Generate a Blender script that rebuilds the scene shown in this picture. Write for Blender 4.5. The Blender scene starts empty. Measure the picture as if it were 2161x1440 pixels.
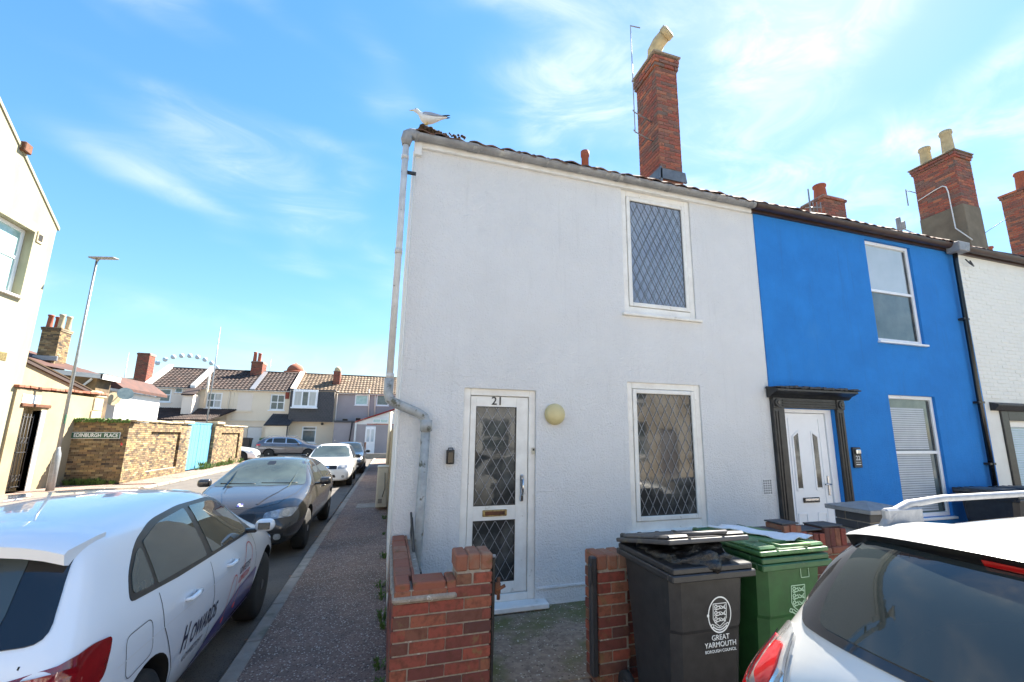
import bpy, bmesh, math, random
from mathutils import Vector, Matrix
from mathutils.bvhtree import BVHTree
random.seed(7)
S = bpy.context.scene
COL = S.collection
R = math.radians
PI = math.pi

# ---------------------------------------------------------------- camera
YAW, PITCH, ROLL = R(17.97), R(10.84), R(0.42)
FPX, CX, CY, CAMZ = 934.0, 1127.8, 741.4, 1.75
_f = Vector((math.sin(YAW)*math.cos(PITCH), math.cos(YAW)*math.cos(PITCH), math.sin(PITCH)))
_r = Vector((math.cos(YAW), -math.sin(YAW), 0))
_u = _r.cross(_f)
_r, _u = (_r*math.cos(ROLL)+_u*math.sin(ROLL)), (-_r*math.sin(ROLL)+_u*math.cos(ROLL))
cam = bpy.data.objects.new('camera', bpy.data.cameras.new('camera'))
COL.objects.link(cam)
m = Matrix.Identity(4)
for i in range(3):
    m[i][0] = _r[i]; m[i][1] = _u[i]; m[i][2] = -_f[i]
m[2][3] = CAMZ
cam.matrix_world = m
cam.data.sensor_width = 36
cam.data.lens = FPX/2161*36
cam.data.shift_x = -(CX-1080.5)/2161
cam.data.shift_y = (CY-720)/2161
cam.data.clip_start = 0.05
cam.data.clip_end = 3000
S.camera = cam

def at(px, py, ax, val):
    """point of the plane ax=val seen at photograph pixel (px,py): used to measure the place"""
    d = _f + _r*((px-CX)/FPX) - _u*((py-CY)/FPX)
    i = 'xyz'.index(ax)
    c = Vector((0, 0, CAMZ))
    return c + d*((val-c[i])/d[i])

# ---------------------------------------------------------------- world, sun, exposure
SUN_AZ, SUN_EL = R(57), R(46)
w = bpy.data.worlds.new('World'); S.world = w; w.use_nodes = True
nt = w.node_tree; N = nt.nodes; L = nt.links
for n in list(N): N.remove(n)
out = N.new('ShaderNodeOutputWorld'); bg = N.new('ShaderNodeBackground'); bg.inputs['Strength'].default_value = 0.085
sky = N.new('ShaderNodeTexSky'); sky.sky_type = 'NISHITA'; sky.sun_disc = False
sky.sun_elevation = SUN_EL; sky.sun_rotation = SUN_AZ
sky.air_density = 1.0; sky.dust_density = 0.1; sky.ozone_density = 3.0
tc = N.new('ShaderNodeTexCoord')
def mapping(scale, rot=(0, 0, 0), loc=(0, 0, 0)):
    mp = N.new('ShaderNodeMapping'); mp.inputs['Scale'].default_value = scale
    mp.inputs['Rotation'].default_value = rot; mp.inputs['Location'].default_value = loc
    L.new(tc.outputs['Generated'], mp.inputs['Vector']); return mp
def wmath(op, a, b=None, clamp=False):
    n = N.new('ShaderNodeMath'); n.operation = op; n.use_clamp = clamp
    for i, v in enumerate((a, b)):
        if v is None: continue
        if isinstance(v, (int, float)): n.inputs[i].default_value = v
        else: L.new(v, n.inputs[i])
    return n.outputs[0]
def wramp(src, p0, p1):
    n = N.new('ShaderNodeMapRange'); n.interpolation_type = 'SMOOTHSTEP'
    n.inputs['From Min'].default_value = p0; n.inputs['From Max'].default_value = p1
    L.new(src, n.inputs['Value']); return n.outputs['Result']
def wnoise(mp, scale, detail, rough, dist):
    n = N.new('ShaderNodeTexNoise'); n.inputs['Scale'].default_value = scale; n.inputs['Detail'].default_value = detail
    n.inputs['Roughness'].default_value = rough; n.inputs['Distortion'].default_value = dist
    L.new(mp.outputs[0], n.inputs['Vector']); return n.outputs['Fac']
# thin cirrus: broad soft veils broken up by fine fibres, thicker towards the top and towards the sun
veil = wnoise(mapping((1.0, 1.3, 3.2), (0.35, 0.5, 0.4), (3.1, 1.7, 0.4)), 1.55, 3, .5, .25)
fib = wnoise(mapping((1.2, 3.6, 5.0), (0.5, 0.55, 0.9), (0.3, 5.1, 2.2)), 2.6, 9, .62, 1.0)
m1 = wramp(veil, .43, .68)
m2 = wramp(fib, .36, .78)
sep = N.new('ShaderNodeSeparateXYZ'); L.new(tc.outputs['Generated'], sep.inputs[0])
hz = wramp(sep.outputs['Z'], .02, .30)
mask = wmath('MULTIPLY', wmath('MULTIPLY', m1, wmath('ADD', wmath('MULTIPLY', m2, .75), .25)), wmath('ADD', wmath('MULTIPLY', hz, .75), .25), True)
mask = wmath('MULTIPLY', mask, .62)
cm = N.new('ShaderNodeMix'); cm.data_type = 'RGBA'; cm.blend_type = 'MIX'
bw = N.new('ShaderNodeRGBToBW'); L.new(sky.outputs[0], bw.inputs[0])
damp = wmath('DIVIDE', 1.30, wmath('ADD', 1.0, wmath('MULTIPLY', bw.outputs[0], .20)))
hs = N.new('ShaderNodeHueSaturation'); hs.inputs['Saturation'].default_value = 1.24; L.new(sky.outputs[0], hs.inputs['Color'])
vm = N.new('ShaderNodeVectorMath'); vm.operation = 'SCALE'; L.new(hs.outputs[0], vm.inputs[0]); L.new(damp, vm.inputs['Scale'])
vt = N.new('ShaderNodeVectorMath'); vt.operation = 'MULTIPLY'; L.new(vm.outputs[0], vt.inputs[0]); vt.inputs[1].default_value = (1.06, .96, .84)
L.new(mask, cm.inputs['Factor']); L.new(vt.outputs[0], cm.inputs['A']); cm.inputs['B'].default_value = (4.3, 4.15, 4.1, 1)
L.new(cm.outputs['Result'], bg.inputs['Color']); L.new(bg.outputs[0], out.inputs[0])

sun = bpy.data.objects.new('sun', bpy.data.lights.new('sun', 'SUN')); COL.objects.link(sun)
sun.data.energy = 4.9; sun.data.angle = R(0.53); sun.data.color = (1.0, .93, .82)
sd = Vector((math.sin(SUN_AZ)*math.cos(SUN_EL), math.cos(SUN_AZ)*math.cos(SUN_EL), math.sin(SUN_EL)))
sun.rotation_euler = sd.to_track_quat('Z', 'Y').to_euler(); sun.location = (8, 8, 30)
S.view_settings.view_transform = 'Standard'; S.view_settings.look = 'None'
S.view_settings.exposure = 2.28; S.view_settings.gamma = 1.0; S.view_settings.use_curve_mapping = False
S.cycles.max_bounces = 8; S.cycles.diffuse_bounces = 5
S.cycles.use_denoising = True

# ---------------------------------------------------------------- materials
MATS = {}
def pm(name, c1, c2=None, scale=4.0, rough=.8, metal=0.0, bump=0.0, bscale=60.0, bdist=.004, detail=6, stretch=(1, 1, 1),
       p=(.35, .65), spec=.5, coat=0.0, rand=None, randobj=None, c3=None, s3=1.2, p3=(.5, .7), voro=None, trans=0, emit=None, bump2=None, coatr=.03, streak=None):
    """procedural Principled material: colour c1..c2 by noise, third tone c3 in patches, bump, random per brick"""
    mt = bpy.data.materials.new(name); mt.use_nodes = True
    nt = mt.node_tree; N = nt.nodes; L = nt.links
    b = N['Principled BSDF']
    tc = N.new('ShaderNodeTexCoord'); mp = N.new('ShaderNodeMapping'); L.new(tc.outputs['Object'], mp.inputs[0]); mp.inputs['Scale'].default_value = stretch
    src = mp.outputs[0]
    if rand or randobj:
        oi = N.new('ShaderNodeObjectInfo'); geo = N.new('ShaderNodeNewGeometry')
        rv = oi.outputs['Random'] if randobj else geo.outputs['Random Per Island']
        va = N.new('ShaderNodeVectorMath'); va.operation = 'ADD'
        cx = N.new('ShaderNodeCombineXYZ')
        for i, k in enumerate((37.0, 71.0, 13.0)):
            q = N.new('ShaderNodeMath'); q.operation = 'MULTIPLY'; q.inputs[1].default_value = k; L.new(rv, q.inputs[0]); L.new(q.outputs[0], cx.inputs[i])
        L.new(mp.outputs[0], va.inputs[0]); L.new(cx.outputs[0], va.inputs[1]); src = va.outputs[0]
    def noise(sc, det=6, r=.6):
        n = N.new('ShaderNodeTexNoise'); n.inputs['Scale'].default_value = sc; n.inputs['Detail'].default_value = det; n.inputs['Roughness'].default_value = r
        L.new(src, n.inputs['Vector']); return n.outputs['Fac']
    def rng(s, a, c):
        n = N.new('ShaderNodeMapRange'); n.inputs['From Min'].default_value = a; n.inputs['From Max'].default_value = c; L.new(s, n.inputs['Value']); return n.outputs['Result']
    def mix(fac, a, c, mode='MIX'):
        n = N.new('ShaderNodeMix'); n.data_type = 'RGBA'; n.blend_type = mode
        if isinstance(fac, float): n.inputs['Factor'].default_value = fac
        else: L.new(fac, n.inputs['Factor'])
        for k, v in (('A', a), ('B', c)):
            if isinstance(v, tuple): n.inputs[k].default_value = (*v[:3], 1)
            else: L.new(v, n.inputs[k])
        return n.outputs['Result']
    col = c1
    if rand or randobj:
        cr = N.new('ShaderNodeValToRGB'); cr.color_ramp.interpolation = 'LINEAR'
        cols = rand or randobj
        e = cr.color_ramp.elements
        while len(e) < len(cols): e.new(0.5)
        for i, c in enumerate(cols):
            e[i].position = i/(len(cols)-1); e[i].color = (*c, 1)
        L.new(rv, cr.inputs[0]); col = cr.outputs[0]
    if c2: col = mix(rng(noise(scale, detail), *p), col, c2)
    if c3: col = mix(rng(noise(s3, 4), *p3), col, c3)
    if streak:   # rain streaks: (colour, strength, lo, hi)
        m2 = N.new('ShaderNodeMapping'); L.new(tc.outputs['Object'], m2.inputs[0]); m2.inputs['Scale'].default_value = (7, 7, .45)
        n2 = N.new('ShaderNodeTexNoise'); n2.inputs['Scale'].default_value = 1.6; n2.inputs['Detail'].default_value = 7; n2.inputs['Roughness'].default_value = .7; L.new(m2.outputs[0], n2.inputs['Vector'])
        ml = N.new('ShaderNodeMath'); ml.operation = 'MULTIPLY'; ml.inputs[1].default_value = streak[1]; ml.use_clamp = True; L.new(rng(n2.outputs['Fac'], streak[2], streak[3]), ml.inputs[0])
        mc = N.new('ShaderNodeMath'); mc.operation = 'MAXIMUM'; mc.inputs[1].default_value = 0; L.new(ml.outputs[0], mc.inputs[0])
        col = mix(mc.outputs[0], col, streak[0])
    if voro:   # (scale, colour list, threshold): speckled aggregate
        sc, cols, th = voro
        v = N.new('ShaderNodeTexVoronoi'); v.inputs['Scale'].default_value = sc; L.new(src, v.inputs['Vector'])
        cr = N.new('ShaderNodeValToRGB'); cr.color_ramp.interpolation = 'CONSTANT'; e = cr.color_ramp.elements
        while len(e) < len(cols): e.new(0.5)
        for i, c in enumerate(cols): e[i].position = i/len(cols); e[i].color = (*c, 1)
        sx = N.new('ShaderNodeSeparateColor'); L.new(v.outputs['Color'], sx.inputs[0]); L.new(sx.outputs[0], cr.inputs[0])
        lt = N.new('ShaderNodeMath'); lt.operation = 'LESS_THAN'; lt.inputs[1].default_value = th; L.new(sx.outputs[1], lt.inputs[0])
        ds = N.new('ShaderNodeMath'); ds.operation = 'LESS_THAN'; ds.inputs[1].default_value = .42; L.new(v.outputs['Distance'], ds.inputs[0])
        mm = N.new('ShaderNodeMath'); mm.operation = 'MULTIPLY'; L.new(lt.outputs[0], mm.inputs[0]); L.new(ds.outputs[0], mm.inputs[1])
        col = mix(mm.outputs[0], col, cr.outputs[0])
    if isinstance(col, tuple): b.inputs['Base Color'].default_value = (*col, 1)
    else: L.new(col, b.inputs['Base Color'])
    b.inputs['Roughness'].default_value = rough; b.inputs['Metallic'].default_value = metal
    b.inputs['Specular IOR Level'].default_value = spec
    b.inputs['Coat Weight'].default_value = coat; b.inputs['Coat Roughness'].default_value = coatr
    if trans: b.inputs['Transmission Weight'].default_value = trans
    if emit: b.inputs['Emission Color'].default_value = (*emit[0], 1); b.inputs['Emission Strength'].default_value = emit[1]
    if bump:
        bp = N.new('ShaderNodeBump'); bp.inputs['Strength'].default_value = bump; bp.inputs['Distance'].default_value = bdist
        L.new(noise(bscale, 5, .65), bp.inputs['Height'])
        if bump2:
            b2 = N.new('ShaderNodeBump'); b2.inputs['Strength'].default_value = bump2[0]; b2.inputs['Distance'].default_value = bump2[2]
            L.new(noise(bump2[1], 4, .5), b2.inputs['Height']); L.new(bp.outputs[0], b2.inputs['Normal']); L.new(b2.outputs[0], b.inputs['Normal'])
        else: L.new(bp.outputs[0], b.inputs['Normal'])
    MATS[name] = mt
    return mt

REDS = [(.21, .048, .034), (.29, .072, .045), (.13, .040, .034), (.33, .085, .048), (.22, .10, .055), (.09, .036, .034), (.28, .11, .06), (.16, .07, .05)]
YELS = [(.30, .20, .09), (.38, .27, .12), (.22, .14, .07), (.42, .32, .17), (.16, .10, .06), (.34, .22, .10)]
pm('render_white', (.86, .85, .83), (.81, .80, .78), 1.3, .9, bump=1.0, bscale=62, bdist=.026, streak=((.60, .59, .56), .35, .56, .80), bump2=(.6, 4, .03), c3=(.62, .62, .62), s3=.9, p3=(.66, .85))
pm('render_blue', (.022, .235, .66), (.018, .20, .58), 2.2, .88, bump=1.0, bscale=85, bdist=.014, streak=((.03, .15, .42), .6, .54, .80), bump2=(.5, 5, .02), c3=(.05, .29, .70), s3=1.1, p3=(.6, .85))
pm('brick_white_paint', (.84, .83, .76), (.76, .75, .68), 3, .8, bump=.6, bscale=40, bdist=.006, c3=(.5, .47, .40), s3=2.4, p3=(.70, .9))
pm('paint_white', (.82, .82, .80), (.72, .71, .67), 5, .45, bump=.15, bscale=30, bdist=.002, c3=(.45, .42, .34), s3=5, p3=(.68, .85))
pm('upvc', (.84, .85, .86), (.78, .79, .80), 3, .3, spec=.5)
pm('frame_aged', (.84, .82, .76), (.74, .71, .65), 7, .5, bump=.2, bscale=40, bdist=.002, c3=(.30, .25, .17), s3=9, p3=(.66, .80))
pm('gutter_grey', (.30, .30, .30), (.20, .20, .20), 6, .45, bump=.3, bscale=35, bdist=.003, c3=(.46, .45, .42), s3=7, p3=(.58, .72))
pm('pipe_worn', (.42, .43, .42), (.28, .29, .28), 12, .55, bump=.5, bscale=30, bdist=.004, c3=(.10, .10, .07), s3=11, p3=(.58, .66))
pm('pipe_cream', (.66, .64, .60), (.5, .48, .45), 8, .5, c3=(.08, .07, .06), s3=16, p3=(.68, .72))
pm('black_paint', (.012, .012, .013), (.03, .03, .03), 12, .38, bump=.35, bscale=45, bdist=.003)
pm('black_gloss', (.008, .008, .009), None, rough=.16, spec=.5)
pm('fascia_brown', (.035, .02, .016), (.06, .035, .03), 5, .4, bump=.2, bscale=30)
pm('lead', (.13, .135, .145), (.20, .21, .22), 8, .5, metal=.3, bump=.3, bscale=20)
pm('lead_light', (.30, .31, .33), (.22, .23, .25), 30, .45, metal=.3)
pm('glass_dark', (.035, .037, .036), (.11, .11, .10), 2.6, .04, spec=.6, bump=.06, bscale=1.6, bdist=.02, p=(.45, .6))
pm('glass_blind', (.20, .24, .32), (.26, .31, .38), 2.0, .06, spec=.6, bump=.06, bscale=2, bdist=.02)
pm('glass_pale', (.50, .56, .60), (.40, .47, .50), 1.2, .06, spec=.7)
pm('glass_aqua', (.28, .46, .44), (.45, .60, .58), 4, .12, spec=.7, bump=.1, bscale=60)
pm('glass_far', (.07, .10, .11), (.16, .20, .20), 1.5, .06, spec=.7)
pm('curtain', (.55, .55, .50), (.40, .40, .38), 18, .6, stretch=(1, 1, .05))
pm('blind', (.50, .54, .58), (.43, .47, .52), 4, .5)
pm('brick_red', REDS[0], (.10, .035, .02), 22, .88, bump=.7, bscale=70, bdist=.006, randobj=REDS, p=(.45, .75), c3=(.20, .15, .06), s3=9, p3=(.60, .78))
pm('brick_red_stuff', REDS[0], (.10, .035, .02), 9, .88, bump=.6, bscale=60, bdist=.006, rand=REDS, p=(.45, .8))
pm('brick_yellow', YELS[0], (.06, .045, .03), 1.6, .9, bump=.6, bscale=40, bdist=.008, rand=YELS, p=(.45, .72), c3=(.05, .04, .032), s3=.5, p3=(.48, .66))
pm('brick_chimney', REDS[0], (.07, .045, .035), 18, .88, bump=.6, bscale=60, bdist=.006, randobj=[(.42, .11, .06), (.18, .085, .065), (.36, .09, .055), (.16, .11, .09), (.48, .16, .08), (.26, .08, .06), (.20, .13, .10)], p=(.5, .8))
pm('coping_worn', (.36, .16, .08), (.26, .09, .05), 14, .92, bump=.8, bscale=50, bdist=.008, randobj=[(.26, .10, .065), (.24, .075, .045), (.28, .17, .11), (.20, .07, .045)], c3=(.10, .09, .035), s3=14, p3=(.60, .78))
pm('mortar', (.36, .31, .25), (.24, .20, .16), 30, .95, bump=.8, bscale=90, bdist=.005, c3=(.55, .52, .46), s3=25, p3=(.62, .72))
pm('mortar_yellow', (.34, .28, .18), (.15, .12, .08), 2.0, .95, bump=.6, bscale=50)
pm('tile_clay', (.22, .10, .06), (.10, .06, .045), 5, .85, bump=.6, bscale=40, bdist=.006, randobj=[(.24, .10, .05), (.14, .07, .05), (.28, .15, .08)], c3=(.24, .22, .12), s3=8, p3=(.6, .75))
pm('tile_brown', (.10, .055, .042), (.035, .024, .02), 1.4, .8, bump=.3, bscale=12, rand=[(.085, .048, .036), (.05, .032, .028), (.11, .068, .05)])
pm('tile_tan', (.32, .23, .14), (.11, .075, .05), 1.6, .85, rand=[(.24, .17, .10), (.16, .11, .07), (.30, .23, .15)])
pm('tile_red', (.10, .042, .03), (.06, .03, .024), 2, .85, rand=[(.11, .045, .03), (.08, .036, .027)])
pm('slate', (.035, .037, .042), (.06, .06, .065), 2.5, .6, bump=.3, bscale=12, rand=[(.035, .037, .042), (.06, .06, .068), (.045, .045, .05)])
pm('cream_wall', (.32, .265, .17), (.27, .215, .13), 1.1, .92, bump=.4, bscale=25, bdist=.01, streak=((.30, .25, .15), .6, .54, .78), c3=(.42, .34, .20), s3=.8, p3=(.62, .85))
pm('gable_wall', (.33, .31, .225), (.27, .25, .165), .55, .9, bump=.4, bscale=25, bdist=.01, stretch=(3, 3, .6), c3=(.40, .35, .19), s3=.8, p3=(.55, .80), streak=((.36, .33, .20), .7, .52, .75))
pm('terrace_cream', (.80, .68, .52), (.74, .62, .47), .6, .92, c3=(.48, .40, .32), s3=.35, p3=(.60, .85))
pm('terrace_pink', (.80, .69, .58), (.74, .63, .53), .6, .92, c3=(.48, .42, .36), s3=.35, p3=(.60, .85))
pm('terrace_grey', (.36, .325, .33), (.31, .28, .285), .8, .9)
pm('stone_sand', (.50, .42, .28), (.36, .29, .18), 3, .9, bump=.5, bscale=20)
pm('plain_white', (.74, .74, .71), (.66, .65, .62), 1.2, .8)
pm('brick_far_red', (.26, .055, .035), (.20, .05, .035), 3, .9)
pm('gate_blue', (.11, .30, .44), (.08, .25, .37), 3, .55, bump=.2, bscale=20, stretch=(1, 1, .2))
pm('lamp_metal', (.34, .36, .37), (.26, .28, .29), 5, .42, metal=.55)
pm('asphalt', (.13, .115, .10), (.10, .09, .08), 3, .9, bump=.9, bscale=140, bdist=.006, voro=(110, [(.12, .115, .11), (.03, .03, .03), (.08, .078, .075)], .55), c3=(.045, .043, .042), s3=.8, p3=(.55, .68))
pm('aggregate', (.26, .175, .138), (.19, .13, .105), 6, .9, bump=1.0, bscale=100, bdist=.012,
   voro=(62, [(.46, .40, .34), (.16, .08, .06), (.34, .24, .18), (.07, .05, .04), (.56, .50, .44), (.12, .08, .065)], .60), c3=(.15, .105, .085), s3=.9, p3=(.50, .62))
pm('kerb_stone', (.36, .32, .27), (.24, .21, .18), 9, .9, bump=.7, bscale=60, bdist=.005, c3=(.10, .10, .07), s3=3, p3=(.55, .75), randobj=[(.36, .32, .27), (.26, .235, .20), (.32, .29, .26)])
pm('concrete_mossy', (.33, .25, .18), (.19, .135, .10), 14, .95, bump=.9, bscale=70, bdist=.01, c3=(.14, .13, .045), s3=1.9, p3=(.44, .60), voro=(55, [(.50, .45, .36), (.12, .09, .06), (.34, .28, .20)], .22))
pm('concrete', (.30, .27, .22), (.22, .20, .17), 5, .93, bump=.6, bscale=50, bdist=.006)
pm('earth', (.11, .10, .085), (.08, .075, .065), .3, .95, bump=.4, bscale=8)
pm('grass_leaf', (.06, .13, .02), (.10, .17, .035), 8, .7)
pm('moss', (.04, .022, .012), (.07, .045, .02), 20, .95, bump=.8, bscale=60)
pm('bin_black', (.020, .020, .022), (.032, .032, .034), 14, .42, bump=.25, bscale=80, bdist=.002, c3=(.09, .085, .075), s3=18, p3=(.68, .82))
pm('bin_lid_grey', (.055, .055, .062), (.075, .073, .075), 12, .5, bump=.3, bscale=60, bdist=.002, c3=(.14, .13, .10), s3=9, p3=(.56, .74))
pm('bin_green', (.030, .115, .035), (.024, .085, .028), 10, .42, bump=.2, bscale=80, bdist=.002, c3=(.10, .17, .07), s3=10, p3=(.64, .82))
pm('bin_green_lid', (.08, .20, .07), (.055, .15, .05), 10, .5, bump=.3, bscale=60, bdist=.002, c3=(.20, .27, .13), s3=8, p3=(.55, .78))
pm('bag', (.006, .006, .007), None, rough=.12, spec=.6, bump=.8, bscale=22, bdist=.02)
pm('print_white', (.75, .78, .78), None, rough=.5)
pm('print_pale_green', (.42, .62, .45), None, rough=.5)
pm('lampglass', (.62, .53, .27), (.54, .45, .22), 6, .3, spec=.5)
pm('chrome', (.65, .65, .66), None, rough=.15, metal=1.0)
pm('brass', (.55, .42, .18), (.25, .16, .07), 30, .35, metal=.8)
pm('terracotta', (.36, .10, .05), (.28, .08, .045), 8, .8, bump=.3, bscale=30)
pm('pot_cream', (.56, .46, .27), (.42, .34, .20), 7, .85, bump=.4, bscale=30)
pm('stack_render', (.22, .18, .125), (.16, .13, .09), 3, .92, bump=.5, bscale=30)
pm('rust', (.17, .06, .025), (.07, .035, .02), 18, .85, bump=.5, bscale=50)
pm('timber_black', (.02, .021, .024), (.035, .035, .04), 10, .55, bump=.6, bscale=30, stretch=(6, 6, .6), c3=(.28, .18, .10), s3=5, p3=(.68, .72))
pm('sign_green', (.03, .10, .06), None, rough=.4)
pm('meter_cream', (.66, .60, .46), (.58, .52, .40), 6, .5)
pm('paper', (.80, .81, .83), (.72, .73, .76), 5, .6)
pm('dome_brick', (.34, .11, .06), (.26, .09, .05), .4, .85)
pm('pod_hazy', (.46, .54, .60), None, rough=.4)  # tinted toward the sky: distance haze put into the base colour
# cars
pm('car_white', (.82, .84, .86), None, rough=.28, coat=1.0, spec=.5)
pm('car_white2', (.78, .78, .77), None, rough=.3, coat=.9)
pm('car_pearl', (.66, .66, .63), (.60, .60, .58), 2, .3, metal=.25, coat=1.0)
pm('car_black', (.030, .028, .028), None, rough=.22, coat=.8, spec=.5)
pm('car_dark', (.02, .02, .022), None, rough=.2, coat=1.0)
pm('car_grey', (.13, .14, .165), None, rough=.25, metal=.6, coat=1.0)
pm('car_glass', (.020, .026, .026), None, rough=.02, spec=.75)
pm('car_glass_green', (.060, .078, .072), (.035, .045, .042), 2.0, .02, spec=.75)
pm('car_glass_rear', (.05, .066, .072), None, rough=.03, spec=.8)
pm('car_trim', (.010, .010, .011), None, rough=.35)
pm('car_trim_gloss', (.012, .012, .014), None, rough=.06, spec=.6, coat=.5)
pm('tyre', (.014, .014, .014), (.022, .021, .02), 20, .8, bump=.4, bscale=60)
pm('rim_dark', (.05, .05, .055), None, rough=.3, metal=.8)
pm('rim_silver', (.42, .43, .45), None, rough=.28, metal=.9)
pm('lamp_red', (.28, .006, .010), (.16, .004, .008), 6, .08, coat=1.0)
pm('lamp_red_bright', (.62, .02, .02), (.42, .01, .012), 12, .1, coat=1.0, emit=None)
pm('lamp_clear', (.60, .60, .58), (.34, .33, .31), 14, .1, metal=.3, coat=1.0, bump=.4, bscale=40)
pm('lamp_head', (.50, .53, .56), (.15, .16, .18), 10, .06, metal=.4, coat=1.0)
pm('gap', (.006, .006, .006), None, rough=.8)
pm('livery_purple', (.07, .035, .24), None, rough=.3, coat=1.0)
pm('livery_red', (.60, .07, .06), None, rough=.4)
pm('livery_navy', (.02, .02, .05), None, rough=.4)
pm('arch', (.012, .012, .012), None, rough=.9)
pm('feather_white', (.72, .73, .72), (.62, .62, .60), 10, .8)
pm('feather_grey', (.30, .31, .35), None, rough=.8)
pm('beak', (.55, .38, .08), None, rough=.5)
MT = MATS

# ---------------------------------------------------------------- builders
WL = {None: Vector((0, 0, 0))}
def top(name, label, cat, loc=(0, 0, 0), group=None, rotz=0):
    o = bpy.data.objects.new(name, None); COL.objects.link(o); o.location = loc; o.rotation_euler = (0, 0, rotz)
    o.empty_display_size = .2
    o['label'] = label; o['category'] = cat
    if group: o['group'] = group
    WL[o] = Vector((0, 0, 0)) if rotz or group == '__local' else Vector(loc)
    return o
def carroot(name, label, cat, loc, rotz, group=None):
    o = top(name, label, cat, loc, group, rotz); WL[o] = Vector((0, 0, 0)); return o
def tag(o, label, cat, group=None):
    o['label'] = label; o['category'] = cat
    if group: o['group'] = group
    return o
def kind(o, k, label=None):
    o['kind'] = k
    if label: o['label'] = label
    return o

class MB:
    def __init__(self, T=None):
        self.bm = bmesh.new(); self.T = T or Matrix.Identity(4)
    def v(self, p): return self.bm.verts.new(self.T @ Vector(p))
    def face(self, pts, mi=0):
        f = self.bm.faces.new([self.v(p) for p in pts]); f.material_index = mi; return f
    def box(self, x0, x1, y0, y1, z0, z1, bev=0, seg=1, M=None, taper=None, mi=0):
        ps = [(x0, y0, z0), (x1, y0, z0), (x1, y1, z0), (x0, y1, z0), (x0, y0, z1), (x1, y0, z1), (x1, y1, z1), (x0, y1, z1)]
        if taper:
            cx, cy = (x0+x1)/2, (y0+y1)/2
            ps = ps[:4]+[(cx+(x-cx)*taper[0], cy+(y-cy)*taper[1], z) for x, y, z in ps[4:]]
        if M: ps = [M @ Vector(p) for p in ps]
        vs = [self.v(p) for p in ps]
        fs = [self.bm.faces.new([vs[i] for i in q]) for q in ((0, 3, 2, 1), (4, 5, 6, 7), (0, 1, 5, 4), (1, 2, 6, 5), (2, 3, 7, 6), (3, 0, 4, 7))]
        for f in fs: f.material_index = mi
        if bev:
            es = list({e for f in fs for e in f.edges})
            bmesh.ops.bevel(self.bm, geom=es, offset=bev, segments=seg, affect='EDGES', profile=.5)
        return self
    def prism(self, pts, a0, a1, plane='xz', mi=0):
        """polygon pts extruded; plane xz -> along y, yz -> along x, xy -> along z"""
        def P(p, a):
            return {'xz': (p[0], a, p[1]), 'yz': (a, p[0], p[1]), 'xy': (p[0], p[1], a)}[plane]
        A = [self.v(P(p, a0)) for p in pts]; B = [self.v(P(p, a1)) for p in pts]
        n = len(pts)
        fs = [self.bm.faces.new(A), self.bm.faces.new(B[::-1])]
        for i in range(n): fs.append(self.bm.faces.new((A[i], B[i], B[(i+1) % n], A[(i+1) % n])))
        for f in fs: f.material_index = mi
        return self
    def tube(self, path, r, n=10, caps=True, mi=0):
        path = [Vector(p) for p in path]; rings = []
        rr = r if isinstance(r, (list, tuple)) else [r]*len(path)
        up = None
        for i, p in enumerate(path):
            d = (path[min(i+1, len(path)-1)]-path[max(i-1, 0)]).normalized()
            if up is None: up = d.orthogonal().normalized()
            up = (up - d*up.dot(d)).normalized(); sd_ = d.cross(up)
            rings.append([self.v(p+(up*math.cos(2*PI*k/n)+sd_*math.sin(2*PI*k/n))*rr[i]) for k in range(n)])
        for a, b in zip(rings, rings[1:]):
            for k in range(n):
                f = self.bm.faces.new((a[k], a[(k+1) % n], b[(k+1) % n], b[k])); f.smooth = True; f.material_index = mi
        if caps:
            self.bm.faces.new(rings[0][::-1]); self.bm.faces.new(rings[-1])
        return self
    def lathe(self, prof, c=(0, 0, 0), axis='z', n=24, mi=0, smooth=True):
        c = Vector(c); rings = []
        for r, h in prof:
            ring = []
            for k in range(n):
                a = 2*PI*k/n; x, y = r*math.cos(a), r*math.sin(a)
                p = {'z': (x, y, h), 'y': (x, h, y), 'x': (h, x, y)}[axis]
                ring.append(self.v(c+Vector(p)))
            rings.append(ring)
        for a, b in zip(rings, rings[1:]):
            for k in range(n):
                f = self.bm.faces.new((a[k], a[(k+1) % n], b[(k+1) % n], b[k])); f.smooth = smooth; f.material_index = mi
        self.bm.faces.new(rings[0][::-1]).material_index = mi; self.bm.faces.new(rings[-1]).material_index = mi
        return self
    def build(self, name, mat, parent=None, smooth=False, origin=None, recalc=True, local=False):
        bm = self.bm
        if recalc: bmesh.ops.recalc_face_normals(bm, faces=bm.faces)
        me = bpy.data.meshes.new(name)
        if len(bm.verts):
            if origin is None:
                xs = [v.co.x for v in bm.verts]; ys = [v.co.y for v in bm.verts]; zs = [v.co.z for v in bm.verts]
                origin = Vector(((min(xs)+max(xs))/2, (min(ys)+max(ys))/2, min(zs)))
            else: origin = Vector(origin)
            for v in bm.verts: v.co -= origin
        else: origin = Vector((0, 0, 0))
        if smooth:
            for f in bm.faces: f.smooth = True
        bm.to_mesh(me); bm.free()
        for mm in (mat if isinstance(mat, (list, tuple)) else [mat]): me.materials.append(MT[mm] if isinstance(mm, str) else mm)
        if smooth == 'auto':
            me.set_sharp_from_angle(angle=R(35))
        o = bpy.data.objects.new(name, me); COL.objects.link(o)
        o.location = origin-WL[parent]; WL[o] = origin.copy()
        if parent: o.parent = parent
        return o

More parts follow.
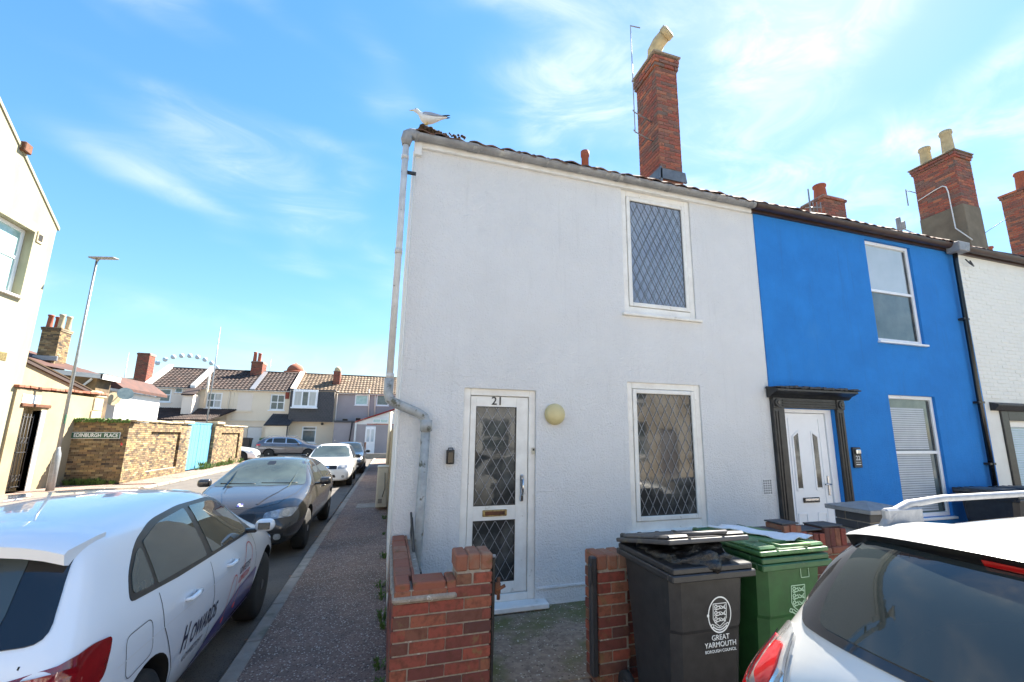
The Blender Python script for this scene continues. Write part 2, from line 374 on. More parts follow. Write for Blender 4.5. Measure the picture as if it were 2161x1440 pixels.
def subsurf(o, lv=2):
    md = o.modifiers.new('sub', 'SUBSURF'); md.levels = lv; md.render_levels = lv; return o
def inst(me, name, parent, loc, rot=(0, 0, 0), scale=(1, 1, 1)):
    o = bpy.data.objects.new(name, me); COL.objects.link(o)
    o.location = Vector(loc)-WL[parent]; o.rotation_euler = rot; o.scale = scale; WL[o] = Vector(loc)
    if parent: o.parent = parent
    return o

_bricks = {}
def brick_mesh(w, d, h, mat, bev=.004):
    k = (round(w, 3), round(d, 3), round(h, 3), mat)
    if k not in _bricks:
        b = MB().box(-w/2, w/2, 0, d, 0, h, bev)
        me = bpy.data.meshes.new('brick'); bmesh.ops.recalc_face_normals(b.bm, faces=b.bm.faces); b.bm.to_mesh(me); b.bm.free()
        me.materials.append(MT[mat]); _bricks[k] = me
    return _bricks[k]
def lay_bricks(parent, p0, p1, z0, courses, mat, L_=.225, H_=.075, j=.010, depth=.05, proud=.004, phase=0, name='brick', stuff=None, cut=None, jit=.002):
    """stretcher bond on the vertical face from p0 to p1 (2D), outside to the right-hand side of p0->p1; separate bricks, or one 'stuff' mesh"""
    a, b = Vector((*p0, 0)), Vector((*p1, 0)); d = (b-a); ln = d.length; d.normalize()
    ang = math.atan2(d.y, d.x); n = Vector((d.y, -d.x, 0))
    mb = MB() if stuff else None; cnt = 0; mat_ = mat
    for c in range(courses):
        s = -L_/2 if (c+phase) % 2 else 0
        z = z0+c*H_+j/2
        while s < ln-.02:
            s0, s1 = max(s, 0), min(s+L_-j, ln)
            s += L_
            if s1-s0 < .03: continue
            if cut and cut((s0+s1)/2, z+H_/2): continue
            w_ = s1-s0; pos = a+d*((s0+s1)/2)+n*(proud+random.uniform(-jit, jit))
            if mb:
                M_ = Matrix.Translation(Vector((pos.x, pos.y, z)))@Matrix.Rotation(ang+random.uniform(-.004, .004), 4, 'Z')
                mb.box(-w_/2, w_/2, 0, depth, 0, H_-j, M=M_)
            else:
                o = inst(brick_mesh(round(w_*50)/50, depth, H_-j, mat_), name, parent, (pos.x, pos.y, z), (random.uniform(-.004, .004), 0, ang+random.uniform(-.006, .006)))
            cnt += 1
    if mb:
        o = mb.build(stuff, mat, parent); o['kind'] = 'stuff'
        if not parent: pass
        return o
    return cnt

def text_mesh(s, size, depth=.001, shear=0, align='CENTER', spacing=1.0, bold=0):
    cu = bpy.data.curves.new('t', 'FONT'); cu.body = s; cu.size = size; cu.extrude = depth; cu.shear = shear; cu.offset = bold
    cu.align_x = align; cu.align_y = 'CENTER'; cu.space_character = spacing; cu.resolution_u = 3
    o = bpy.data.objects.new('t', cu); COL.objects.link(o)
    dg = bpy.context.evaluated_depsgraph_get(); me = bpy.data.meshes.new_from_object(o.evaluated_get(dg))
    bpy.data.objects.remove(o); return me
def text(name, s, size, loc, rot, mat, parent, **k):
    me = text_mesh(s, size, **k); me.materials.clear(); me.materials.append(MT[mat])
    return inst(me, name, parent, loc, rot)
FACE_FRONT = (R(90), 0, 0)         # lettering that faces -Y
def TY(y=0): return Matrix.Translation((0, y, 0))
def TX(x, ang=90): return Matrix.Translation((x, 0, 0)) @ Matrix.Rotation(R(ang), 4, 'Z')   # local x -> world y, faces +X

def wall_holes(parent, name, mat, u0, u1, z0, z1, holes, T=None, th=.24, topf=None):
    """a wall slab (front at local y=0, thickness into +y) with rectangular openings"""
    mb = MB(T)
    us = sorted({u0, u1, *[h[0] for h in holes], *[h[1] for h in holes]}); zs = sorted({z0, z1, *[h[2] for h in holes], *[h[3] for h in holes]})
    for i in range(len(us)-1):
        # merge vertically
        run = None
        for k in range(len(zs)-1):
            cu_, cz = (us[i]+us[i+1])/2, (zs[k]+zs[k+1])/2
            hole = any(h[0] < cu_ < h[1] and h[2] < cz < h[3] for h in holes)
            if not hole:
                run = [zs[k], zs[k+1]] if run is None else [run[0], zs[k+1]]
            if hole or k == len(zs)-2:
                if run: mb.box(us[i], us[i+1], 0, th, run[0], run[1])
                run = None
    bmesh.ops.remove_doubles(mb.bm, verts=mb.bm.verts, dist=.0005)
    return mb.build(name, mat, parent)

def window(parent, u0, u1, z0, z1, T=None, fr=.06, hbars=(), vbars=(), mat='upvc', glass='glass_dark', sill=None, sillmat=None, recess=.06, fd=.06, name='window', sash=0, pane_rand=0):
    """frame with panes and sill as its sub-parts; front of frame at local y=recess"""
    mb = MB(T); y0, y1 = recess, recess+fd
    mb.box(u0, u0+fr, y0, y1, z0, z1, .004); mb.box(u1-fr, u1, y0, y1, z0, z1, .004)
    mb.box(u0+fr, u1-fr, y0, y1, z0, z0+fr, .004); mb.box(u0+fr, u1-fr, y0, y1, z1-fr, z1, .004)
    hs = [z0+fr]+[z0+(z1-z0)*h for h in hbars]+[z1-fr]
    for h in hs[1:-1]: mb.box(u0+fr, u1-fr, y0+.004, y1-.004, h-fr*.4, h+fr*.4, .003)
    vs = [u0+fr]+[u0+(u1-u0)*v for v in vbars]+[u1-fr]
    for v in vs[1:-1]: mb.box(v-fr*.35, v+fr*.35, y0+.006, y1-.006, z0+fr, z1-fr, .003)
    o = mb.build(name, mat, parent)
    g = glass if isinstance(glass, (list, tuple)) else [glass]
    k = 0
    for i in range(len(hs)-1):
        for jx in range(len(vs)-1):
            a0 = vs[jx]+(fr*.35 if jx else 0); a1 = vs[jx+1]-(fr*.35 if jx < len(vs)-2 else 0)
            b0 = hs[i]+(fr*.4 if i else 0); b1 = hs[i+1]-(fr*.4 if i < len(hs)-2 else 0)
            if sash:
                fm = MB(T); s = sash
                fm.box(a0, a0+s, y0+.012, y1-.01, b0, b1); fm.box(a1-s, a1, y0+.012, y1-.01, b0, b1)
                fm.box(a0+s, a1-s, y0+.012, y1-.01, b0, b0+s); fm.box(a0+s, a1-s, y0+.012, y1-.01, b1-s, b1)
                fm.build('sash', mat, o); a0 += s; a1 -= s; b0 += s; b1 -= s
            MB(T).box(a0, a1, y0+.03, y0+.036, b0, b1).build('pane', g[k % len(g)], o); k += 1
    if sill:
        MB(T).box(u0-sill[0], u1+sill[0], -sill[1], recess+.02, z0-sill[2], z0-.001, .006).build('sill', sillmat or mat, o)
    return o

def roof_tiles(parent, A, B, Cc, rows, cols, mat, name='roof', amp=.03, step=.025, under=.06):
    """tiled slope: A eaves start, B eaves end, Cc ridge point above A; each tile raised and overlapping"""
    A, B, Cc = Vector(A), Vector(B), Vector(Cc); U = B-A; Vv = Cc-A; n = U.cross(Vv).normalized()
    if n.z < 0: n = -n
    mb = MB()
    for r_ in range(rows):
        for c in range(cols):
            f0, f1 = r_/rows, (r_+1)/rows; g0, gm, g1 = c/cols, (c+.5)/cols, (c+.94)/cols
            j = random.uniform(-.004, .004)
            lo = [A+U*g+Vv*f0+n*(step+h+j) for g, h in ((g0, 0), (gm, amp), (g1, 0))]
            hi = [A+U*g+Vv*f1+n*(h+j) for g, h in ((g0, 0), (gm, amp), (g1, 0))]
            dn = [A+U*g+Vv*f0+n*(-.02) for g in (g0, gm, g1)]
            L0 = [mb.v(p) for p in lo]; H0 = [mb.v(p) for p in hi]; D0 = [mb.v(p) for p in dn]
            for k in (0, 1):
                mb.bm.faces.new((L0[k], L0[k+1], H0[k+1], H0[k])); mb.bm.faces.new((D0[k], D0[k+1], L0[k+1], L0[k]))
    ti = mb.build('roof_tiles', mat, parent, recalc=False); ti['kind'] = 'stuff'
    sb = MB(); d = n*under
    q = [A-n*.03, B-n*.03, B+Vv-n*.03, Cc-n*.03]
    a = [sb.v(p) for p in q]; b = [sb.v(p-d) for p in q]
    sb.bm.faces.new(a); sb.bm.faces.new(b[::-1])
    for i in range(4): sb.bm.faces.new((a[i], b[i], b[(i+1) % 4], a[(i+1) % 4]))
    return sb.build(name, mat, parent)

def chimney(parent, x0, x1, y0, y1, z0, z1, brickmat, core='mortar', separate=True, corbel=2, name='chimney'):
    cb = MB().box(x0+.006, x1-.006, y0+.006, y1-.006, z0, z1)
    c = cb.build(name, core, parent)
    n = int((z1-z0)/.075)
    for i, (p, q) in enumerate((((x0, y0), (x1, y0)), ((x0, y1), (x0, y0)), ((x1, y0), (x1, y1)), ((x1, y1), (x0, y1)))):
        hide = i >= 2
        if separate and not hide: lay_bricks(c, p, q, z0, n-corbel, brickmat, depth=.05, phase=i)
        else: lay_bricks(c, p, q, z0, n-corbel, brickmat if brickmat != 'brick_chimney' else 'brick_red_stuff', phase=i, stuff='brickwork')
    for k in range(corbel):
        e = .035*(1+(k > 0)*.4)
        zz = z0+(n-corbel+k)*.075+.005
        for i, (p, q) in enumerate((((x0-e, y0-e), (x1+e, y0-e)), ((x0-e, y1+e), (x0-e, y0-e)))):
            lay_bricks(c, p, q, zz, 1, brickmat, depth=.1, phase=k+i, proud=0)
        MB().box(x0-e+.05, x1+e-.004, y0-e+.05, y1+e-.004, zz+.001, zz+.074).build('oversailing_course', core, c)
    return c
def pot(parent, x, y, z, r=.12, h=.55, mat='terracotta', lip=.025, taper=.85):
    return MB().lathe([(r*1.05, 0), (r*1.05, h*.06), (r, h*.12), (r*taper, h*.86), (r*taper+lip, h*.90), (r*taper+lip, h), (r*taper-.02, h), (r*taper-.03, h*.7)], (x, y, z), 'z', 18).build('chimney_pot', mat, parent)
# ================================================================ THE SETTING
def struct(o): o['kind'] = 'structure'; return o
struct(MB().box(-900, 900, -500, 1400, -.6, -.13).build('ground', 'earth'))
# carriageways: the street in front of the terrace and the side street, as sheets
struct(MB().box(-60, 60, -6.0, 2.02, -.125, -.100).build('front_road', 'asphalt'))
struct(MB().box(-60, 60, -8.0, -6.0, -.12, 0).build('opposite_pavement', 'concrete'))
struct(MB().box(-9.0, -1.10, 2.02, 36.2, -.125, -.0995).build('side_road', 'asphalt'))
struct(MB().box(-60, 60, 36.2, 42.4, -.125, -.099).build('cross_road', 'asphalt'))
struct(MB().box(-60, -9.0, 13.0, 18.3, -.125, -.0985).build('back_lane', 'asphalt'))
# pavements
KX = -1.02
pv = MB(); pv.box(KX+.1, .096, 2.0, 9.0, -.12, 0); pv.box(KX+.12, .096, 9.0, 36.0, -.12, 0)
pv.box(.096, 40, 2.06, 4.9, -.12, -.002)
side_pv = struct(pv.build('pavement', 'aggregate'))
ys = 2.0
kb = MB().box(-.065, .065, 0, .900, -.10, .004, .014); km = bpy.data.meshes.new('kerb_stone'); bmesh.ops.recalc_face_normals(kb.bm, faces=kb.bm.faces); kb.bm.to_mesh(km); kb.bm.free(); km.materials.append(MT['kerb_stone'])
while ys < 36:
    xk = KX+.04+(.15*(ys-8)/28 if ys > 8 else 0)
    inst(km, 'kerb_stone', side_pv, (xk, ys, random.uniform(-.002, .002)), (0, 0, random.uniform(-.004, .004))); ys += .915
xs = KX+.2
while xs < 14:
    inst(km, 'kerb_stone', side_pv, (xs+.9, 2.03, random.uniform(-.002, .002)), (0, 0, R(90))); xs += .915
lp = MB(); lp.box(-10.38, -8.6, -4, 13.0, -.12, 0); lp.box(-8.88, -7.65, 19.4, 35.5, -.12, 0); lp.box(-10.38, -7.65, 18.45, 19.68, -.12, 0); lp.box(-10.38, -9.0, 13.0, 18.45, -.12, -.003)
left_pv = struct(lp.build('far_pavement', 'aggregate'))
kys = 18.4
while kys < 35:
    inst(km, 'kerb_stone', left_pv, (-7.58, kys, 0)); kys += .915
for i in range(12):
    if i < 3: inst(km, 'kerb_stone', left_pv, (-7.62-i*.915, 18.38, 0), (0, 0, R(90)))
bp_ = MB(); bp_.box(-60, 60, 42.5, 45.0, -.12, 0)
struct(bp_.build('terrace_pavement', 'concrete'))
# drain plate and patched square in the side pavement
dc = MB(); dc.box(-.62, -.16, 12.0, 12.7, 0, .008, .003)
tag(dc.build('drain_cover', 'kerb_stone'), 'worn square utility cover set in the pavement near the cream meter box', 'drain cover')
# front path of the white house
struct(MB().box(.35, 3.4, 3.30, 4.72, -.1, .035, .004).build('front_path', 'concrete_mossy'))
struct(MB().box(.734, 1.50, 2.95, 3.30, -.1, .028, .006).build('path_threshold', 'concrete_mossy'))
struct(MB().box(3.4, 13, 3.22, 4.72, -.1, .02).build('front_yard', 'concrete'))

# ================================================================ HOUSE 21 (white, corner)
YF = 4.70; EZ = 4.96
h21 = top('corner_house', 'white rendered end of terrace house with lattice windows, door 21 and grey gutter', 'house', (.1, YF, 0))
DX0, DX1, DZ1 = .745, 1.55, 2.25
WX0, WX1, WZ0, WZ1 = 2.70, 3.745, .69, 2.40
UX0, UX1, UZ0, UZ1 = 2.70, 3.76, 3.26, 4.945
wall_holes(h21, 'wall', 'render_white', .10, 4.855, .20, EZ, [(DX0, DX1, -.5, DZ1), (WX0, WX1, WZ0, WZ1), (UX0, UX1, UZ0, UZ1)], TY(YF))
mb = MB(); mb.box(.10, .34, YF+.24, 9.2, .0, EZ+.02)
mb.prism([(YF+.24, EZ+.02), (9.2, EZ+.02), (6.95, 6.42)], .10, .34, 'yz')
mb.box(.34, 13.9, 8.95, 9.2, 0, EZ); mb.box(.34, 4.855, YF+.3, YF+.34, .1, EZ-.02)
mb.build('side_wall', 'render_white', h21)
# brick base under the render
bw = MB().box(.10, DX0-.001, YF+.03, YF+.24, -.05, .199).box(DX1+.001, 4.855, YF+.03, YF+.24, -.05, .199).build('base', 'mortar', h21)
lay_bricks(bw, (1.56, YF+.02), (2.75, YF+.02), -.03, 3, 'brick_red', depth=.06, proud=.006)
[MB().box(a_, b_, YF-.012, YF+.03, .185, .215, .006).build('render_edge', 'render_white', h21) for a_, b_ in ((.12, .74), (1.56, 4.855))]
# roof
roof_tiles(h21, (.11, 4.665, 5.09), (4.87, 4.665, 5.09), (.11, 6.95, 6.50), 9, 26, 'tile_clay')
MB().prism([(6.95, 6.50), (9.3, 5.03), (9.3, 4.97), (6.95, 6.43)], .115, 9.4, 'yz').build('rear_roof', 'tile_brown', h21)
MB().tube([(.115, 6.95, 6.52), (4.9, 6.95, 6.52)], .09, 8).build('ridge_tiles', 'tile_clay', h21)
# separate pantiles showing above the gutter
tm = MB()
n_ = 8
prof = [(k/n_*.20, .016*math.sin(k/n_*PI*1.6)) for k in range(n_+1)]
for a, b in ((0, .36),):
    T0 = [tm.v((x, a, z)) for x, z in prof]; T1 = [tm.v((x, b, z+b*.64)) for x, z in prof]
    B0 = [tm.v((x, a, z-.016)) for x, z in prof]
    for k in range(n_):
        tm.bm.faces.new((T0[k], T0[k+1], T1[k+1], T1[k])); tm.bm.faces.new((B0[k], B0[k+1], T0[k+1], T0[k]))
bmesh.ops.recalc_face_normals(tm.bm, faces=tm.bm.faces)
tme = bpy.data.meshes.new('pantile'); tm.bm.to_mesh(tme); tm.bm.free(); tme.materials.append(MT['tile_clay'])
for k in range(24):
    inst(tme, 'pantile', h21, (.08+k*.2, 4.535+random.uniform(-.012, .012), 5.062+random.uniform(-.010, .010)), (random.uniform(-.03, .03), random.uniform(-.02, .02), random.uniform(-.02, .02)))
# fascia and gutter
MB().box(.10, 4.80, YF-.045, YF-.002, EZ-.015, 5.075, .004).build('fascia', 'paint_white', h21)
MB().box(.075, .16, YF-.05, YF-.003, EZ-.12, 5.03, .004).build('fascia_end', 'paint_white', h21)
def gutter(parent, x0, x1, y, z, r, mat, name='gutter'):
    mb = MB(); n = 10
    for rr in (r, r-.006):
        A = [mb.v((x0, y+rr*math.cos(PI+PI*k/n), z+rr*math.sin(PI+PI*k/n))) for k in range(n+1)]
        B = [mb.v((x1, y+rr*math.cos(PI+PI*k/n), z+rr*math.sin(PI+PI*k/n))) for k in range(n+1)]
        for k in range(n):
            f = mb.bm.faces.new((A[k], A[k+1], B[k+1], B[k])); f.smooth = True
        for E_ in (A, B):
            if rr == r-.006: mb.bm.faces.new(E_)
    return mb.build(name, mat, parent, recalc=False)
GY, GZ, GR = 4.60, 5.045, .057
gt = gutter(h21, .03, 4.80, GY, GZ, GR, 'gutter_grey')
for gx in (.10, .72, 1.30, 1.62, 2.60, 3.35, 4.12, 4.75):
    r_ = GR+.008
    b = MB(); ps = [(gx, GY+r_*math.cos(PI+PI*k/8), GZ+r_*math.sin(PI+PI*k/8)) for k in range(9)]
    wv = random.choice((.022, .06)) if gx in (.72, 1.62, 3.35) else .018
    for p, q in zip(ps, ps[1:]):
        b.face([(gx-wv, p[1], p[2]), (gx+wv, p[1], p[2]), (gx+wv, q[1], q[2]), (gx-wv, q[1], q[2])])
    b.build('gutter_bracket', 'gutter_grey', h21)
# hopper end and the cranked downpipe
MB().tube([(.10, GY, GZ-.005), (.03, GY, GZ-.01), (.0, GY, GZ-.03), (-.015, GY, GZ-.09), (-.015, GY, GZ-.16)], [.062, .064, .066, .060, .042], 14).build('gutter_outlet', 'gutter_grey', h21)
pl_ = [(-.015, GY, 4.93), (-.015, GY+.01, 3.6), (-.02, GY+.01, 2.28)]
MB().tube(pl_, .034, 14).build('downpipe', 'pipe_cream', h21)
for z in (4.72, 3.62, 2.30):
    MB().tube([(-.016, GY+.005, z), (-.016, GY+.005, z+.05)], .040, 14).build('pipe_collar', 'pipe_cream', h21)
MB().box(.0, .11, GY-.006, GY+.03, 4.56, 4.585).build('pipe_bracket', 'black_paint', h21)
MB().tube([(-.02, GY+.01, 2.30), (-.022, GY+.01, 2.16), (0.0, GY+.0, 2.09), (.05, GY, 2.06), (.28, GY, 1.965), (.335, GY, 1.93), (.36, GY, 1.87), (.36, GY, 1.78)], .047, 14).build('pipe_crank', 'pipe_worn', h21)
MB().tube([(.36, GY, 1.84), (.345, GY+.01, .9), (.33, GY+.02, .04)], .044, 14).build('lower_downpipe', 'pipe_worn', h21)
MB().tube([(.36, GY, 1.79), (.36, GY, 1.90)], .058, 14).build('pipe_collar', 'pipe_worn', h21)
# thin cable clipped beside the corner
MB().tube([(.085, YF-.012, 4.9), (.083, YF-.012, 3.2), (.088, YF-.012, 1.3), (.09, YF-.012, .3)], .008, 6).build('corner_bead', 'paint_white', h21)

def lattice(parent, x0, x1, z0, z1, y, pitch, ph, w_, mat='lead_light', T=None):
    """diamond leading: two families of straight strips clipped to the pane"""
    mb = MB(T); W_, H_ = x1-x0, z1-z0; k = ph/pitch
    for sgn in (1, -1):
        c = -H_/k if sgn > 0 else 0
        c = (math.floor((-H_/k)/pitch)-1)*pitch if sgn > 0 else 0
        lim = W_ if sgn > 0 else W_+H_/k
        while c < lim+pitch:
            # line x = c + sgn*t/k , z = t
            pts = []
            t0, t1 = 0, H_
            xa, xb = c, c+sgn*H_/k
            if sgn > 0:
                if xa < 0: t0 = -c*k
                if xb > W_: t1 = (W_-c)*k
            else:
                if xa > W_: t0 = (c-W_)*k
                if xb < 0: t1 = c*k
            if t1-t0 > .02 and t1 <= H_+.001 and t0 >= -.001:
                A = Vector((x0+c+sgn*t0/k, y, z0+t0)); B = Vector((x0+c+sgn*t1/k, y, z0+t1))
                d = (B-A).normalized(); n = Vector((d.z, 0, -d.x))*w_/2
                q = [A-n, B-n, B+n, A+n]; fr_ = [mb.v(p) for p in q]; bk = [mb.v(p+Vector((0, .005, 0))) for p in q]
                mb.bm.faces.new(fr_)
                for i in range(4): mb.bm.faces.new((fr_[i], bk[i], bk[(i+1) % 4], fr_[(i+1) % 4]))
            c += pitch
    return mb.build('leading_or_shadow', mat, parent)

def lead_window(x0, x1, z0, z1, glass, frame_mat, sill_h, lead_mat='lead_light'):
    T = TY(YF)
    mb = MB(T); f = .075
    mb.box(x0, x0+f, .02, .12, z0, z1, .004); mb.box(x1-f, x1, .02, .12, z0, z1, .004)
    mb.box(x0+f, x1-f, .02, .12, z1-f, z1, .004); mb.box(x0+f, x1-f, .02, .12, z0, z0+f*1.3, .004)
    o = mb.build('window', frame_mat, h21)
    a0, a1, b0, b1 = x0+f+.006, x1-f-.006, z0+f*1.3+.006, z1-f-.006; s = .052
    sm = MB(T); sm.box(a0, a0+s, .008, .10, b0, b1, .006); sm.box(a1-s, a1, .008, .10, b0, b1, .006); sm.box(a0+s, a1-s, .008, .10, b0, b0+s, .006); sm.box(a0+s, a1-s, .008, .10, b1-s, b1, .006)
    sm.build('sash', frame_mat, o)
    gk = MB(T); s2 = s+.006
    for q in ((a0+s, a0+s2, b0+s, b1-s), (a1-s2, a1-s, b0+s, b1-s), (a0+s2, a1-s2, b0+s, b0+s2), (a0+s2, a1-s2, b1-s2, b1-s)): gk.box(q[0], q[1], .028, .05, q[2], q[3])
    gk.build('seal', 'black_paint', o)
    bkb = MB(T); bkb.box(x0+.01, x1-.01, .118, .13, z0+.01, z1-.01); bkb.build('backing', 'black_paint', o)
    MB(T).box(a0+s2, a1-s2, .034, .040, b0+s2, b1-s2).build('pane', glass, o)
    lattice(o, a0+s2, a1-s2, b0+s2, b1-s2, .027, .112, .222, .0058, lead_mat, T)
    if glass == 'glass_blind': lattice(o, a0+s2+.02, a1-s2, b0+s2, b1-s2-.03, .0325, .118, .232, .007, 'glass_far', T)  # offset second lattice: painted shadow of the lead strips
    sl = MB(T); sl.box(x0-.04, x1+.07, -.045, .03, z0-sill_h, z0+.004, .008)
    sl.build('sill', frame_mat, o)
    return o
lead_window(WX0, WX1, WZ0, WZ1, 'glass_dark', 'frame_aged', .05)
lead_window(UX0, UX1, UZ0, UZ1, 'glass_blind', 'frame_aged', .035, 'lead')

# door 21
fr21 = MB(TY(YF)); f = .075
fr21.box(DX0, DX0+f, .03, .14, .10, DZ1, .005); fr21.box(DX1-f, DX1, .03, .14, .10, DZ1, .005); fr21.box(DX0+f, DX1-f, .03, .14, DZ1-f, DZ1, .005); fr21.box(DX0+f, DX1-f, .03, .14, .10, .17, .005); fr21.box(DX0, DX1, .055, .24, -.05, .099)
fr21 = fr21.build('door_frame', 'frame_aged', h21)
q0, q1, r0, r1 = DX0+f+.006, DX1-f-.006, .176, DZ1-f-.006
GX0, GX1, GA0, GA1, GB0, GB1 = .888, 1.336, 1.03, 2.06, .285, .885
dm = MB(TY(YF)); Y0, Y1 = .045, .095
dm.box(q0, GX0, Y0, Y1, r0, r1, .003); dm.box(GX1, q1, Y0, Y1, r0, r1, .003)
dm.box(GX0, GX1, Y0, Y1, GA1, r1); dm.box(GX0, GX1, Y0, Y1, GB1, GA0); dm.box(GX0, GX1, Y0, Y1, r0, GB0)
door = dm.build('door', 'frame_aged', h21)
for a, b in ((GA0, GA1), (GB0, GB1)):
    MB(TY(YF)).box(GX0, GX1, .060, .066, a, b).build('pane', 'glass_dark', door)
    lattice(door, GX0, GX1, a, b, .052, .118, .198, .0052, 'lead_light', TY(YF))
    bd = MB(TY(YF)); e = .008
    bd.box(GX0, GX0+e, .044, .058, a, b); bd.box(GX1-e, GX1, .044, .058, a, b); bd.box(GX0+e, GX1-e, .044, .058, a, a+e); bd.box(GX0+e, GX1-e, .044, .058, b-e, b)
    bd.build('glazing_bead', 'black_paint', door)
lb = MB(TY(YF)); lb.box(.985, 1.245, .030, .048, .925, .99, .006); lb.build('letterbox', 'brass', door)
MB(TY(YF)).box(1.01, 1.22, .024, .029, .938, .976, .003).build('letterbox_flap', 'rust', door)
hd = MB(TY(YF)); hd.box(1.385, 1.425, .028, .046, 1.06, 1.34, .008); hd.tube([(1.405, .03, 1.30), (1.405, -.01, 1.29), (1.405, -.018, 1.2), (1.405, -.005, 1.14), (1.405, .03, 1.12)], .009, 8)
hd.build('handle', 'chrome', door)
text('house_number', '21', .125, (1.115, YF+.043, 2.118), FACE_FRONT, 'black_paint', door, spacing=1.05, bold=.002)
MB().box(.80, 1.66, YF-.14, YF+.05, .045, .10, .01).build('doorstep', 'paint_white', h21)
# fine cracks and the day-joint ridge in the render
for pts in ([(.16, 2.42), (.35, 2.40), (.52, 2.41), (.74, 2.37), (.95, 2.39), (1.2, 2.385), (1.45, 2.35)], [(1.56, 1.16), (1.9, 1.165), (2.3, 1.15), (2.68, 1.155)], [(3.75, 2.52), (3.9, 2.6), (4.2, 2.58), (4.5, 2.66)], [(.70, 2.27), (.60, 2.34), (.55, 2.5), (.48, 2.62)]):
    MB().tube([(x+random.uniform(-.01, .01), YF+.001, z) for x, z in pts], .0045, 5).build('render_crack', 'render_white', h21)
# small things fixed to the front wall
ls = top('bulkhead_lamp', 'round cream plastic bulkhead lamp on the white wall beside door 21', 'wall lamp', (1.765, YF, 1.99))
MB().lathe([(.11, -.035), (.118, -.03), (.118, 0)], (1.765, YF, 1.99), 'y', 28).build('lamp_base', 'lampglass', ls)
MB().lathe([(.005, -.082), (.05, -.078), (.085, -.066), (.106, -.05), (.112, -.036)], (1.765, YF, 1.99), 'y', 28).build('lamp_cover', 'lampglass', ls)
ks = top('key_safe', 'small black key safe mounted left of door 21', 'key safe', (.622, YF, 1.46))
MB().box(.582, .662, YF-.045, YF-.001, 1.462, 1.605, .008, 2).build('body', 'black_paint', ks)
MB().box(.592, .652, YF-.055, YF-.046, 1.47, 1.585, .005).build('cover', 'black_gloss', ks)
MB().tube([(.60, YF-.03, 1.60), (.60, YF-.03, 1.622), (.644, YF-.03, 1.622), (.644, YF-.03, 1.60)], .006, 6).build('shackle', 'black_paint', ks)
bl = top('door_bell', 'small cream bell push on the right door frame of number 21', 'door bell', (1.525, YF, 1.55))
MB().box(1.508, 1.542, YF+.008, YF+.03, 1.555, 1.625, .004).build('body', 'meter_cream', bl)
MB().box(1.515, 1.535, YF+.002, YF+.008, 1.59, 1.615, .002).build('button', 'black_paint', bl)
ab = top('air_brick', 'white painted air brick with rows of holes low on the white wall', 'air brick', (4.69, YF, 1.02))
MB().box(4.605, 4.775, YF-.006, YF+.01, 1.02, 1.235, .003).build('grille', 'render_white', ab)
for i in range(4):
    for k in range(6):
        MB().box(4.625+i*.036, 4.641+i*.036, YF-.009, YF-.0055, 1.045+k*.03, 1.060+k*.03).build('hole', 'gap', ab)

# chimney of 21
c21 = chimney(h21, 4.50, 4.97, 6.35, 7.05, 6.3, 9.12, 'brick_chimney', corbel=3)
MB().prism([(4.44, 6.42), (5.03, 6.42), (5.0, 6.62), (4.47, 6.62)], 6.30, 6.34, 'xz').build('flashing', 'lead', c21)
MB().box(4.46, 4.495, 6.30, 7.05, 6.35, 6.66).build('flashing', 'lead', c21)
MB().box(4.42, 5.05, 6.27, 7.12, 9.118, 9.16, .015).build('flaunching', 'mortar', c21)
pc = MB().lathe([(.20, 0), (.19, .08), (.155, .20), (.165, .22), (.165, .25), (.145, .26)], (4.70, 6.62, 9.13), 'z', 18).build('chimney_pot', 'pot_cream', c21)
MB().tube([(4.69, 6.62, 9.36), (4.67, 6.60, 9.47), (4.71, 6.50, 9.60), (4.79, 6.34, 9.69)], [.15, .145, .135, .13], 16).build('cowl', 'pot_cream', c21)
MB().tube([(4.77, 6.38, 9.67), (4.81, 6.29, 9.715)], [.15, .15], 16, caps=True).build('cowl_mouth', 'pot_cream', c21)
MB().tube([(4.811, 6.288, 9.716), (4.815, 6.279, 9.720)], .115, 16).build('cowl_opening', 'black_paint', c21)
ae = top('television_aerial', 'thin television aerial pole bracketed to the tall red chimney', 'aerial', (4.05, 6.45, 7.35))
MB().tube([(4.03, 6.42, 7.33), (4.02, 6.42, 9.70)], .009, 8).build('pole', 'gutter_grey', ae)
for z in (7.36, 7.78): MB().tube([(4.00, 6.42, z+.02), (4.05, 6.44, z), (4.50, 6.55, z-.02)], .012, 6).build('bracket', 'gutter_grey', ae)
MB().tube([(4.02, 6.42, 9.69), (4.20, 6.36, 9.64)], .012, 6).build('arm', 'gutter_grey', ae)
vp = MB().lathe([(.062, 0), (.062, .30), (.075, .31), (.075, .38), (.05, .38), (.048, .3)], (2.93, 6.28, 6.10), 'z', 16).build('vent_pot', 'terracotta'); tag(vp, 'small terracotta vent pot standing alone on the roof slope left of the tall chimney', 'vent pot')
vp.scale = (1, 1, 1.28)
# moss clumps on the roof corner
mm_ = MB()
for k in range(110):
    x, y, z = .12+.5*random.random()**1.6, random.uniform(4.53, 4.64), 5.075
    s = random.uniform(.010, .024)*(1.3-(x-.1)*.9); z += random.uniform(0, .045)*(1.2-(x-.1)*1.2)
    mm_.lathe([(s*.3, -s*.7), (s, -s*.1), (s*.7, s*.6), (s*.1, s*.8)], (x, y, z), 'z', 6)
ms = mm_.build('roof_moss', 'moss'); ms['kind'] = 'stuff'; ms['label'] = 'dark moss clumps on the roof tiles at the gutter corner under the gull'

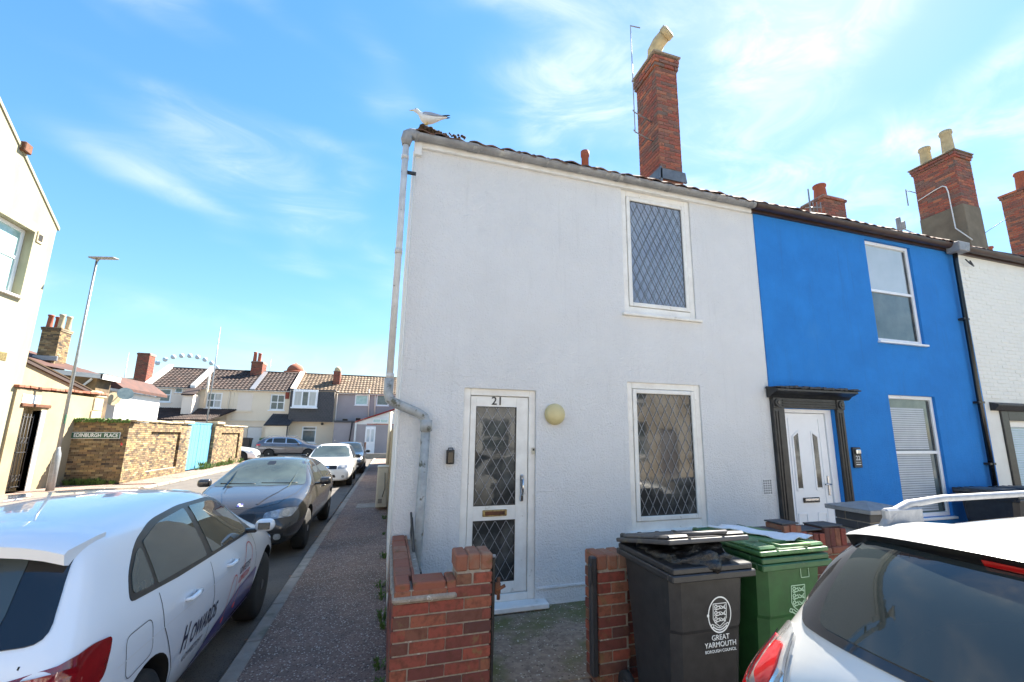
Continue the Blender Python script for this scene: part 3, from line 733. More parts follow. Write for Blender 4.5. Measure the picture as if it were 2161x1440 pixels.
# ================================================================ HOUSE 22 (blue)
h22 = top('blue_house', 'blue rendered terraced house with white casement windows and brown fascia', 'house', (4.86, YF, 0))
BW = at(1821.5, 502.4, 'y', YF).x, at(1920, 521, 'y', YF).x
bU = (7.08, 8.13, at(1851.7, 719, 'y', YF).z, 4.90)
bL = (7.12, 8.15, .62, at(1872, 833, 'y', YF).z)
DD = (5.07, 5.98, .1, 2.14)
wall_holes(h22, 'wall', 'render_blue', 4.858, 9.35, -.05, EZ, [(bU[0], bU[1], bU[2], bU[3]), bL, (DD[0], DD[1], -.5, DD[3])], TY(YF-.012), th=.25)
MB().box(4.86, 9.35, YF+.3, YF+.34, .0, EZ-.02).build('inner_wall', 'plain_white', h22)
window(h22, *bU, T=TY(YF-.012), fr=.055, hbars=(.50,), glass=['glass_far', 'glass_pale'], sill=(.02, .05, .035), recess=.04)  # upper pane pale: sky reflection painted into its colour
w22 = window(h22, *bL, T=TY(YF-.012), fr=.055, hbars=(.52,), glass=['glass_far'], sill=(.02, .05, .035), recess=.04)
bz = MB(TY(YF-.012))
# roller-blind slats just behind the glass, stopping short of the right-hand side
for k in range(46):
    z = bL[2]+.08+k*.033
    if z < bL[3]-.07 and abs(z-(bL[2]+(bL[3]-bL[2])*.52)) > .03: bz.box(bL[0]+.06, bL[1]-.20, .064, .0675, z, z+.026)
b_ = bz.build('blind_slats', 'blind', w22); b_['kind'] = 'stuff'
for u in (bU, bL):
    MB(TY(YF-.012)).box(u[0]+.32, u[0]+.72, .028, .044, u[3]-.042, u[3]-.022, .003).build('trickle_vent', 'upvc', h22)
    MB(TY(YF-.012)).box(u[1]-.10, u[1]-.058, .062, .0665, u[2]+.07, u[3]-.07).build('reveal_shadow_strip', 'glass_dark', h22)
# door surround
ds = MB(TY(YF-.012))
sx0, sx1 = 4.850, 6.12
ds.box(sx0, sx0+.19, -.045, .10, .02, 2.28, .006); ds.box(sx1-.13, sx1, -.045, .10, .02, 2.28, .006)
ds.box(sx0+.13, sx1-.13, -.04, .10, 2.145, 2.28, .004)
for x in (sx0+.03, sx0+.075, sx1-.10, sx1-.055): ds.box(x, x+.02, -.055, -.044, .1, 2.10, .003)
for z in (2.165, 2.20, 2.235): ds.box(sx0+.16, sx1-.16, -.055, -.038, z, z+.018, .003)
sr = ds.build('door_surround', 'black_paint', h22)
for x in (sx0+.065, sx1-.065):
    MB(TY(YF-.012)).box(x-.07, x+.07, -.06, -.046, 2.14, 2.28, .005).build('corner_block', 'black_paint', sr)
    MB(TY(YF-.012)).lathe([(.05, -.078), (.055, -.07), (.05, -.06)], (x, 0, 2.21), 'y', 16).build('roundel', 'black_paint', sr)
    MB(TY(YF-.012)).lathe([(.022, -.086), (.026, -.078)], (x, 0, 2.21), 'y', 12).build('roundel_boss', 'black_gloss', sr)
cn = MB(TY(YF-.012)); cn.prism([(0, 2.28), (-.05, 2.28), (-.09, 2.32), (-.15, 2.345), (-.19, 2.36), (-.19, 2.385), (0, 2.43)], 4.80, 6.24, 'yz')
cn.build('door_canopy', 'black_paint', h22)
le = MB(TY(YF-.012))
for k in range(30): le.box(4.78+k*.05, 4.78+k*.05+.052, -.205-random.uniform(0, .012), 0, 2.388+random.uniform(0, .012), 2.41+random.uniform(0, .02), .003)
le.build('canopy_lead', 'lead', h22).data.materials[0] = MT['timber_black']
# door 22
df = MB(TY(YF-.012)); e = .05
df.box(DD[0]+.0, DD[0]+e, .05, .13, .1, DD[3]); df.box(DD[1]-e-.06, DD[1], .05, .13, .1, DD[3], .004); df.box(DD[0]+e, DD[1]-e-.06, .05, .13, DD[3]-e, DD[3])
df.build('door_frame', 'upvc', h22)
dx0, dx1, dz0, dz1 = DD[0]+e+.006, DD[1]-e-.066, .11, DD[3]-e-.006
d2 = MB(TY(YF-.012)).box(dx0, dx1, .07, .12, dz0, dz1, .004).build('door', 'upvc', h22)
def relief(pts, t=.012, mat='upvc', nm='moulding'):
    mb = MB(TY(YF-.012)); n = len(pts)
    for i in range(n):
        a, b = Vector((pts[i][0], 0, pts[i][1])), Vector((pts[(i+1) % n][0], 0, pts[(i+1) % n][1])); d = (b-a).normalized(); nn = Vector((d.z, 0, -d.x))*t
        mb.prism([(a-nn)[0::2], (b-nn)[0::2], (b+nn)[0::2], (a+nn)[0::2]] if False else [((a-nn).x, (a-nn).z), ((b-nn).x, (b-nn).z), ((b+nn).x, (b+nn).z), ((a+nn).x, (a+nn).z)], .060+i*.0007, .071, 'xz')
    return mb.build(nm, mat, d2)
cxm = (dx0+dx1)/2-.02
relief([(dx0+.07, dz0+.07), (dx1-.12, dz0+.07), (dx1-.12, dz1-.07), (dx0+.07, dz1-.07)], .006)
for s in (-1, 1):
    ca = cxm+s*.17
    tp = 1.86; inn, ou = ca-s*.055, ca+s*.055
    relief([(ou, 1.06), (ou, tp-.09), (inn, tp-.02), (inn, 1.06)], .012)
    g = MB(TY(YF-.012)); g.prism([(ca-.042, 1.09), (ca+.042, 1.09), (ca+.042, tp-(.10 if s > 0 else .05)), (ca-.042, tp-(.05 if s > 0 else .10))], .062, .069, 'xz'); g.build('glazed_slot', 'glass_dark', d2)
    relief([(ca-.075, .22), (ca+.075, .22), (ca+.075, .76), (ca-.075, .76)], .010)
MB(TY(YF-.012)).box(cxm-.15, cxm+.13, .052, .069, .90, .965, .004).build('letterbox', 'black_gloss', d2)
MB(TY(YF-.012)).box(cxm-.13, cxm+.11, .046, .0515, .925, .955, .003).build('letterbox_flap', 'chrome', d2)
MB(TY(YF-.012)).box(dx1-.075, dx1-.045, .058, .069, .98, 1.24, .005).build('handle_plate', 'chrome', d2)
MB(TY(YF-.012)).tube([(dx1-.06, .06, 1.13), (dx1-.06, .02, 1.13), (dx1-.17, .018, 1.13)], .009, 8).build('handle', 'chrome', d2)
# gutter and fascia
MB().prism([(YF-.05, 4.955), (YF-.01, 4.955), (YF-.01, 5.09), (YF-.05, 5.09)], 4.80, 9.36, 'yz').build('fascia', 'fascia_brown', h22)
gutter(h22, 4.81, 9.5, GY, 5.05, .070, 'fascia_brown')
roof_tiles(h22, (4.87, 4.665, 5.09), (9.35, 4.665, 5.09), (4.87, 6.95, 6.50), 9, 24, 'tile_clay')
for k in range(23):
    inst(tme, 'pantile', h22, (4.88+k*.2, 4.535+random.uniform(-.012, .012), 5.070+random.uniform(-.010, .010)), (random.uniform(-.03, .03), random.uniform(-.02, .02), 0))
px_ = 9.13
hb = MB().box(px_-.12, px_+.14, 4.46, 4.66, 4.90, 5.06, .01, taper=(1.15, 1.1)).build('rainwater_hopper', 'gutter_grey', h22)
MB().tube([(px_, 4.60, 4.93), (px_, 4.61, 4.75), (px_, 4.63, 2.5), (px_, 4.63, .3)], .036, 12).build('downpipe', 'black_gloss', h22)
for z in (3.72, 2.32, 1.35): MB().box(px_-.075, px_+.075, 4.60, 4.69, z, z+.035, .004).build('pipe_bracket', 'black_paint', h22)
pq = top('number_plaque', 'dark wall plaque with a small lamp and the number 22 on the blue wall', 'house plaque', (6.29, YF, 1.35))
MB().box(6.215, 6.365, YF-.045, YF-.013, 1.345, 1.625, .006).build('plate', 'black_paint', pq)
MB().box(6.245, 6.335, YF-.075, YF-.046, 1.53, 1.60, .012, 2).build('lamp', 'chrome', pq)
text('plaque_number', '22', .085, (6.29, YF-.0465, 1.475), FACE_FRONT, 'print_white', pq)
MB().box(6.24, 6.34, YF-.047, YF-.0452, 1.418, 1.422).build('plaque_line', 'print_white', pq)
MB().box(6.245, 6.335, YF-.047, YF-.0452, 1.385, 1.395).build('plaque_small_print', 'print_white', pq)
# little brick chimney behind the ridge
c22 = chimney(h22, 9.75, 10.45, 7.25, 7.9, 6.3, 7.62, 'brick_chimney', corbel=1)
MB().box(9.70, 10.50, 7.20, 7.24, 6.3, 6.98).build('flashing', 'lead_light', c22)
pot(c22, 9.98, 7.5, 7.60, .15, .42)
tvd = top('roof_aerial', 'small television aerial on the roof beside the low brick chimney', 'aerial', (9.0, 7.1, 6.5))
MB().tube([(8.95, 7.0, 6.4), (8.95, 7.0, 7.45)], .018, 6).build('pole', 'gutter_grey', tvd)
MB().tube([(8.80, 7.0, 6.95), (9.30, 7.0, 7.05)], .014, 6).build('arm', 'gutter_grey', tvd)
for k in range(3): MB().tube([(9.05+k*.12, 7.0, 6.88+k*.02), (9.05+k*.12, 7.0, 7.14+k*.02)], .009, 6).build('rod', 'gutter_grey', tvd)

# ================================================================ HOUSE 23 (white painted brick)
h23 = top('painted_brick_house', 'white painted brick terraced house at the right edge with black door surround', 'house', (9.35, YF, 0))
D3 = (9.93, 10.9, .1, 2.05)
wall_holes(h23, 'wall', 'brick_white_paint', 9.352, 13.9, -.05, EZ, [(D3[0], D3[1], -.5, D3[3])], TY(YF), th=.25)
cutf = lambda x, z: (D3[0]-.22 < x < D3[1]+.22 and z < 2.38)
a_ = lambda s: None
cnt = 0
for c in range(38):
    z = 2.42+c*.0667
    if z > 4.92: break
    s = 9.37-(.1125 if c % 2 else 0)
    while s < 11.0:
        x0_, x1_ = max(s, 9.365), s+.214; s += .225
        if x1_-x0_ < .05 or cnt >= 290: continue
        inst(brick_mesh(round((x1_-x0_)*50)/50, .03, .057, 'brick_white_paint', .006), 'brick', h23, ((x0_+x1_)/2, YF-.007+random.uniform(-.0025, .0025), z), (0, 0, random.uniform(-.01, .01))); cnt += 1
lay_bricks(h23, (11.04, YF), (13.9, YF), -.03, 73, 'brick_white_paint', H_=.0667, depth=.03, proud=.006, stuff='brickwork', cut=None)
ds = MB(TY(YF))
ds.box(9.72, 9.90, -.03, .12, 0, 2.22, .006); ds.box(10.92, 11.10, -.03, .12, 0, 2.22, .006); ds.box(9.90, 10.92, -.03, .12, 2.06, 2.22, .006)
ds.build('door_surround', 'black_paint', h23)
MB(TY(YF)).prism([(0, 2.22), (-.06, 2.22), (-.12, 2.30), (-.12, 2.32), (0, 2.36)], 9.50, 11.3, 'yz').build('door_canopy', 'timber_black', h23)
w23 = window(h23, 9.94, 10.89, .2, 2.05, T=TY(YF), fr=.09, glass=['glass_aqua'], recess=.05, name='glazed_door')
sl = MB(TY(YF))
for k in range(44):
    z = .34+k*.038
    sl.prism([(.074, z), (.070, z+.003), (.077, z+.028), (.079, z+.026)], 10.04, 10.80, 'yz')
b_ = sl.build('blind_slats', 'glass_pale', w23); b_['kind'] = 'stuff'
MB().prism([(YF-.05, 4.955), (YF-.01, 4.955), (YF-.01, 5.09), (YF-.05, 5.09)], 9.37, 13.9, 'yz').build('fascia', 'fascia_brown', h23)
gutter(h23, 9.5, 13.9, GY, 5.05, .070, 'fascia_brown')
roof_tiles(h23, (9.36, 4.665, 5.09), (20.9, 4.665, 5.09), (9.36, 6.95, 6.50), 9, 50, 'tile_clay')
for k in range(22):
    inst(tme, 'pantile', h23, (9.38+k*.2, 4.535+random.uniform(-.012, .012), 5.070+random.uniform(-.010, .010)), (random.uniform(-.03, .03), random.uniform(-.02, .02), 0))
lm = MB().tube([(9.46, 4.64, 4.86), (9.50, 4.60, 4.76), (9.62, 4.62, 4.74), (9.62, 4.66, 4.86)], .01, 6).build('cable_loop', 'black_paint', h23)
c23 = chimney(h23, 13.16, 13.79, 6.30, 7.23, 7.48, 8.92, 'brick_chimney', corbel=2)
MB().box(13.14, 13.81, 6.28, 7.25, 6.0, 7.479, .008, taper=(.985, .985)).build('rendered_base', 'stack_render', c23)
MB().box(13.09, 13.86, 6.23, 7.32, 8.92, 8.96, .015).build('flaunching', 'stack_render', c23)
pot(c23, 13.48, 7.05, 8.94, .135, .62, 'pot_cream'); pot(c23, 13.50, 6.55, 8.94, .135, .78, 'pot_cream')
MB().tube([(13.135, 7.20, 8.02), (13.12, 6.80, 8.10), (13.12, 6.62, 8.12), (13.12, 6.55, 8.06), (13.11, 6.52, 7.9), (13.10, 6.50, 6.9), (13.05, 6.2, 6.45)], .014, 6).build('cable', 'paint_white', c23)
da = top('chimney_aerials', 'pale aerials and brackets hanging off the rendered chimney', 'aerial', (12.9, 7.2, 7.1))
MB().tube([(13.14, 7.1, 6.85), (12.95, 7.2, 7.0), (12.55, 7.25, 7.12), (12.3, 7.25, 7.15)], .014, 6).build('arm', 'gutter_grey', da)
MB().box(12.28, 12.34, 7.2, 7.3, 6.95, 7.42, .01).build('reflector', 'gutter_grey', da)
MB().box(12.46, 12.50, 7.2, 7.3, 7.12, 7.34, .01).build('director', 'gutter_grey', da)
MB().tube([(13.14, 7.2, 8.25), (12.95, 7.25, 8.3), (12.8, 7.25, 8.28)], .012, 6).build('arm', 'gutter_grey', da)
MB().tube([(12.8, 7.25, 7.85), (12.8, 7.25, 8.32)], .014, 6).build('rod', 'gutter_grey', da)
pot(h23, 14.3, 6.5, 6.15, .07, .42)
# neighbouring stack at the picture edge
h24 = top('end_house', 'farther terraced house whose red chimney stands at the right edge', 'house', (13.9, YF, 0))
MB().box(13.91, 20.9, YF, YF+.25, -.05, EZ).build('wall', 'brick_white_paint', h24)
c24 = chimney(h24, 17.35, 18.0, 6.7, 7.4, 6.2, 9.05, 'brick_chimney', corbel=2)
pot(c24, 17.62, 7.0, 9.03, .14, .62)
MB().tube([(17.3, 7.3, 8.3), (16.6, 7.6, 7.8)], .01, 6).build('aerial_wire', 'gutter_grey', h24)

# boiler-style meter box and pipe on the side wall
mbx = top('meter_box', 'cream meter box standing against the side wall with a cable', 'meter box', (-.02, 11.9, 0))
MB().box(-.17, .09, 11.55, 12.15, .06, .98, .02).build('cabinet', 'meter_cream', mbx)
MB().box(-.13, .05, 11.54, 11.55, .14, .90, .004).build('door_panel', 'meter_cream', mbx)
MB().box(-.12, -.03, 11.53, 11.54, .16, .26).build('vent', 'concrete', mbx)
MB().tube([(.0, 11.53, .86), (.02, 11.52, .5), (-.03, 11.52, .3)], .008, 6).build('cable', 'black_paint', mbx)
MB().box(-.18, .09, 11.54, 12.16, .98, 1.0, .004).build('lid', 'meter_cream', mbx)
MB().tube([(.04, 12.4, .9), (.04, 12.4, 2.35)], .04, 10).build('soil_pipe', 'meter_cream', mbx)
MB().tube([(.04, 12.9, .2), (.04, 12.9, 2.3), (.10, 12.9, 2.36)], .035, 10).build('soil_pipe', 'meter_cream', mbx)
yw = MB(); yw.box(.11, .30, 9.21, 30, 0, 1.9); yw = yw.build('yard_wall', 'cream_wall'); tag(yw, 'cream yard wall running on behind the white corner house', 'wall')
# ================================================================ FRONT GARDEN WALLS
gw = top('left_garden_wall', 'red brick garden wall with gate pillar at the pavement corner of number 21', 'garden wall', (.4, 3.15, 0))
core = MB(); core.box(.112, .50, 3.158, 3.345, -.02, .776); core.box(.112, .29, 3.345, 4.69, -.02, .76); core.box(.496, .722, 3.158, 3.365, -.02, .86)
core.build('mortar', 'mortar', gw)
W0 = .026
lay_bricks(gw, (.104, 3.154), (.731, 3.154), W0, 10, 'brick_red', depth=.1, proud=.004)
lay_bricks(gw, (.731, 3.154), (.731, 3.37), W0, 11, 'brick_red', depth=.1, phase=1)
lay_bricks(gw, (.104, 4.69), (.104, 3.154), W0, 9, 'brick_red', depth=.09, phase=1)
lay_bricks(gw, (.493, 3.154), (.731, 3.154), W0+.75, 1, 'brick_red', depth=.1, phase=1)
# rough mortar band then bricks laid flat as coping
MB().box(.092, .50, 3.135, 3.36, .703, .742, .012).build('coping_mortar', 'mortar', gw)
MB().box(.085, .30, 3.36, 4.69, .69, .735, .012).build('coping_mortar', 'mortar', gw)
def cop(p0, p1, z, w_, d_, h_, mat='coping_worn', gap=.008, bev=.008, nm='coping_brick', par=None):
    a, b = Vector(p0), Vector(p1); ln = (b-a).length; d = (b-a).normalized(); n = max(1, round(ln/w_)); w2 = ln/n; ang = math.atan2(d.y, d.x)
    for i in range(n):
        p = a+d*(w2*(i+.5))
        inst(brick_mesh(w2-gap, d_, h_, mat, bev), nm, par or gw, (p.x, p.y, z+random.uniform(-.004, .004)), (random.uniform(-.015, .015), random.uniform(-.012, .012), ang+random.uniform(-.012, .012)))
cop((.215, 3.155), (.43, 3.155), .748, .215, .20, .066); cop((.43, 3.152), (.50, 3.152), .75, .07, .20, .066)
cop((.106, 3.155), (.205, 3.155), .748, .10, .21, .07)
cop((.106, 4.68), (.106, 3.37), .742, .225, .112, .064)
cop((.22, 4.68), (.22, 3.37), .742, .225, .02, .060)
# pillar head: bricks on end with moss
cop((.484, 3.150), (.738, 3.150), .862, .085, .215, .105, 'coping_worn', gap=.003, bev=.010)
MB().box(.50, .722, 3.16, 3.35, .86, .955).build('head_mortar', 'mortar', gw)
gp = top('right_gate_pillar', 'red brick gate pillar and short wall behind the black wheelie bin', 'gate pillar', (1.65, 3.15, 0))
co = MB(); co.box(1.528, 1.758, 3.158, 3.37, -.02, .80); co.box(1.758, 2.9, 3.20, 3.36, -.02, .70); co.build('mortar', 'mortar', gp)
lay_bricks(gp, (1.522, 3.154), (1.765, 3.154), -.05, 11, 'brick_red', depth=.1)
lay_bricks(gp, (1.522, 3.375), (1.522, 3.154), -.05, 11, 'brick_red', depth=.1, phase=1)
lay_bricks(gp, (1.77, 3.196), (2.9, 3.196), -.05, 10, 'brick_red', depth=.1)
cop((1.515, 3.150), (1.775, 3.150), .785, .087, .22, .105, 'coping_worn', gap=.003, bev=.010, par=gp)
MB().box(1.53, 1.76, 3.16, 3.36, .78, .88).build('head_mortar', 'mortar', gp)
cop((1.80, 3.19), (2.9, 3.19), .712, .225, .16, .03, 'coping_worn', par=gp)
# gate posts / irons
gl = top('gate_hinge_post', 'narrow dark steel strip gate post on the left pillar with a rusty hinge', 'gate post', (.752, 3.2, 0))
MB().box(.738, .757, 3.16, 3.20, .0, .93, .003).build('post', 'black_paint', gl)
MB().tube([(.748, 3.18, .925), (.748, 3.18, .945)], .014, 8).build('pin', 'gutter_grey', gl)
mbh = MB(); mbh.box(.757, .80, 3.165, 3.19, .69, .77, .008); mbh.tube([(.785, 3.175, .66), (.785, 3.175, .80)], .012, 8); mbh.tube([(.77, 3.17, .72), (.83, 3.17, .745)], .012, 8); mbh.build('hinge', 'rust', gl)
gr_ = top('gate_timber_post', 'peeling black timber post fixed to the right brick pillar', 'gate post', (1.47, 3.18, 0))
MB().box(1.462, 1.512, 3.14, 3.20, .10, .885, .01).build('post', 'timber_black', gr_)
MB().box(1.446, 1.466, 3.13, 3.17, .70, .84, .006).build('latch_block', 'timber_black', gr_)
sk = top('leaning_gate_iron', 'thin rusted black iron leaning inside the low wall by the downpipe', 'iron bar', (.27, 4.35, 0))
m_ = MB(); m_.tube([(.262, 4.60, 1.02), (.268, 4.50, .92), (.262, 4.45, .86), (.285, 4.1, .72), (.30, 3.9, .66)], .010, 6); m_.tube([(.27, 4.55, .98), (.285, 4.2, .76), (.31, 3.85, .64)], .010, 6); m_.box(.285, .325, 3.80, 3.92, .60, .70, .006)
m_.build('bar', 'black_paint', sk)
# wall of number 22: brick wall, brick-on-end rows and a grey capped pier
gw2 = top('blue_house_garden_wall', 'low red brick wall with upright brick edging in front of the blue house', 'garden wall', (3.8, 3.2, 0))
co = MB(); co.box(3.0, 4.28, 3.208, 3.37, -.02, .74); co.build('mortar', 'mortar', gw2)
lay_bricks(gw2, (2.95, 3.204), (4.28, 3.204), -.03, 10, 'brick_red', depth=.1)
cop((2.95, 3.17), (4.28, 3.17), .735, .225, .24, .055, 'coping_worn', par=gw2)
edge = [(3.20, .93), (3.265, .94), (3.33, .995), (3.395, 1.0), (3.46, .99), (3.525, .935), (3.59, .925), (3.655, .915), (3.72, .91), (3.785, .955), (3.85, .95), (3.915, .945), (3.98, .94)]
for x, zt in edge:
    inst(brick_mesh(.062, .21, zt-.79, 'coping_worn' if zt > .97 else 'brick_red', .004), 'upright_brick', gw2, (x+.03, 3.19+random.uniform(-.006, .006), .79), (0, 0, random.uniform(-.02, .02)))
cap = MB()
for (x0, x1, z) in ((3.19, 3.325, .945), (3.325, 3.52, 1.0), (3.52, 3.78, .935), (3.78, 4.04, .955)): cap.box(x0, x1, 3.21, 3.41, z, z+.012, .003)
cap.build('edging_cap', 'slate', gw2)
gs = top('screen_block', 'small ornamental block bracket on the wall between green bin and silver car', 'screen block', (2.97, 3.12, .5))
MB().tube([(2.93, 3.12, .62), (3.02, 3.12, .66), (3.02, 3.12, .50), (2.93, 3.12, .54)], .012, 6).build('bracket', 'coping_worn', gs)
cpi = top('capped_pier', 'grey brick pier with a flat pyramid concrete cap before the blue house', 'gate pier', (4.6, 3.25, 0))
MB().box(4.40, 4.79, 3.22, 3.55, 0, 1.045).build('mortar', 'mortar', cpi)
lay_bricks(cpi, (4.395, 3.214), (4.795, 3.214), .0, 13, 'slate', H_=.08, depth=.1)
lay_bricks(cpi, (4.395, 3.56), (4.395, 3.214), .0, 13, 'slate', H_=.08, depth=.1, phase=1)
c_ = MB(); c_.box(4.33, 4.86, 3.15, 3.62, 1.045, 1.085, .004); c_.box(4.33, 4.86, 3.15, 3.62, 1.0855, 1.13, 0, taper=(.15, .15)); c_.build('cap', 'gutter_grey', cpi)
MB().box(3.98, 4.40, 3.26, 3.50, .0, .88, .01).build('low_brick_link', 'mortar', cpi)

# ================================================================ WHEELIE BINS
def crest(parent, x, y, z, s, mat, ring=True):
    FY = lambda zz: -(.3052+(zz-.64)*.0833)-.0035 if zz > .635 else -.3095
    if ring:
        mb = MB(); n = 40; ro, ri = s*.62, s*.57
        A = [mb.v((x+ro*.80*math.cos(2*PI*k/n), FY(z+ro*math.sin(2*PI*k/n)), z+ro*math.sin(2*PI*k/n))) for k in range(n)]; B = [mb.v((x+ri*.80*math.cos(2*PI*k/n), FY(z+ri*math.sin(2*PI*k/n)), z+ri*math.sin(2*PI*k/n))) for k in range(n)]
        for k in range(n): mb.bm.faces.new((A[k], A[(k+1) % n], B[(k+1) % n], B[k]))
        mb.build('crest_ring', mat, parent)
        MB().lathe([(s*.05, -.001), (s*.05, .0)], (x-ro*.80, FY(z), z), 'y', 10).build('crest_knot', mat, parent)
    mb = MB(); t = s*.012
    def seg(pts, t=t, closed=False):
        P = pts+[pts[0]] if closed else pts
        for a, b in zip(P, P[1:]):
            a, b = Vector((a[0], 0, a[1])), Vector((b[0], 0, b[1])); d = (b-a)
            if d.length < 1e-6: continue
            d.normalize(); n = Vector((d.z, 0, -d.x))*t; a -= d*t; b += d*t
            mb.face([(x+p.x*s, FY(z+p.z*s)-.0006, z+p.z*s) for p in ((a-n/s*1), (b-n/s*1), (b+n/s*1), (a+n/s*1))])
    T_ = .012
    seg([(-.28, .38), (.28, .38), (.28, -.12), (.20, -.26), (0, -.40), (-.20, -.26), (-.28, -.12)], s*.014, True)
    for r_ in range(3):
        zz = .26-r_*.21
        # half-lion: head, body, paw
        seg([(-.22, zz+.04), (-.17, zz+.08), (-.11, zz+.05), (-.13, zz-.01), (-.20, zz-.03), (-.22, zz+.04)], s*.016)
        seg([(-.13, zz), (-.04, zz+.03), (.03, zz-.02), (-.04, zz-.07), (-.16, zz-.06)], s*.016)
        seg([(-.23, zz-.05), (-.18, zz-.09), (-.10, zz-.08)], s*.014); seg([(-.02, zz+.06), (.01, zz-.06)], s*.012)
        # fish tail
        seg([(.03, zz+.05), (.10, zz), (.17, zz-.01), (.24, zz+.07), (.20, zz-.01), (.25, zz-.09), (.16, zz-.04), (.08, zz-.06), (.02, zz-.05)], s*.014)
        seg([(.07, zz+.01), (.14, zz-.03)], s*.012)
    # scroll below
    seg([(-.34, -.30), (-.38, -.38), (-.28, -.42), (-.25, -.33), (-.34, -.30)], s*.016); seg([(.34, -.30), (.38, -.38), (.28, -.42), (.25, -.33), (.34, -.30)], s*.016)
    seg([(-.28, -.40), (-.15, -.48), (0, -.52), (.15, -.48), (.28, -.40)], s*.02); seg([(-.22, -.33), (-.12, -.41), (0, -.45), (.12, -.41), (.22, -.33)], s*.014)
    return mb.build('crest', mat, parent, recalc=False)

def wheelie(label, loc, rotz, mat, lidmat, lidtilt, group, w=.545, d=.70, h=1.0):
    t = carroot('wheelie_bin', label, 'wheelie bin', loc, rotz, group)
    bw_, bd_ = w*.82, d*.70
    mb = MB()
    # tapered body, front face at y=-d/2 top
    def sec(ww, y0, y1, z, c=.05):
        x = ww/2
        return [(-x+c, y0, z), (x-c, y0, z), (x, y0+c, z), (x, y1-c, z), (x-c, y1, z), (-x+c, y1, z), (-x, y1-c, z), (-x, y0+c, z)]
    secs = [sec(bw_, -d/2+.10, d/2-.14, .06), sec(bw_+.01, -d/2+.095, d/2-.13, .12), sec(w*.90, -d/2+.055, d/2-.08, h*.62), sec(w*.905, -d/2+.045, d/2-.075, h*.64), sec(w*.955, -d/2+.02, d/2-.05, h-.06)]
    rings = [[mb.v(p) for p in s] for s in secs]
    for a, b in zip(rings, rings[1:]):
        for k in range(8): mb.bm.faces.new((a[k], a[(k+1) % 8], b[(k+1) % 8], b[k]))
    mb.bm.faces.new(rings[0][::-1])
    # rim: an open collar
    def ringwall(y0, y1, x, z0, z1, th):
        mb.box(-x, x, y0, y0+th, z0, z1, .006); mb.box(-x, x, y1-th, y1, z0, z1, .006); mb.box(-x, -x+th, y0+th, y1-th, z0, z1, .006); mb.box(x-th, x, y0+th, y1-th, z0, z1, .006)
    body = mb.build('body', mat, t)
    mb = MB(); ringwall(-d/2-.025, d/2-.02, w/2+.018, h-.075, h-.035, .05); ringwall(-d/2-.012, d/2-.03, w/2+.006, h-.035, h, .10)
    mb.build('rim', mat, t)
    if lidtilt < .03: MB().box(-w/2+.08, w/2-.08, -d/2+.08, d/2-.12, h-.06, h-.03).build('inner', mat, t)
    # lid hinged at the back
    Hn = Matrix.Translation((0, d/2-.03, h+.004)) @ Matrix.Rotation(-lidtilt, 4, 'X')
    lm = MB(Hn); x = w/2+.012; L0 = d-.02
    lm.box(-x, x, -L0, .02, 0, .028, .008, 2)
    lm.prism([(-x*.93, .0285), (x*.93, .0285), (x*.80, .052), (-x*.80, .052)], -L0*.80, -.06, 'xz')
    # front rise with two hand recesses
    lm.box(-x*.97, -x*.45, -L0+.02, -L0*.70, .028, .052, .012); lm.box(x*.45, x*.97, -L0+.02, -L0*.70, .028, .052, .012)
    lm.box(-x*.97, -x*.88, -L0*.80, -.08, .028, .046, .006); lm.box(x*.88, x*.97, -L0*.80, -.08, .028, .046, .006)
    lm.tube([(-x*.42, -L0*.74, .05), (-x*.42, -L0+.0, .055), (x*.42, -L0+.0, .055), (x*.42, -L0*.74, .05)], .011, 8)
    lid = lm.build('lid', lidmat, t)
    MB(Hn).box(-x*.42, x*.42, -L0*.985, -L0*.74, .0285, .034).build('lid_recess', 'black_paint' if 'black' in mat else mat, t)
    # handle bar and hinge lugs
    hb = MB(); hb.tube([(-w/2+.05, d/2+.02, h+.03), (w/2-.05, d/2+.02, h+.03)], .016, 10)
    for sx in (-1, -.35, .35, 1): hb.box(sx*(w/2-.06)-.02, sx*(w/2-.06)+.02, d/2-.05, d/2+.035, h-.03, h+.05, .008)
    hb.build('handle', mat, t)
    for sx in (-1, 1):
        wl = MB().lathe([(.02, -.025), (.085, -.025), (.10, -.018), (.10, .018), (.085, .025), (.02, .025)], (sx*(w/2+.0), d/2-.10, .10), 'x', 28).build('wheel', 'tyre', t)
        MB().lathe([(.015, -.03), (.055, -.03), (.055, .03), (.015, .03)], (sx*(w/2+.0), d/2-.10, .10), 'x', 16).build('hub', mat, wl)
    MB().tube([(-w/2, d/2-.10, .10), (w/2, d/2-.10, .10)], .012, 8).build('axle', 'gutter_grey', t)
    return t, (-d/2)
bx, by = 1.90, 2.71
b1, fy = wheelie('black wheelie bin overfilled so its lid sits open on black bags', (bx, by, 0), R(-1.5), 'bin_black', 'bin_lid_grey', R(10.5), 'wheelie bins by the garden wall')
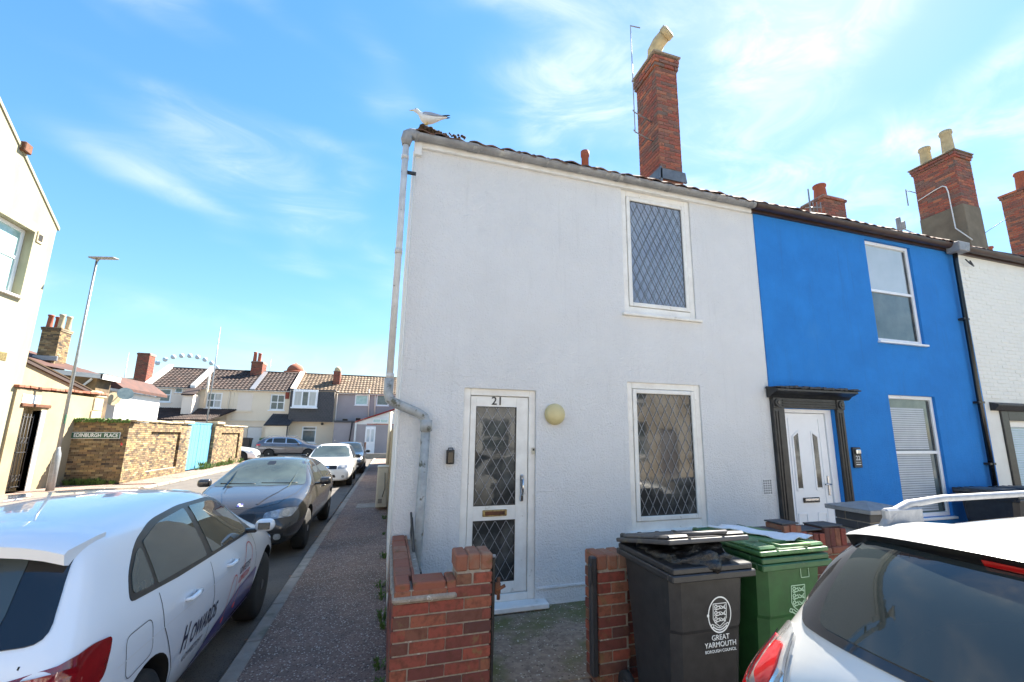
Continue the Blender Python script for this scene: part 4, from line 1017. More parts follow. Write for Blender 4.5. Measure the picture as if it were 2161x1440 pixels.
# front printing (on the slightly sloping front face)
def front_y(z, d=.70, h=1.0): # front surface of the bin body
    return -d/2+.045+(h*.64-z)*.0001 if z > h*.64 else -d/2+.055+(h*.62-z)*.07
zc = .62
crest(b1, .055, None, .715, .165, 'print_white')
text('bin_text', 'GREAT', .040, (.055, -.3095, .590), FACE_FRONT, 'print_white', b1)
text('bin_text', 'YARMOUTH', .040, (.055, -.3075, .552), FACE_FRONT, 'print_white', b1)
text('bin_text', 'BOROUGH COUNCIL', .0225, (.055, -.306, .518), FACE_FRONT, 'print_white', b1)
MB().prism([(-.243, .60), (-.238, .655), (-.228, .60)], -.20, -.199, 'xz').build('sticker', 'print_pale_green', b1)
bg_ = MB(); Rg = random.Random(3)
bmb = bg_.bm
bmesh.ops.create_icosphere(bmb, subdivisions=4, radius=1)
for v in bmb.verts:
    d_ = v.co.normalized(); n = math.sin(d_.x*9+d_.y*5)*.07+math.sin(d_.y*17+d_.z*11)*.05+math.sin(d_.x*23-d_.z*7)*.035
    v.co = Vector((d_.x*.245*(1+n), d_.y*.335*(1+n)-.03, 1.00+d_.z*(.095-.055*d_.y)*(1+n*3.2)))
bagob = bg_.build('bin_bag', 'bag', None, smooth=True)
bagob.location = Vector((bx+.005, by-.03, bagob.location.z)); tag(bagob, 'shiny black refuse bag bulging out under the lid of the black bin', 'bin bag')
b2, fy = wheelie('green wheelie bin with a white paper sheet on its closed lid', (2.565, 2.745, 0), R(0), 'bin_green', 'bin_green_lid', R(.6), 'wheelie bins by the garden wall', w=.545)
crest(b2, .03, None, .735, .20, 'print_pale_green', ring=False)
mb = MB(); a0, a1, c0, c1, y_ = .055, .125, .855, .925, -.3130
for q in ((a0, a1, c0, c0+.003), (a0, a1, c1-.003, c1), (a0, a0+.003, c0, c1), (a1-.003, a1, c0, c1)): mb.box(q[0], q[1], y_-.018, y_-.0165, q[2], q[3])
mb.build('printed_box', 'print_pale_green', b2)
text('bin_text', 'GREAT', .040, (.03, -.3095, .590), FACE_FRONT, 'print_pale_green', b2)
text('bin_text', 'YARMOUTH', .040, (.03, -.3075, .552), FACE_FRONT, 'print_pale_green', b2)
pp = MB(); N_ = 10
g = [[pp.v((2.36+.20*i/N_+.30*k/N_+.01*math.sin(k*1.3), 2.98-.50*k/N_+.03*i/N_, 1.078+.012*math.sin(i*.9+k*.5)+.006*math.cos(k*1.8+i))) for k in range(N_+1)] for i in range(N_+1)]
for i in range(N_):
    for k in range(N_): pp.bm.faces.new((g[i][k], g[i+1][k], g[i+1][k+1], g[i][k+1]))
po = pp.build('paper_sheet', 'paper', None, smooth=True); po.modifiers.new('s', 'SOLIDIFY').thickness = .006
tag(po, 'crumpled white sheet lying on the lid of the green bin', 'paper sheet')
# dark bins beyond the estate car in front of 22/23
for k, (x, y, rz, lb_) in enumerate(((8.25, 4.20, .05, 'dark grey wheelie bin lid left of the pair behind the roof rail'), (9.0, 4.15, -.06, 'dark grey wheelie bin lid right of the pair behind the roof rail'))):
    t, _ = wheelie(lb_, (x, y, 0), rz, 'bin_black', 'bin_lid_grey', R(1.5), 'dark bins before the blue house', h=1.0)

# ================================================================ HERRING GULL
gu = carroot('gull', 'white and grey herring gull standing on the mossy roof corner', 'gull', (.17, 4.57, 5.155), R(-8)); gu.scale = (.80, .80, .80)
def loft(secs, name, mat, parent, n=14, sub=1):
    mb = MB(); rings = []
    for x, z, ry, rz in secs: rings.append([mb.v((x, ry*math.cos(2*PI*k/n), z+rz*math.sin(2*PI*k/n))) for k in range(n)])
    for a, b in zip(rings, rings[1:]):
        for k in range(n): mb.bm.faces.new((a[k], a[(k+1) % n], b[(k+1) % n], b[k]))
    mb.bm.faces.new(rings[0][::-1]); mb.bm.faces.new(rings[-1])
    o = mb.build(name, mat, parent, smooth=True); return subsurf(o, sub) if sub else o
# body, neck and head as one surface (bill towards -x)
loft([(-.165, .222, .006, .006), (-.160, .223, .018, .018), (-.135, .226, .030, .031), (-.105, .215, .034, .037), (-.085, .185, .038, .045), (-.065, .145, .055, .062), (-.02, .115, .075, .072), (.05, .108, .078, .072), (.12, .120, .062, .055), (.19, .143, .038, .032), (.26, .165, .022, .012), (.30, .172, .018, .005)], 'body', 'feather_white', gu)
loft([(-.225, .212, .003, .003), (-.205, .217, .006, .008), (-.175, .222, .009, .011), (-.150, .224, .012, .013)], 'bill', 'beak', gu, 8)
for s in (-1, 1):
    wm = MB(); pts = [(-.045, .165, .045), (.0, .185, .05), (.08, .182, .055), (.16, .175, .045), (.24, .178, .022), (.30, .182, .008), (.22, .152, .030), (.12, .125, .068), (.03, .115, .078), (-.03, .13, .062)]
    A = [wm.v((x, s*(y+.006), z)) for x, z, y in pts]; B = [wm.v((x, s*(y-.012), z)) for x, z, y in pts]
    wm.bm.faces.new(A); wm.bm.faces.new(B[::-1])
    for i in range(len(pts)): wm.bm.faces.new((A[i], B[i], B[(i+1) % len(pts)], A[(i+1) % len(pts)]))
    wm.build('wing', 'feather_grey', gu)
    tm_ = MB(); tm_.prism([(.20, .176), (.315, .200), (.345, .196), (.30, .176), (.24, .166)], s*.020, s*.028, 'xz'); tm_.build('wing_tip', 'black_paint', gu)
    MB().tube([(.035, s*.022, .05), (.03, s*.022, .0)], .005, 6).build('leg', 'beak', gu)
    MB().prism([(0.0, -.001), (.04, -.001), (.04, .006), (-.01, .004)], s*.012, s*.034, 'xz').build('foot', 'beak', gu)
    MB().lathe([(.001, -.002), (.005, 0), (.001, .002)], (-.135, s*.029, .232), 'y', 8).build('eye', 'black_gloss', gu)
# ================================================================ CARS
def rpoly(pts, r, n=4):
    """round the corners of a 2D polygon; r may be a list per corner"""
    out_ = []; N_ = len(pts)
    for i, p in enumerate(pts):
        p = Vector(p); a = Vector(pts[i-1]); b = Vector(pts[(i+1) % N_]); rr = r[i] if isinstance(r, (list, tuple)) else r
        if rr <= 0: out_.append(tuple(p)); continue
        da, db = (a-p), (b-p); rr = min(rr, da.length*.45, db.length*.45); pa, pb = p+da.normalized()*rr, p+db.normalized()*rr
        for k in range(n+1):
            t = k/n; out_.append(tuple(pa*(1-t)**2+p*2*t*(1-t)+pb*t*t))
    return out_

class Car:
    def __init__(self, name, label, cat, loc, rotz, stations, paint, axles, wr=.315, ww=.20, rim='rim_silver', spokes=10, arch_r=None, hw=.87, group=None, sub=2):
        self.root = carroot(name, label, cat, loc, rotz, group); self.paint = paint; self.hw = hw
        mb = MB(); rings = []
        for (x, zb, ws, wm, zm, wb, zbl, wr_, zr) in stations:
            zt = zr-zbl
            half = [(0, zb), (ws-.12, zb), (ws, zb+.07), (wm, zm), (wm*.995, zm+(zbl-zm)*.55), (wb, zbl), (wr_+(wb-wr_)*.40, zbl+zt*.52), (wr_, zr-min(.065, zt*.32)), (wr_*.72, zr-min(.018, zt*.10)), (0, zr)]
            ring = [mb.v((x, -y, z)) for y, z in half]+[mb.v((x, y, z)) for y, z in half[-2:0:-1]]
            rings.append(ring)
        n = len(rings[0])
        for a, b in zip(rings, rings[1:]):
            for k in range(n): mb.bm.faces.new((a[k], a[(k+1) % n], b[(k+1) % n], b[k]))
        for rg in (rings[0], rings[-1]):
            for i in range(0, 9):
                l0, l1 = (n-i) % n, (n-i-1) % n
                vs = [rg[i], rg[i+1], rg[l1], rg[l0]]; u_ = []
                for v in vs:
                    if v not in u_: u_.append(v)
                if len(u_) >= 3: mb.bm.faces.new(u_)
        body = mb.build('body', paint, self.root, smooth=True, origin=(0, 0, 0))
        subsurf(body, sub)
        self.ar = arch_r or wr+.05
        # wheel arches cut with cylinders
        cut = MB()
        for ax in axles:
            for s in (-1, 1):
                y0, y1 = (s*(hw-.27), s*(hw+.1)) if s > 0 else (s*(hw+.1), s*(hw-.27))
                cut.lathe([(self.ar, y0), (self.ar, y1)], (ax, 0, wr+.015), 'y', 40)
        bmesh.ops.recalc_face_normals(cut.bm, faces=cut.bm.faces)
        cme = bpy.data.meshes.new('c'); cut.bm.to_mesh(cme); cut.bm.free(); cme.materials.append(MT[paint]); cme.materials.append(MT['arch'])
        for p in cme.polygons: p.material_index = 1
        co = bpy.data.objects.new('c', cme); COL.objects.link(co)
        body.data.materials.append(MT['arch'])
        keep = body.location.copy(); pr = body.parent; body.parent = None; body.location = (0, 0, 0)
        md = body.modifiers.new('b', 'BOOLEAN'); md.operation = 'DIFFERENCE'; md.object = co; md.solver = 'EXACT'
        dg = bpy.context.evaluated_depsgraph_get(); dg.update()
        me = bpy.data.meshes.new_from_object(body.evaluated_get(dg)); body.modifiers.clear()
        old = body.data; body.data = me; bpy.data.objects.remove(co); body.parent = pr; body.location = keep
        me.set_sharp_from_angle(angle=R(40))
        self.body = body
        self.bvh = BVHTree.FromPolygons([v.co.copy() for v in me.vertices], [tuple(p.vertices) for p in me.polygons])
        # wheels
        proto = None
        for ax in axles:
            for s in (-1, 1):
                if proto is None:
                    w_ = MB().lathe([(wr*.66, -ww/2), (wr*.90, -ww/2), (wr*.985, -ww/2+.02), (wr, -ww/2+.045), (wr, ww/2-.045), (wr*.985, ww/2-.02), (wr*.90, ww/2), (wr*.66, ww/2)], (0, 0, 0), 'y', 40)
                    bmesh.ops.recalc_face_normals(w_.bm, faces=w_.bm.faces); tm = bpy.data.meshes.new('wheel'); w_.bm.to_mesh(tm); w_.bm.free(); tm.materials.append(MT['tyre'])
                    w_ = MB(); w_.lathe([(wr*.60, -.06), (wr*.665, -.095), (wr*.69, -.10), (wr*.69, -.085), (wr*.66, .0), (wr*.60, .02)], (0, 0, 0), 'y', 36)
                    for k in range(spokes):
                        a = 2*PI*k/spokes
                        w_.box(-.017, .017, -.094, -.05, wr*.10, wr*.64, .005, M=Matrix.Rotation(a, 4, 'Y'))
                    w_.lathe([(.045, -.104), (.06, -.09), (.06, -.04)], (0, 0, 0), 'y', 16)
                    bmesh.ops.recalc_face_normals(w_.bm, faces=w_.bm.faces); rm = bpy.data.meshes.new('rim'); w_.bm.to_mesh(rm); w_.bm.free(); rm.materials.append(MT[rim])
                    bm_ = MB().lathe([(.02, -.035), (wr*.58, -.035), (wr*.58, -.025)], (0, 0, 0), 'y', 24); bdm = bpy.data.meshes.new('disc'); bm_.bm.to_mesh(bdm); bm_.bm.free(); bdm.materials.append(MT['arch']); proto = 1
                wo = inst(tm, 'wheel', self.root, (ax, s*(hw-ww/2-.015), wr), (0, 0, 0 if s < 0 else PI)); WL[wo] = Vector((0, 0, 0))
                ro = inst(rm, 'rim', wo, (0, 0, 0)); inst(bdm, 'brake_disc', wo, (0, 0, 0))
    def hit(self, p, d):
        d = Vector(d).normalized(); h = self.bvh.ray_cast(Vector(p)-d*3, d)
        if h[0] is None:
            h = self.bvh.find_nearest(Vector(p))
        n = h[1]
        if n.dot(d) > 0: n = -n
        return h[0], n
    def patch(self, name, mat, poly, view, off=.003, grid=.06, parent=None, skirt=True, side=1):
        """panel cut to the outline poly and laid on the bodywork. view: 'side' poly=(x,z), 'rear'/'front' poly=(y,z), 'top' poly=(x,y)"""
        if view == 'side': P = lambda a, b: Vector((a, side*1.5, b)); d = (0, -side, 0)
        elif view == 'rear': P = lambda a, b: Vector((-3, a, b)); d = (1, 0, 0)
        elif view == 'front': P = lambda a, b: Vector((3, a, b)); d = (-1, 0, 0)
        elif view == 'top': P = lambda a, b: Vector((a, b, 3)); d = (0, 0, -1)
        elif view == 'screen': P = lambda a, b: Vector((2, a, b+1.0)); d = (-1, 0, -.5)      # windscreen, (y,z)
        bm = bmesh.new()
        f = bm.faces.new([bm.verts.new((a, b, 0)) for a, b in poly])
        xs = [p[0] for p in poly]; zs = [p[1] for p in poly]
        for (lo, hi, no) in ((min(xs), max(xs), (1, 0, 0)), (min(zs), max(zs), (0, 1, 0))):
            k = lo+grid
            while k < hi:
                co = (k, 0, 0) if no[0] else (0, k, 0)
                bmesh.ops.bisect_plane(bm, geom=bm.verts[:]+bm.edges[:]+bm.faces[:], plane_co=co, plane_no=no); k += grid
        be = [e for e in bm.edges if len(e.link_faces) == 1]
        dd = Vector(d).normalized()
        base = {}
        for v in bm.verts:
            p = P(v.co.x, v.co.y)
            hp, n = self.hit(p, d) if view != 'screen' else self.hit(p, d)
            base[v] = (hp, n); v.co = hp+n*off
        if skirt:
            r_ = bmesh.ops.extrude_edge_only(bm, edges=be)
            nv = [g for g in r_['geom'] if isinstance(g, bmesh.types.BMVert)]
            for v in nv:
                hp, n = self.bvh.find_nearest(v.co)[:2]; v.co = hp-(n*.004)
        bmesh.ops.triangulate(bm, faces=[f for f in bm.faces if len(f.verts) > 4])
        mb = MB(); mb.bm.free(); mb.bm = bm
        o = mb.build(name, mat, parent or self.root, smooth=True, origin=(0, 0, 0), recalc=False)
        # consistent outward normals
        me = o.data; me.set_sharp_from_angle(angle=R(40))
        bm = bmesh.new(); bm.from_mesh(me); bmesh.ops.recalc_face_normals(bm, faces=bm.faces)
        s = sum(f.normal.dot(-dd)*f.calc_area() for f in bm.faces)
        if s < 0: bmesh.ops.reverse_faces(bm, faces=bm.faces)
        bm.to_mesh(me); bm.free()
        return o
    def line(self, name, mat, pts, view, w_=.006, off=.0015, side=1, closed=False, parent=None, step=.05):
        P_ = [Vector(p) for p in pts]
        if closed: P_.append(P_[0])
        q = []
        for a, b in zip(P_, P_[1:]):
            n = max(1, int((b-a).length/step))
            q += [a+(b-a)*k/n for k in range(n)]
        q.append(P_[-1])
        L_, R_ = [], []
        for i, p in enumerate(q):
            t = (q[min(i+1, len(q)-1)]-q[max(i-1, 0)]).normalized(); nn = Vector((-t.y, t.x))*w_/2
            L_.append(p+nn); R_.append(p-nn)
        conv = {'side': (lambda a: Vector((a.x, side*1.5, a.y)), (0, -side, 0)), 'rear': (lambda a: Vector((-3, a.x, a.y)), (1, 0, 0)), 'front': (lambda a: Vector((3, a.x, a.y)), (-1, 0, 0)), 'top': (lambda a: Vector((a.x, a.y, 3)), (0, 0, -1))}[view]
        mb = MB(); rows = []
        for a, b in zip(L_, R_):
            r_ = []
            for s in (a, b):
                hp, n = self.hit(conv[0](s), conv[1]); r_.append(mb.v(hp+n*off))
            rows.append(r_)
        for a, b in zip(rows, rows[1:]): mb.bm.faces.new((a[0], a[1], b[1], b[0]))
        return mb.build(name, mat, parent or self.root, origin=(0, 0, 0), smooth=True)
    def letters(self, name, s, size, x, z, mat, side=-1, angle=0, shear=0, off=.003, mirror=False, spacing=1.0, parent=None, sx=1.0):
        me = text_mesh(s, size, depth=0, shear=shear, spacing=spacing, bold=size*.018)
        for v in me.vertices:
            p = Matrix.Rotation(angle, 2) @ Vector((v.co.x*sx, v.co.y))
            xx = x+(-p.x if side > 0 else p.x)
            hp, n = self.hit(Vector((xx, side*1.5, z+p.y)), (0, -side, 0)); v.co = hp+n*off
        me.materials.clear(); me.materials.append(MT[mat])
        o = inst(me, name, parent or self.root, (0, 0, 0)); return o
    def wing_mirror(self, x, y, z, side, mat, size=1.0):
        mb = MB(); s = side
        mb.box(x-.06*size, x+.09*size, min(y, y+s*.20*size), max(y, y+s*.20*size), z-.06*size, z+.075*size, .05, 4)
        o = mb.build('wing_mirror', mat, self.root, smooth=True)
        MB().box(x-.068*size, x-.058*size, min(y+s*.035, y+s*.165*size), max(y+s*.035, y+s*.165*size), z-.03*size, z+.045*size, .003).build('mirror_glass', 'car_glass', o)
        MB().box(x-.02, x+.06, min(y-s*.10, y+s*.02), max(y-s*.10, y+s*.02), z-.055, z-.02, .01).build('mirror_arm', 'car_trim', o)
        return o
    def handle(self, x, z, side, mat):
        hp, n = self.hit(Vector((x, side*1.5, z)), (0, -side, 0)); y = hp.y
        r_ = MB().lathe([(.02, 0), (.032, .002), (.034, .004)], (x+.03, y-side*.002, z-.005), 'y', 16); r_.build('handle_recess', 'gap' if False else mat, self.root)
        m_ = MB(); yy = y+side*.030
        m_.tube([(x-.085, y-side*.005, z), (x-.075, yy, z+.002), (x, yy+side*.008, z+.006), (x+.075, yy, z+.004), (x+.088, y-side*.005, z)], [.011, .014, .016, .014, .011], 10)
        return m_.build('door_handle', mat, self.root)

RD = -.10
# ---------------------------------------------------------------- white hatchback (left foreground)
ST = [(-2.02, .40, .60, .66, .50, .66, .78, .58, .90), (-2.0, .30, .72, .78, .52, .78, .88, .66, .99), (-1.93, .26, .78, .835, .56, .825, .95, .71, 1.06), (-1.84, .24, .81, .865, .60, .845, .98, .72, 1.17),
      (-1.72, .24, .82, .875, .60, .85, 1.0, .70, 1.33), (-1.60, .22, .82, .875, .60, .85, 1.005, .68, 1.425), (-1.35, .21, .82, .875, .60, .85, 1.0, .66, 1.45), (-.8, .2, .82, .875, .60, .845, .985, .64, 1.465), (-.1, .2, .82, .875, .60, .835, .96, .62, 1.46),
      (.35, .2, .82, .875, .60, .825, .94, .60, 1.40), (.75, .2, .82, .875, .60, .82, .925, .63, 1.19), (1.08, .2, .82, .875, .60, .815, .91, .69, 1.0), (1.25, .2, .81, .87, .58, .80, .885, .66, .955), (1.6, .21, .79, .855, .54, .78, .81, .62, .89), (1.85, .22, .72, .80, .50, .72, .70, .56, .80), (1.98, .25, .62, .70, .48, .62, .60, .48, .68), (2.03, .32, .52, .60, .46, .52, .54, .40, .58)]
hat = Car('hatchback', 'white hatchback with estate agent lettering and purple lower doors in the left foreground', 'car', (-1.985, 4.33, RD), R(90.6), ST, 'car_white', (-1.28, 1.27), wr=.315, rim='rim_dark', spokes=10, hw=.87)
A = -1
# side glass (right-hand side = y negative); black surround then three panes
for sd_ in (-1, 1):
    surround = rpoly([(-1.50, 1.035), (-.95, 1.00), (.55, .945), (.86, .935), (.34, 1.30), (.05, 1.345), (-.55, 1.365), (-1.0, 1.345), (-1.27, 1.275), (-1.44, 1.15)], [.05, .02, .02, .02, .10, .1, .1, .1, .1, .08])
    hat.patch('window_trim', 'car_trim', surround, 'side', .003, side=sd_)
    for nm, poly, rr in (('quarter_window', [(-1.455, 1.062), (-1.235, 1.045), (-1.235, 1.245), (-1.30, 1.225), (-1.42, 1.14)], .03),
                         ('rear_door_window', [(-1.195, 1.038), (-.44, 1.005), (-.50, 1.338), (-.95, 1.318), (-1.195, 1.26)], [.012, .02, .02, .08, .02]),
                         ('front_door_window', [(-.335, 1.0), (.60, .962), (.62, 1.05), (.30, 1.275), (.05, 1.318), (-.40, 1.337)], [.02, .02, .02, .1, .1, .02])):
        hat.patch(nm, 'car_glass_green', rpoly(poly, rr), 'side', .006, side=sd_)
    # shut lines
    hat.line('door_seam', 'gap', [(-1.20, .99), (-1.15, .80), (-1.02, .62), (-.93, .50), (-.88, .30)], 'side', side=sd_)
    hat.line('door_seam', 'gap', [(-.40, .95), (-.34, .72), (-.33, .30)], 'side', side=sd_)
    hat.line('door_seam', 'gap', [(.74, .92), (.80, .7), (.78, .34)], 'side', side=sd_)
    hat.line('shoulder_crease', 'car_white2', [(-1.62, .80), (-.9, .795), (.2, .775), (.9, .75)], 'side', w_=.007, off=.004, side=sd_)
    hat.patch('livery_panel', 'livery_purple', [(-.90, .215), (.92, .215), (.86, .60), (.30, .56), (-.20, .45), (-.60, .31), (-.90, .225)], 'side', .0025, side=sd_, skirt=False)
    hat.handle(-.78, .845, sd_, 'car_white'); hat.handle(.02, .835, sd_, 'car_white')
hat.line('fuel_flap', 'gap', rpoly([(-1.56, .90), (-1.30, .90), (-1.27, .72), (-1.53, .70)], .05), 'side', w_=.004, side=-1, closed=True)
hat.letters('lettering', 'H', .21, -.80, .60, 'livery_navy', shear=.2, sx=.62, off=.0035)
hat.letters('lettering', 'OWARDS', .150, -.47, .582, 'livery_navy', shear=.12, sx=.74)
hat.letters('lettering', 'LOWESTOFT', .052, -.60, .475, 'livery_navy', spacing=1.1)
hat.letters('lettering', 'LOWESTOFT', .07, .44, .70, 'livery_navy', sx=.8); hat.letters('lettering', 'LOWESTOFT', .07, .44, .63, 'livery_red', sx=.8)
for nm, pts in (('red_curve', [(.02, .44), (.06, .62), (.13, .70), (.20, .68), (.20, .56), (.14, .49)]), ('red_curve', [(.28, .46), (.40, .72), (.50, .86), (.60, .87), (.66, .80), (.62, .70)])):
    q = []
    P_ = [Vector(p) for p in pts]
    for i in range(len(P_)-1):
        p0, p1, p2, p3 = P_[max(i-1, 0)], P_[i], P_[i+1], P_[min(i+2, len(P_)-1)]
        for k in range(6):
            t = k/6; q.append(tuple(.5*((2*p1)+(-p0+p2)*t+(2*p0-5*p1+4*p2-p3)*t*t+(-p0+3*p1-3*p2+p3)*t**3)))
    q.append(tuple(P_[-1])); hat.line(nm, 'livery_red', q, 'side', w_=.009, off=.004, side=-1, step=.03)
hat.patch('red_dot', 'livery_red', rpoly([(.0, .40), (.04, .40), (.04, .44), (.0, .44)], .02), 'side', .005, side=-1)
hat.patch('red_dot', 'livery_red', rpoly([(.27, .42), (.31, .42), (.31, .46), (.27, .46)], .02), 'side', .005, side=-1)
hat.wing_mirror(.66, -.86, .995, -1, 'car_white', .82); hat.wing_mirror(.66, .86, .995, 1, 'car_white', .82)
# rear: screen, spoiler, lights
hat.patch('tailgate_trim', 'car_trim_gloss', rpoly([(-.74, 1.03), (.74, 1.03), (.645, 1.35), (-.645, 1.35)], [.06, .06, .02, .02]), 'rear', .006, grid=.04)
hat.patch('rear_window', 'car_glass_rear', rpoly([(-.58, 1.07), (.58, 1.07), (.52, 1.345), (-.52, 1.345)], .06), 'rear', .011, grid=.04)
sp = MB(); n = 20; rows = []
for k in range(n+1):
    y = -.665+1.33*k/n; e = abs(y/.665); cv = .07*e*e; dz = -.045*e**2.2
    dz = -.016*e*e-.055*e**5
    prof = [(-1.45, 1.436), (-1.60, 1.432), (-1.80, 1.412), (-1.822, 1.398), (-1.81, 1.352), (-1.76, 1.340), (-1.64, 1.335), (-1.45, 1.33)]
    rows.append([sp.v((x+cv*(1 if x < -1.5 else 0), y, z+dz)) for x, z in prof])
for a, b in zip(rows, rows[1:]):
    for k in range(8): sp.bm.faces.new((a[k], a[(k+1) % 8], b[(k+1) % 8], b[k]))
sp.bm.faces.new(rows[0]); sp.bm.faces.new(rows[-1][::-1])
spo = sp.build('spoiler', 'car_white', hat.root, origin=(0, 0, 0)); spo.data.set_sharp_from_angle(angle=R(50))
for p in spo.data.polygons: p.use_smooth = True
hat.line('roof_seam', 'gap', [(-1.50, -.58), (-1.50, .58)], 'top', w_=.006, off=.003)
hat.line('tailgate_seam', 'gap', [(-.70, .98), (-.69, .80), (-.60, .55), (-.55, .42)], 'rear'); hat.line('tailgate_seam', 'gap', [(.70, .98), (.69, .80), (.60, .55), (.55, .42)], 'rear')
for s in (-1, 1):
    hat.patch('tail_lamp', 'lamp_red', rpoly([(-2.05, .72), (-1.74, .82), (-1.68, .96), (-1.80, .975), (-2.05, .93)], .03), 'side', .010, side=s)
    hat.patch('tail_lamp', 'lamp_red', rpoly([(s*.30, .80), (s*.80, .74), (s*.84, .93), (s*.60, .94), (s*.30, .91)], .03), 'rear', .016, grid=.04)
    hat.patch('lamp_inner', 'lamp_red_bright', rpoly([(s*.40, .83), (s*.78, .78), (s*.79, .86), (s*.42, .885)], .02), 'rear', .022, grid=.04)
hat.patch('rear_badge', 'chrome', rpoly([(-.06, .82), (.06, .82), (.06, .94), (-.06, .94)], .055), 'rear', .008)
fin = MB(); fin.prism([(-1.30, 1.43), (-1.10, 1.43), (-1.24, 1.50), (-1.30, 1.50)], -.018, .018, 'xz'); fin.build('aerial_fin', 'car_trim', hat.root)
for s in (-1, 1): hat.patch('headlamp', 'lamp_head', rpoly([(1.62, .70), (1.92, .60), (1.98, .66), (1.72, .82)], .03), 'side', .008, side=s)

# ---------------------------------------------------------------- black car facing the camera
SB = [(-2.12, .45, .60, .66, .60, .64, .86, .56, .96), (-2.05, .30, .76, .82, .56, .80, .95, .66, 1.04), (-1.7, .22, .82, .875, .58, .83, .96, .62, 1.24), (-1.3, .2, .83, .88, .58, .83, .955, .58, 1.36), (-.7, .2, .83, .88, .58, .825, .95, .565, 1.415), (-.1, .2, .83, .88, .58, .82, .94, .56, 1.42),
      (.22, .2, .83, .88, .58, .82, .93, .60, 1.385), (.62, .2, .83, .88, .58, .815, .92, .69, 1.17), (.98, .2, .83, .88, .58, .81, .91, .765, 1.0), (1.12, .2, .83, .88, .57, .80, .90, .70, .985), (1.5, .2, .82, .875, .55, .78, .86, .60, .93), (1.85, .2, .78, .84, .52, .74, .78, .58, .85), (2.05, .2, .70, .76, .48, .68, .66, .54, .76), (2.15, .22, .62, .68, .44, .60, .56, .48, .66), (2.19, .28, .54, .60, .42, .50, .50, .40, .56)]
bmw = Car('black_car', 'glossy black car facing the camera behind the white hatchback', 'car', (-2.02, 9.95, RD), R(-90.5), SB, 'car_black', (-1.33, 1.33), wr=.315, rim='rim_silver', spokes=10, hw=.875)
ws_ = rpoly([(-.70, .985), (.70, .985), (.545, 1.365), (-.545, 1.365)], [.05, .05, .08, .08])
bmw.patch('windscreen', 'car_glass_green', ws_, 'front', .004)
def cabin(car, z=1.0):
    """parked wiper blades along the foot of the windscreen"""
    for y0, y1 in ((-.60, -.06), (.02, .58)):
        pts = [car.hit(Vector((3, y0+(y1-y0)*t/6, z+.012*(1-t/6))), (-1, 0, 0)) for t in range(7)]
        MB().tube([p+n*.012 for p, n in pts], .008, 6).build('wiper', 'car_trim', car.root)
cabin(bmw)
bmw.patch('rear_view_mirror', 'car_trim', rpoly([(-.07, 1.29), (.07, 1.29), (.06, 1.345), (-.06, 1.345)], .02), 'front', .006)
for sd_ in (-1, 1):
    bmw.patch('window_trim', 'car_trim', rpoly([(-1.42, .985), (.66, .95), (.70, .98), (.18, 1.335), (-.3, 1.37), (-.9, 1.355), (-1.35, 1.22)], [.06, .02, .02, .1, .1, .1, .1]), 'side', .003, side=sd_)
    for nm, p in (('rear_door_window', [(-1.30, 1.01), (-.42, .985), (-.46, 1.34), (-.9, 1.33), (-1.28, 1.20)]), ('front_door_window', [(-.34, .983), (.52, .97), (.14, 1.30), (-.3, 1.342)])):
        bmw.patch(nm, 'car_glass', rpoly(p, .03), 'side', .006, side=sd_)
    bmw.line('door_seam', 'gap', [(-.40, .95), (-.36, .3)], 'side', side=sd_); bmw.line('door_seam', 'gap', [(.72, .92), (.76, .3)], 'side', side=sd_)
    bmw.handle(-1.05, .86, sd_, 'car_black'); bmw.handle(-.18, .85, sd_, 'car_black'); bmw.wing_mirror(.50, sd_*.87, .99, sd_, 'car_black')
    # headlamps, kidneys, lower intakes, fog lamps
    bmw.patch('headlamp', 'lamp_head', rpoly([(sd_*.36, .60), (sd_*.72, .62), (sd_*.78, .73), (sd_*.60, .735), (sd_*.37, .69)], .03), 'front', .006)
    for q in ((.50, .665), (.64, .672)):
        bmw.patch('lamp_lens', 'lamp_clear', rpoly([(sd_*q[0]-.045, q[1]-.04), (sd_*q[0]+.045, q[1]-.04), (sd_*q[0]+.045, q[1]+.04), (sd_*q[0]-.045, q[1]+.04)], .045), 'front', .010)
    kd = rpoly([(sd_*.03, .555), (sd_*.27, .565), (sd_*.29, .66), (sd_*.25, .695), (sd_*.04, .685)], .04)
    bmw.patch('grille_frame', 'chrome' if False else 'car_black', kd, 'front', .012)
    bmw.patch('grille', 'car_trim', rpoly([(sd_*.045, .568), (sd_*.258, .578), (sd_*.275, .655), (sd_*.24, .682), (sd_*.055, .672)], .03), 'front', .014)
    for k in range(7): bmw.line('grille_bar', 'rim_dark', [(sd_*(.065+k*.03), .575), (sd_*(.065+k*.03), .672)], 'front', w_=.007, off=.020)
    bmw.patch('lower_intake', 'car_trim', rpoly([(sd_*.46, .30), (sd_*.62, .31), (sd_*.64, .40), (sd_*.48, .41)], .03), 'front', .004)
    bmw.patch('fog_lamp', 'lamp_clear', rpoly([(sd_*.53, .32), (sd_*.62, .32), (sd_*.62, .40), (sd_*.53, .40)], .045), 'front', .010)
bmw.patch('lower_intake', 'car_trim', rpoly([(-.40, .29), (.40, .29), (.36, .40), (-.36, .40)], .03), 'front', .004)
bmw.patch('number_plate', 'print_white', [(-.26, .44), (.26, .44), (.26, .54), (-.26, .54)], 'front', .012)
bmw.line('bonnet_seam', 'gap', [(1.02, -.70), (1.5, -.66), (1.92, -.50), (2.02, -.30), (2.04, 0), (2.02, .30), (1.92, .50), (1.5, .66), (1.02, .70)], 'top', w_=.007)
for s in (-1, 1): bmw.line('bonnet_crease', 'car_black', [(1.08, s*.46), (1.5, s*.38), (1.95, s*.22)], 'top', w_=.03, off=.008)
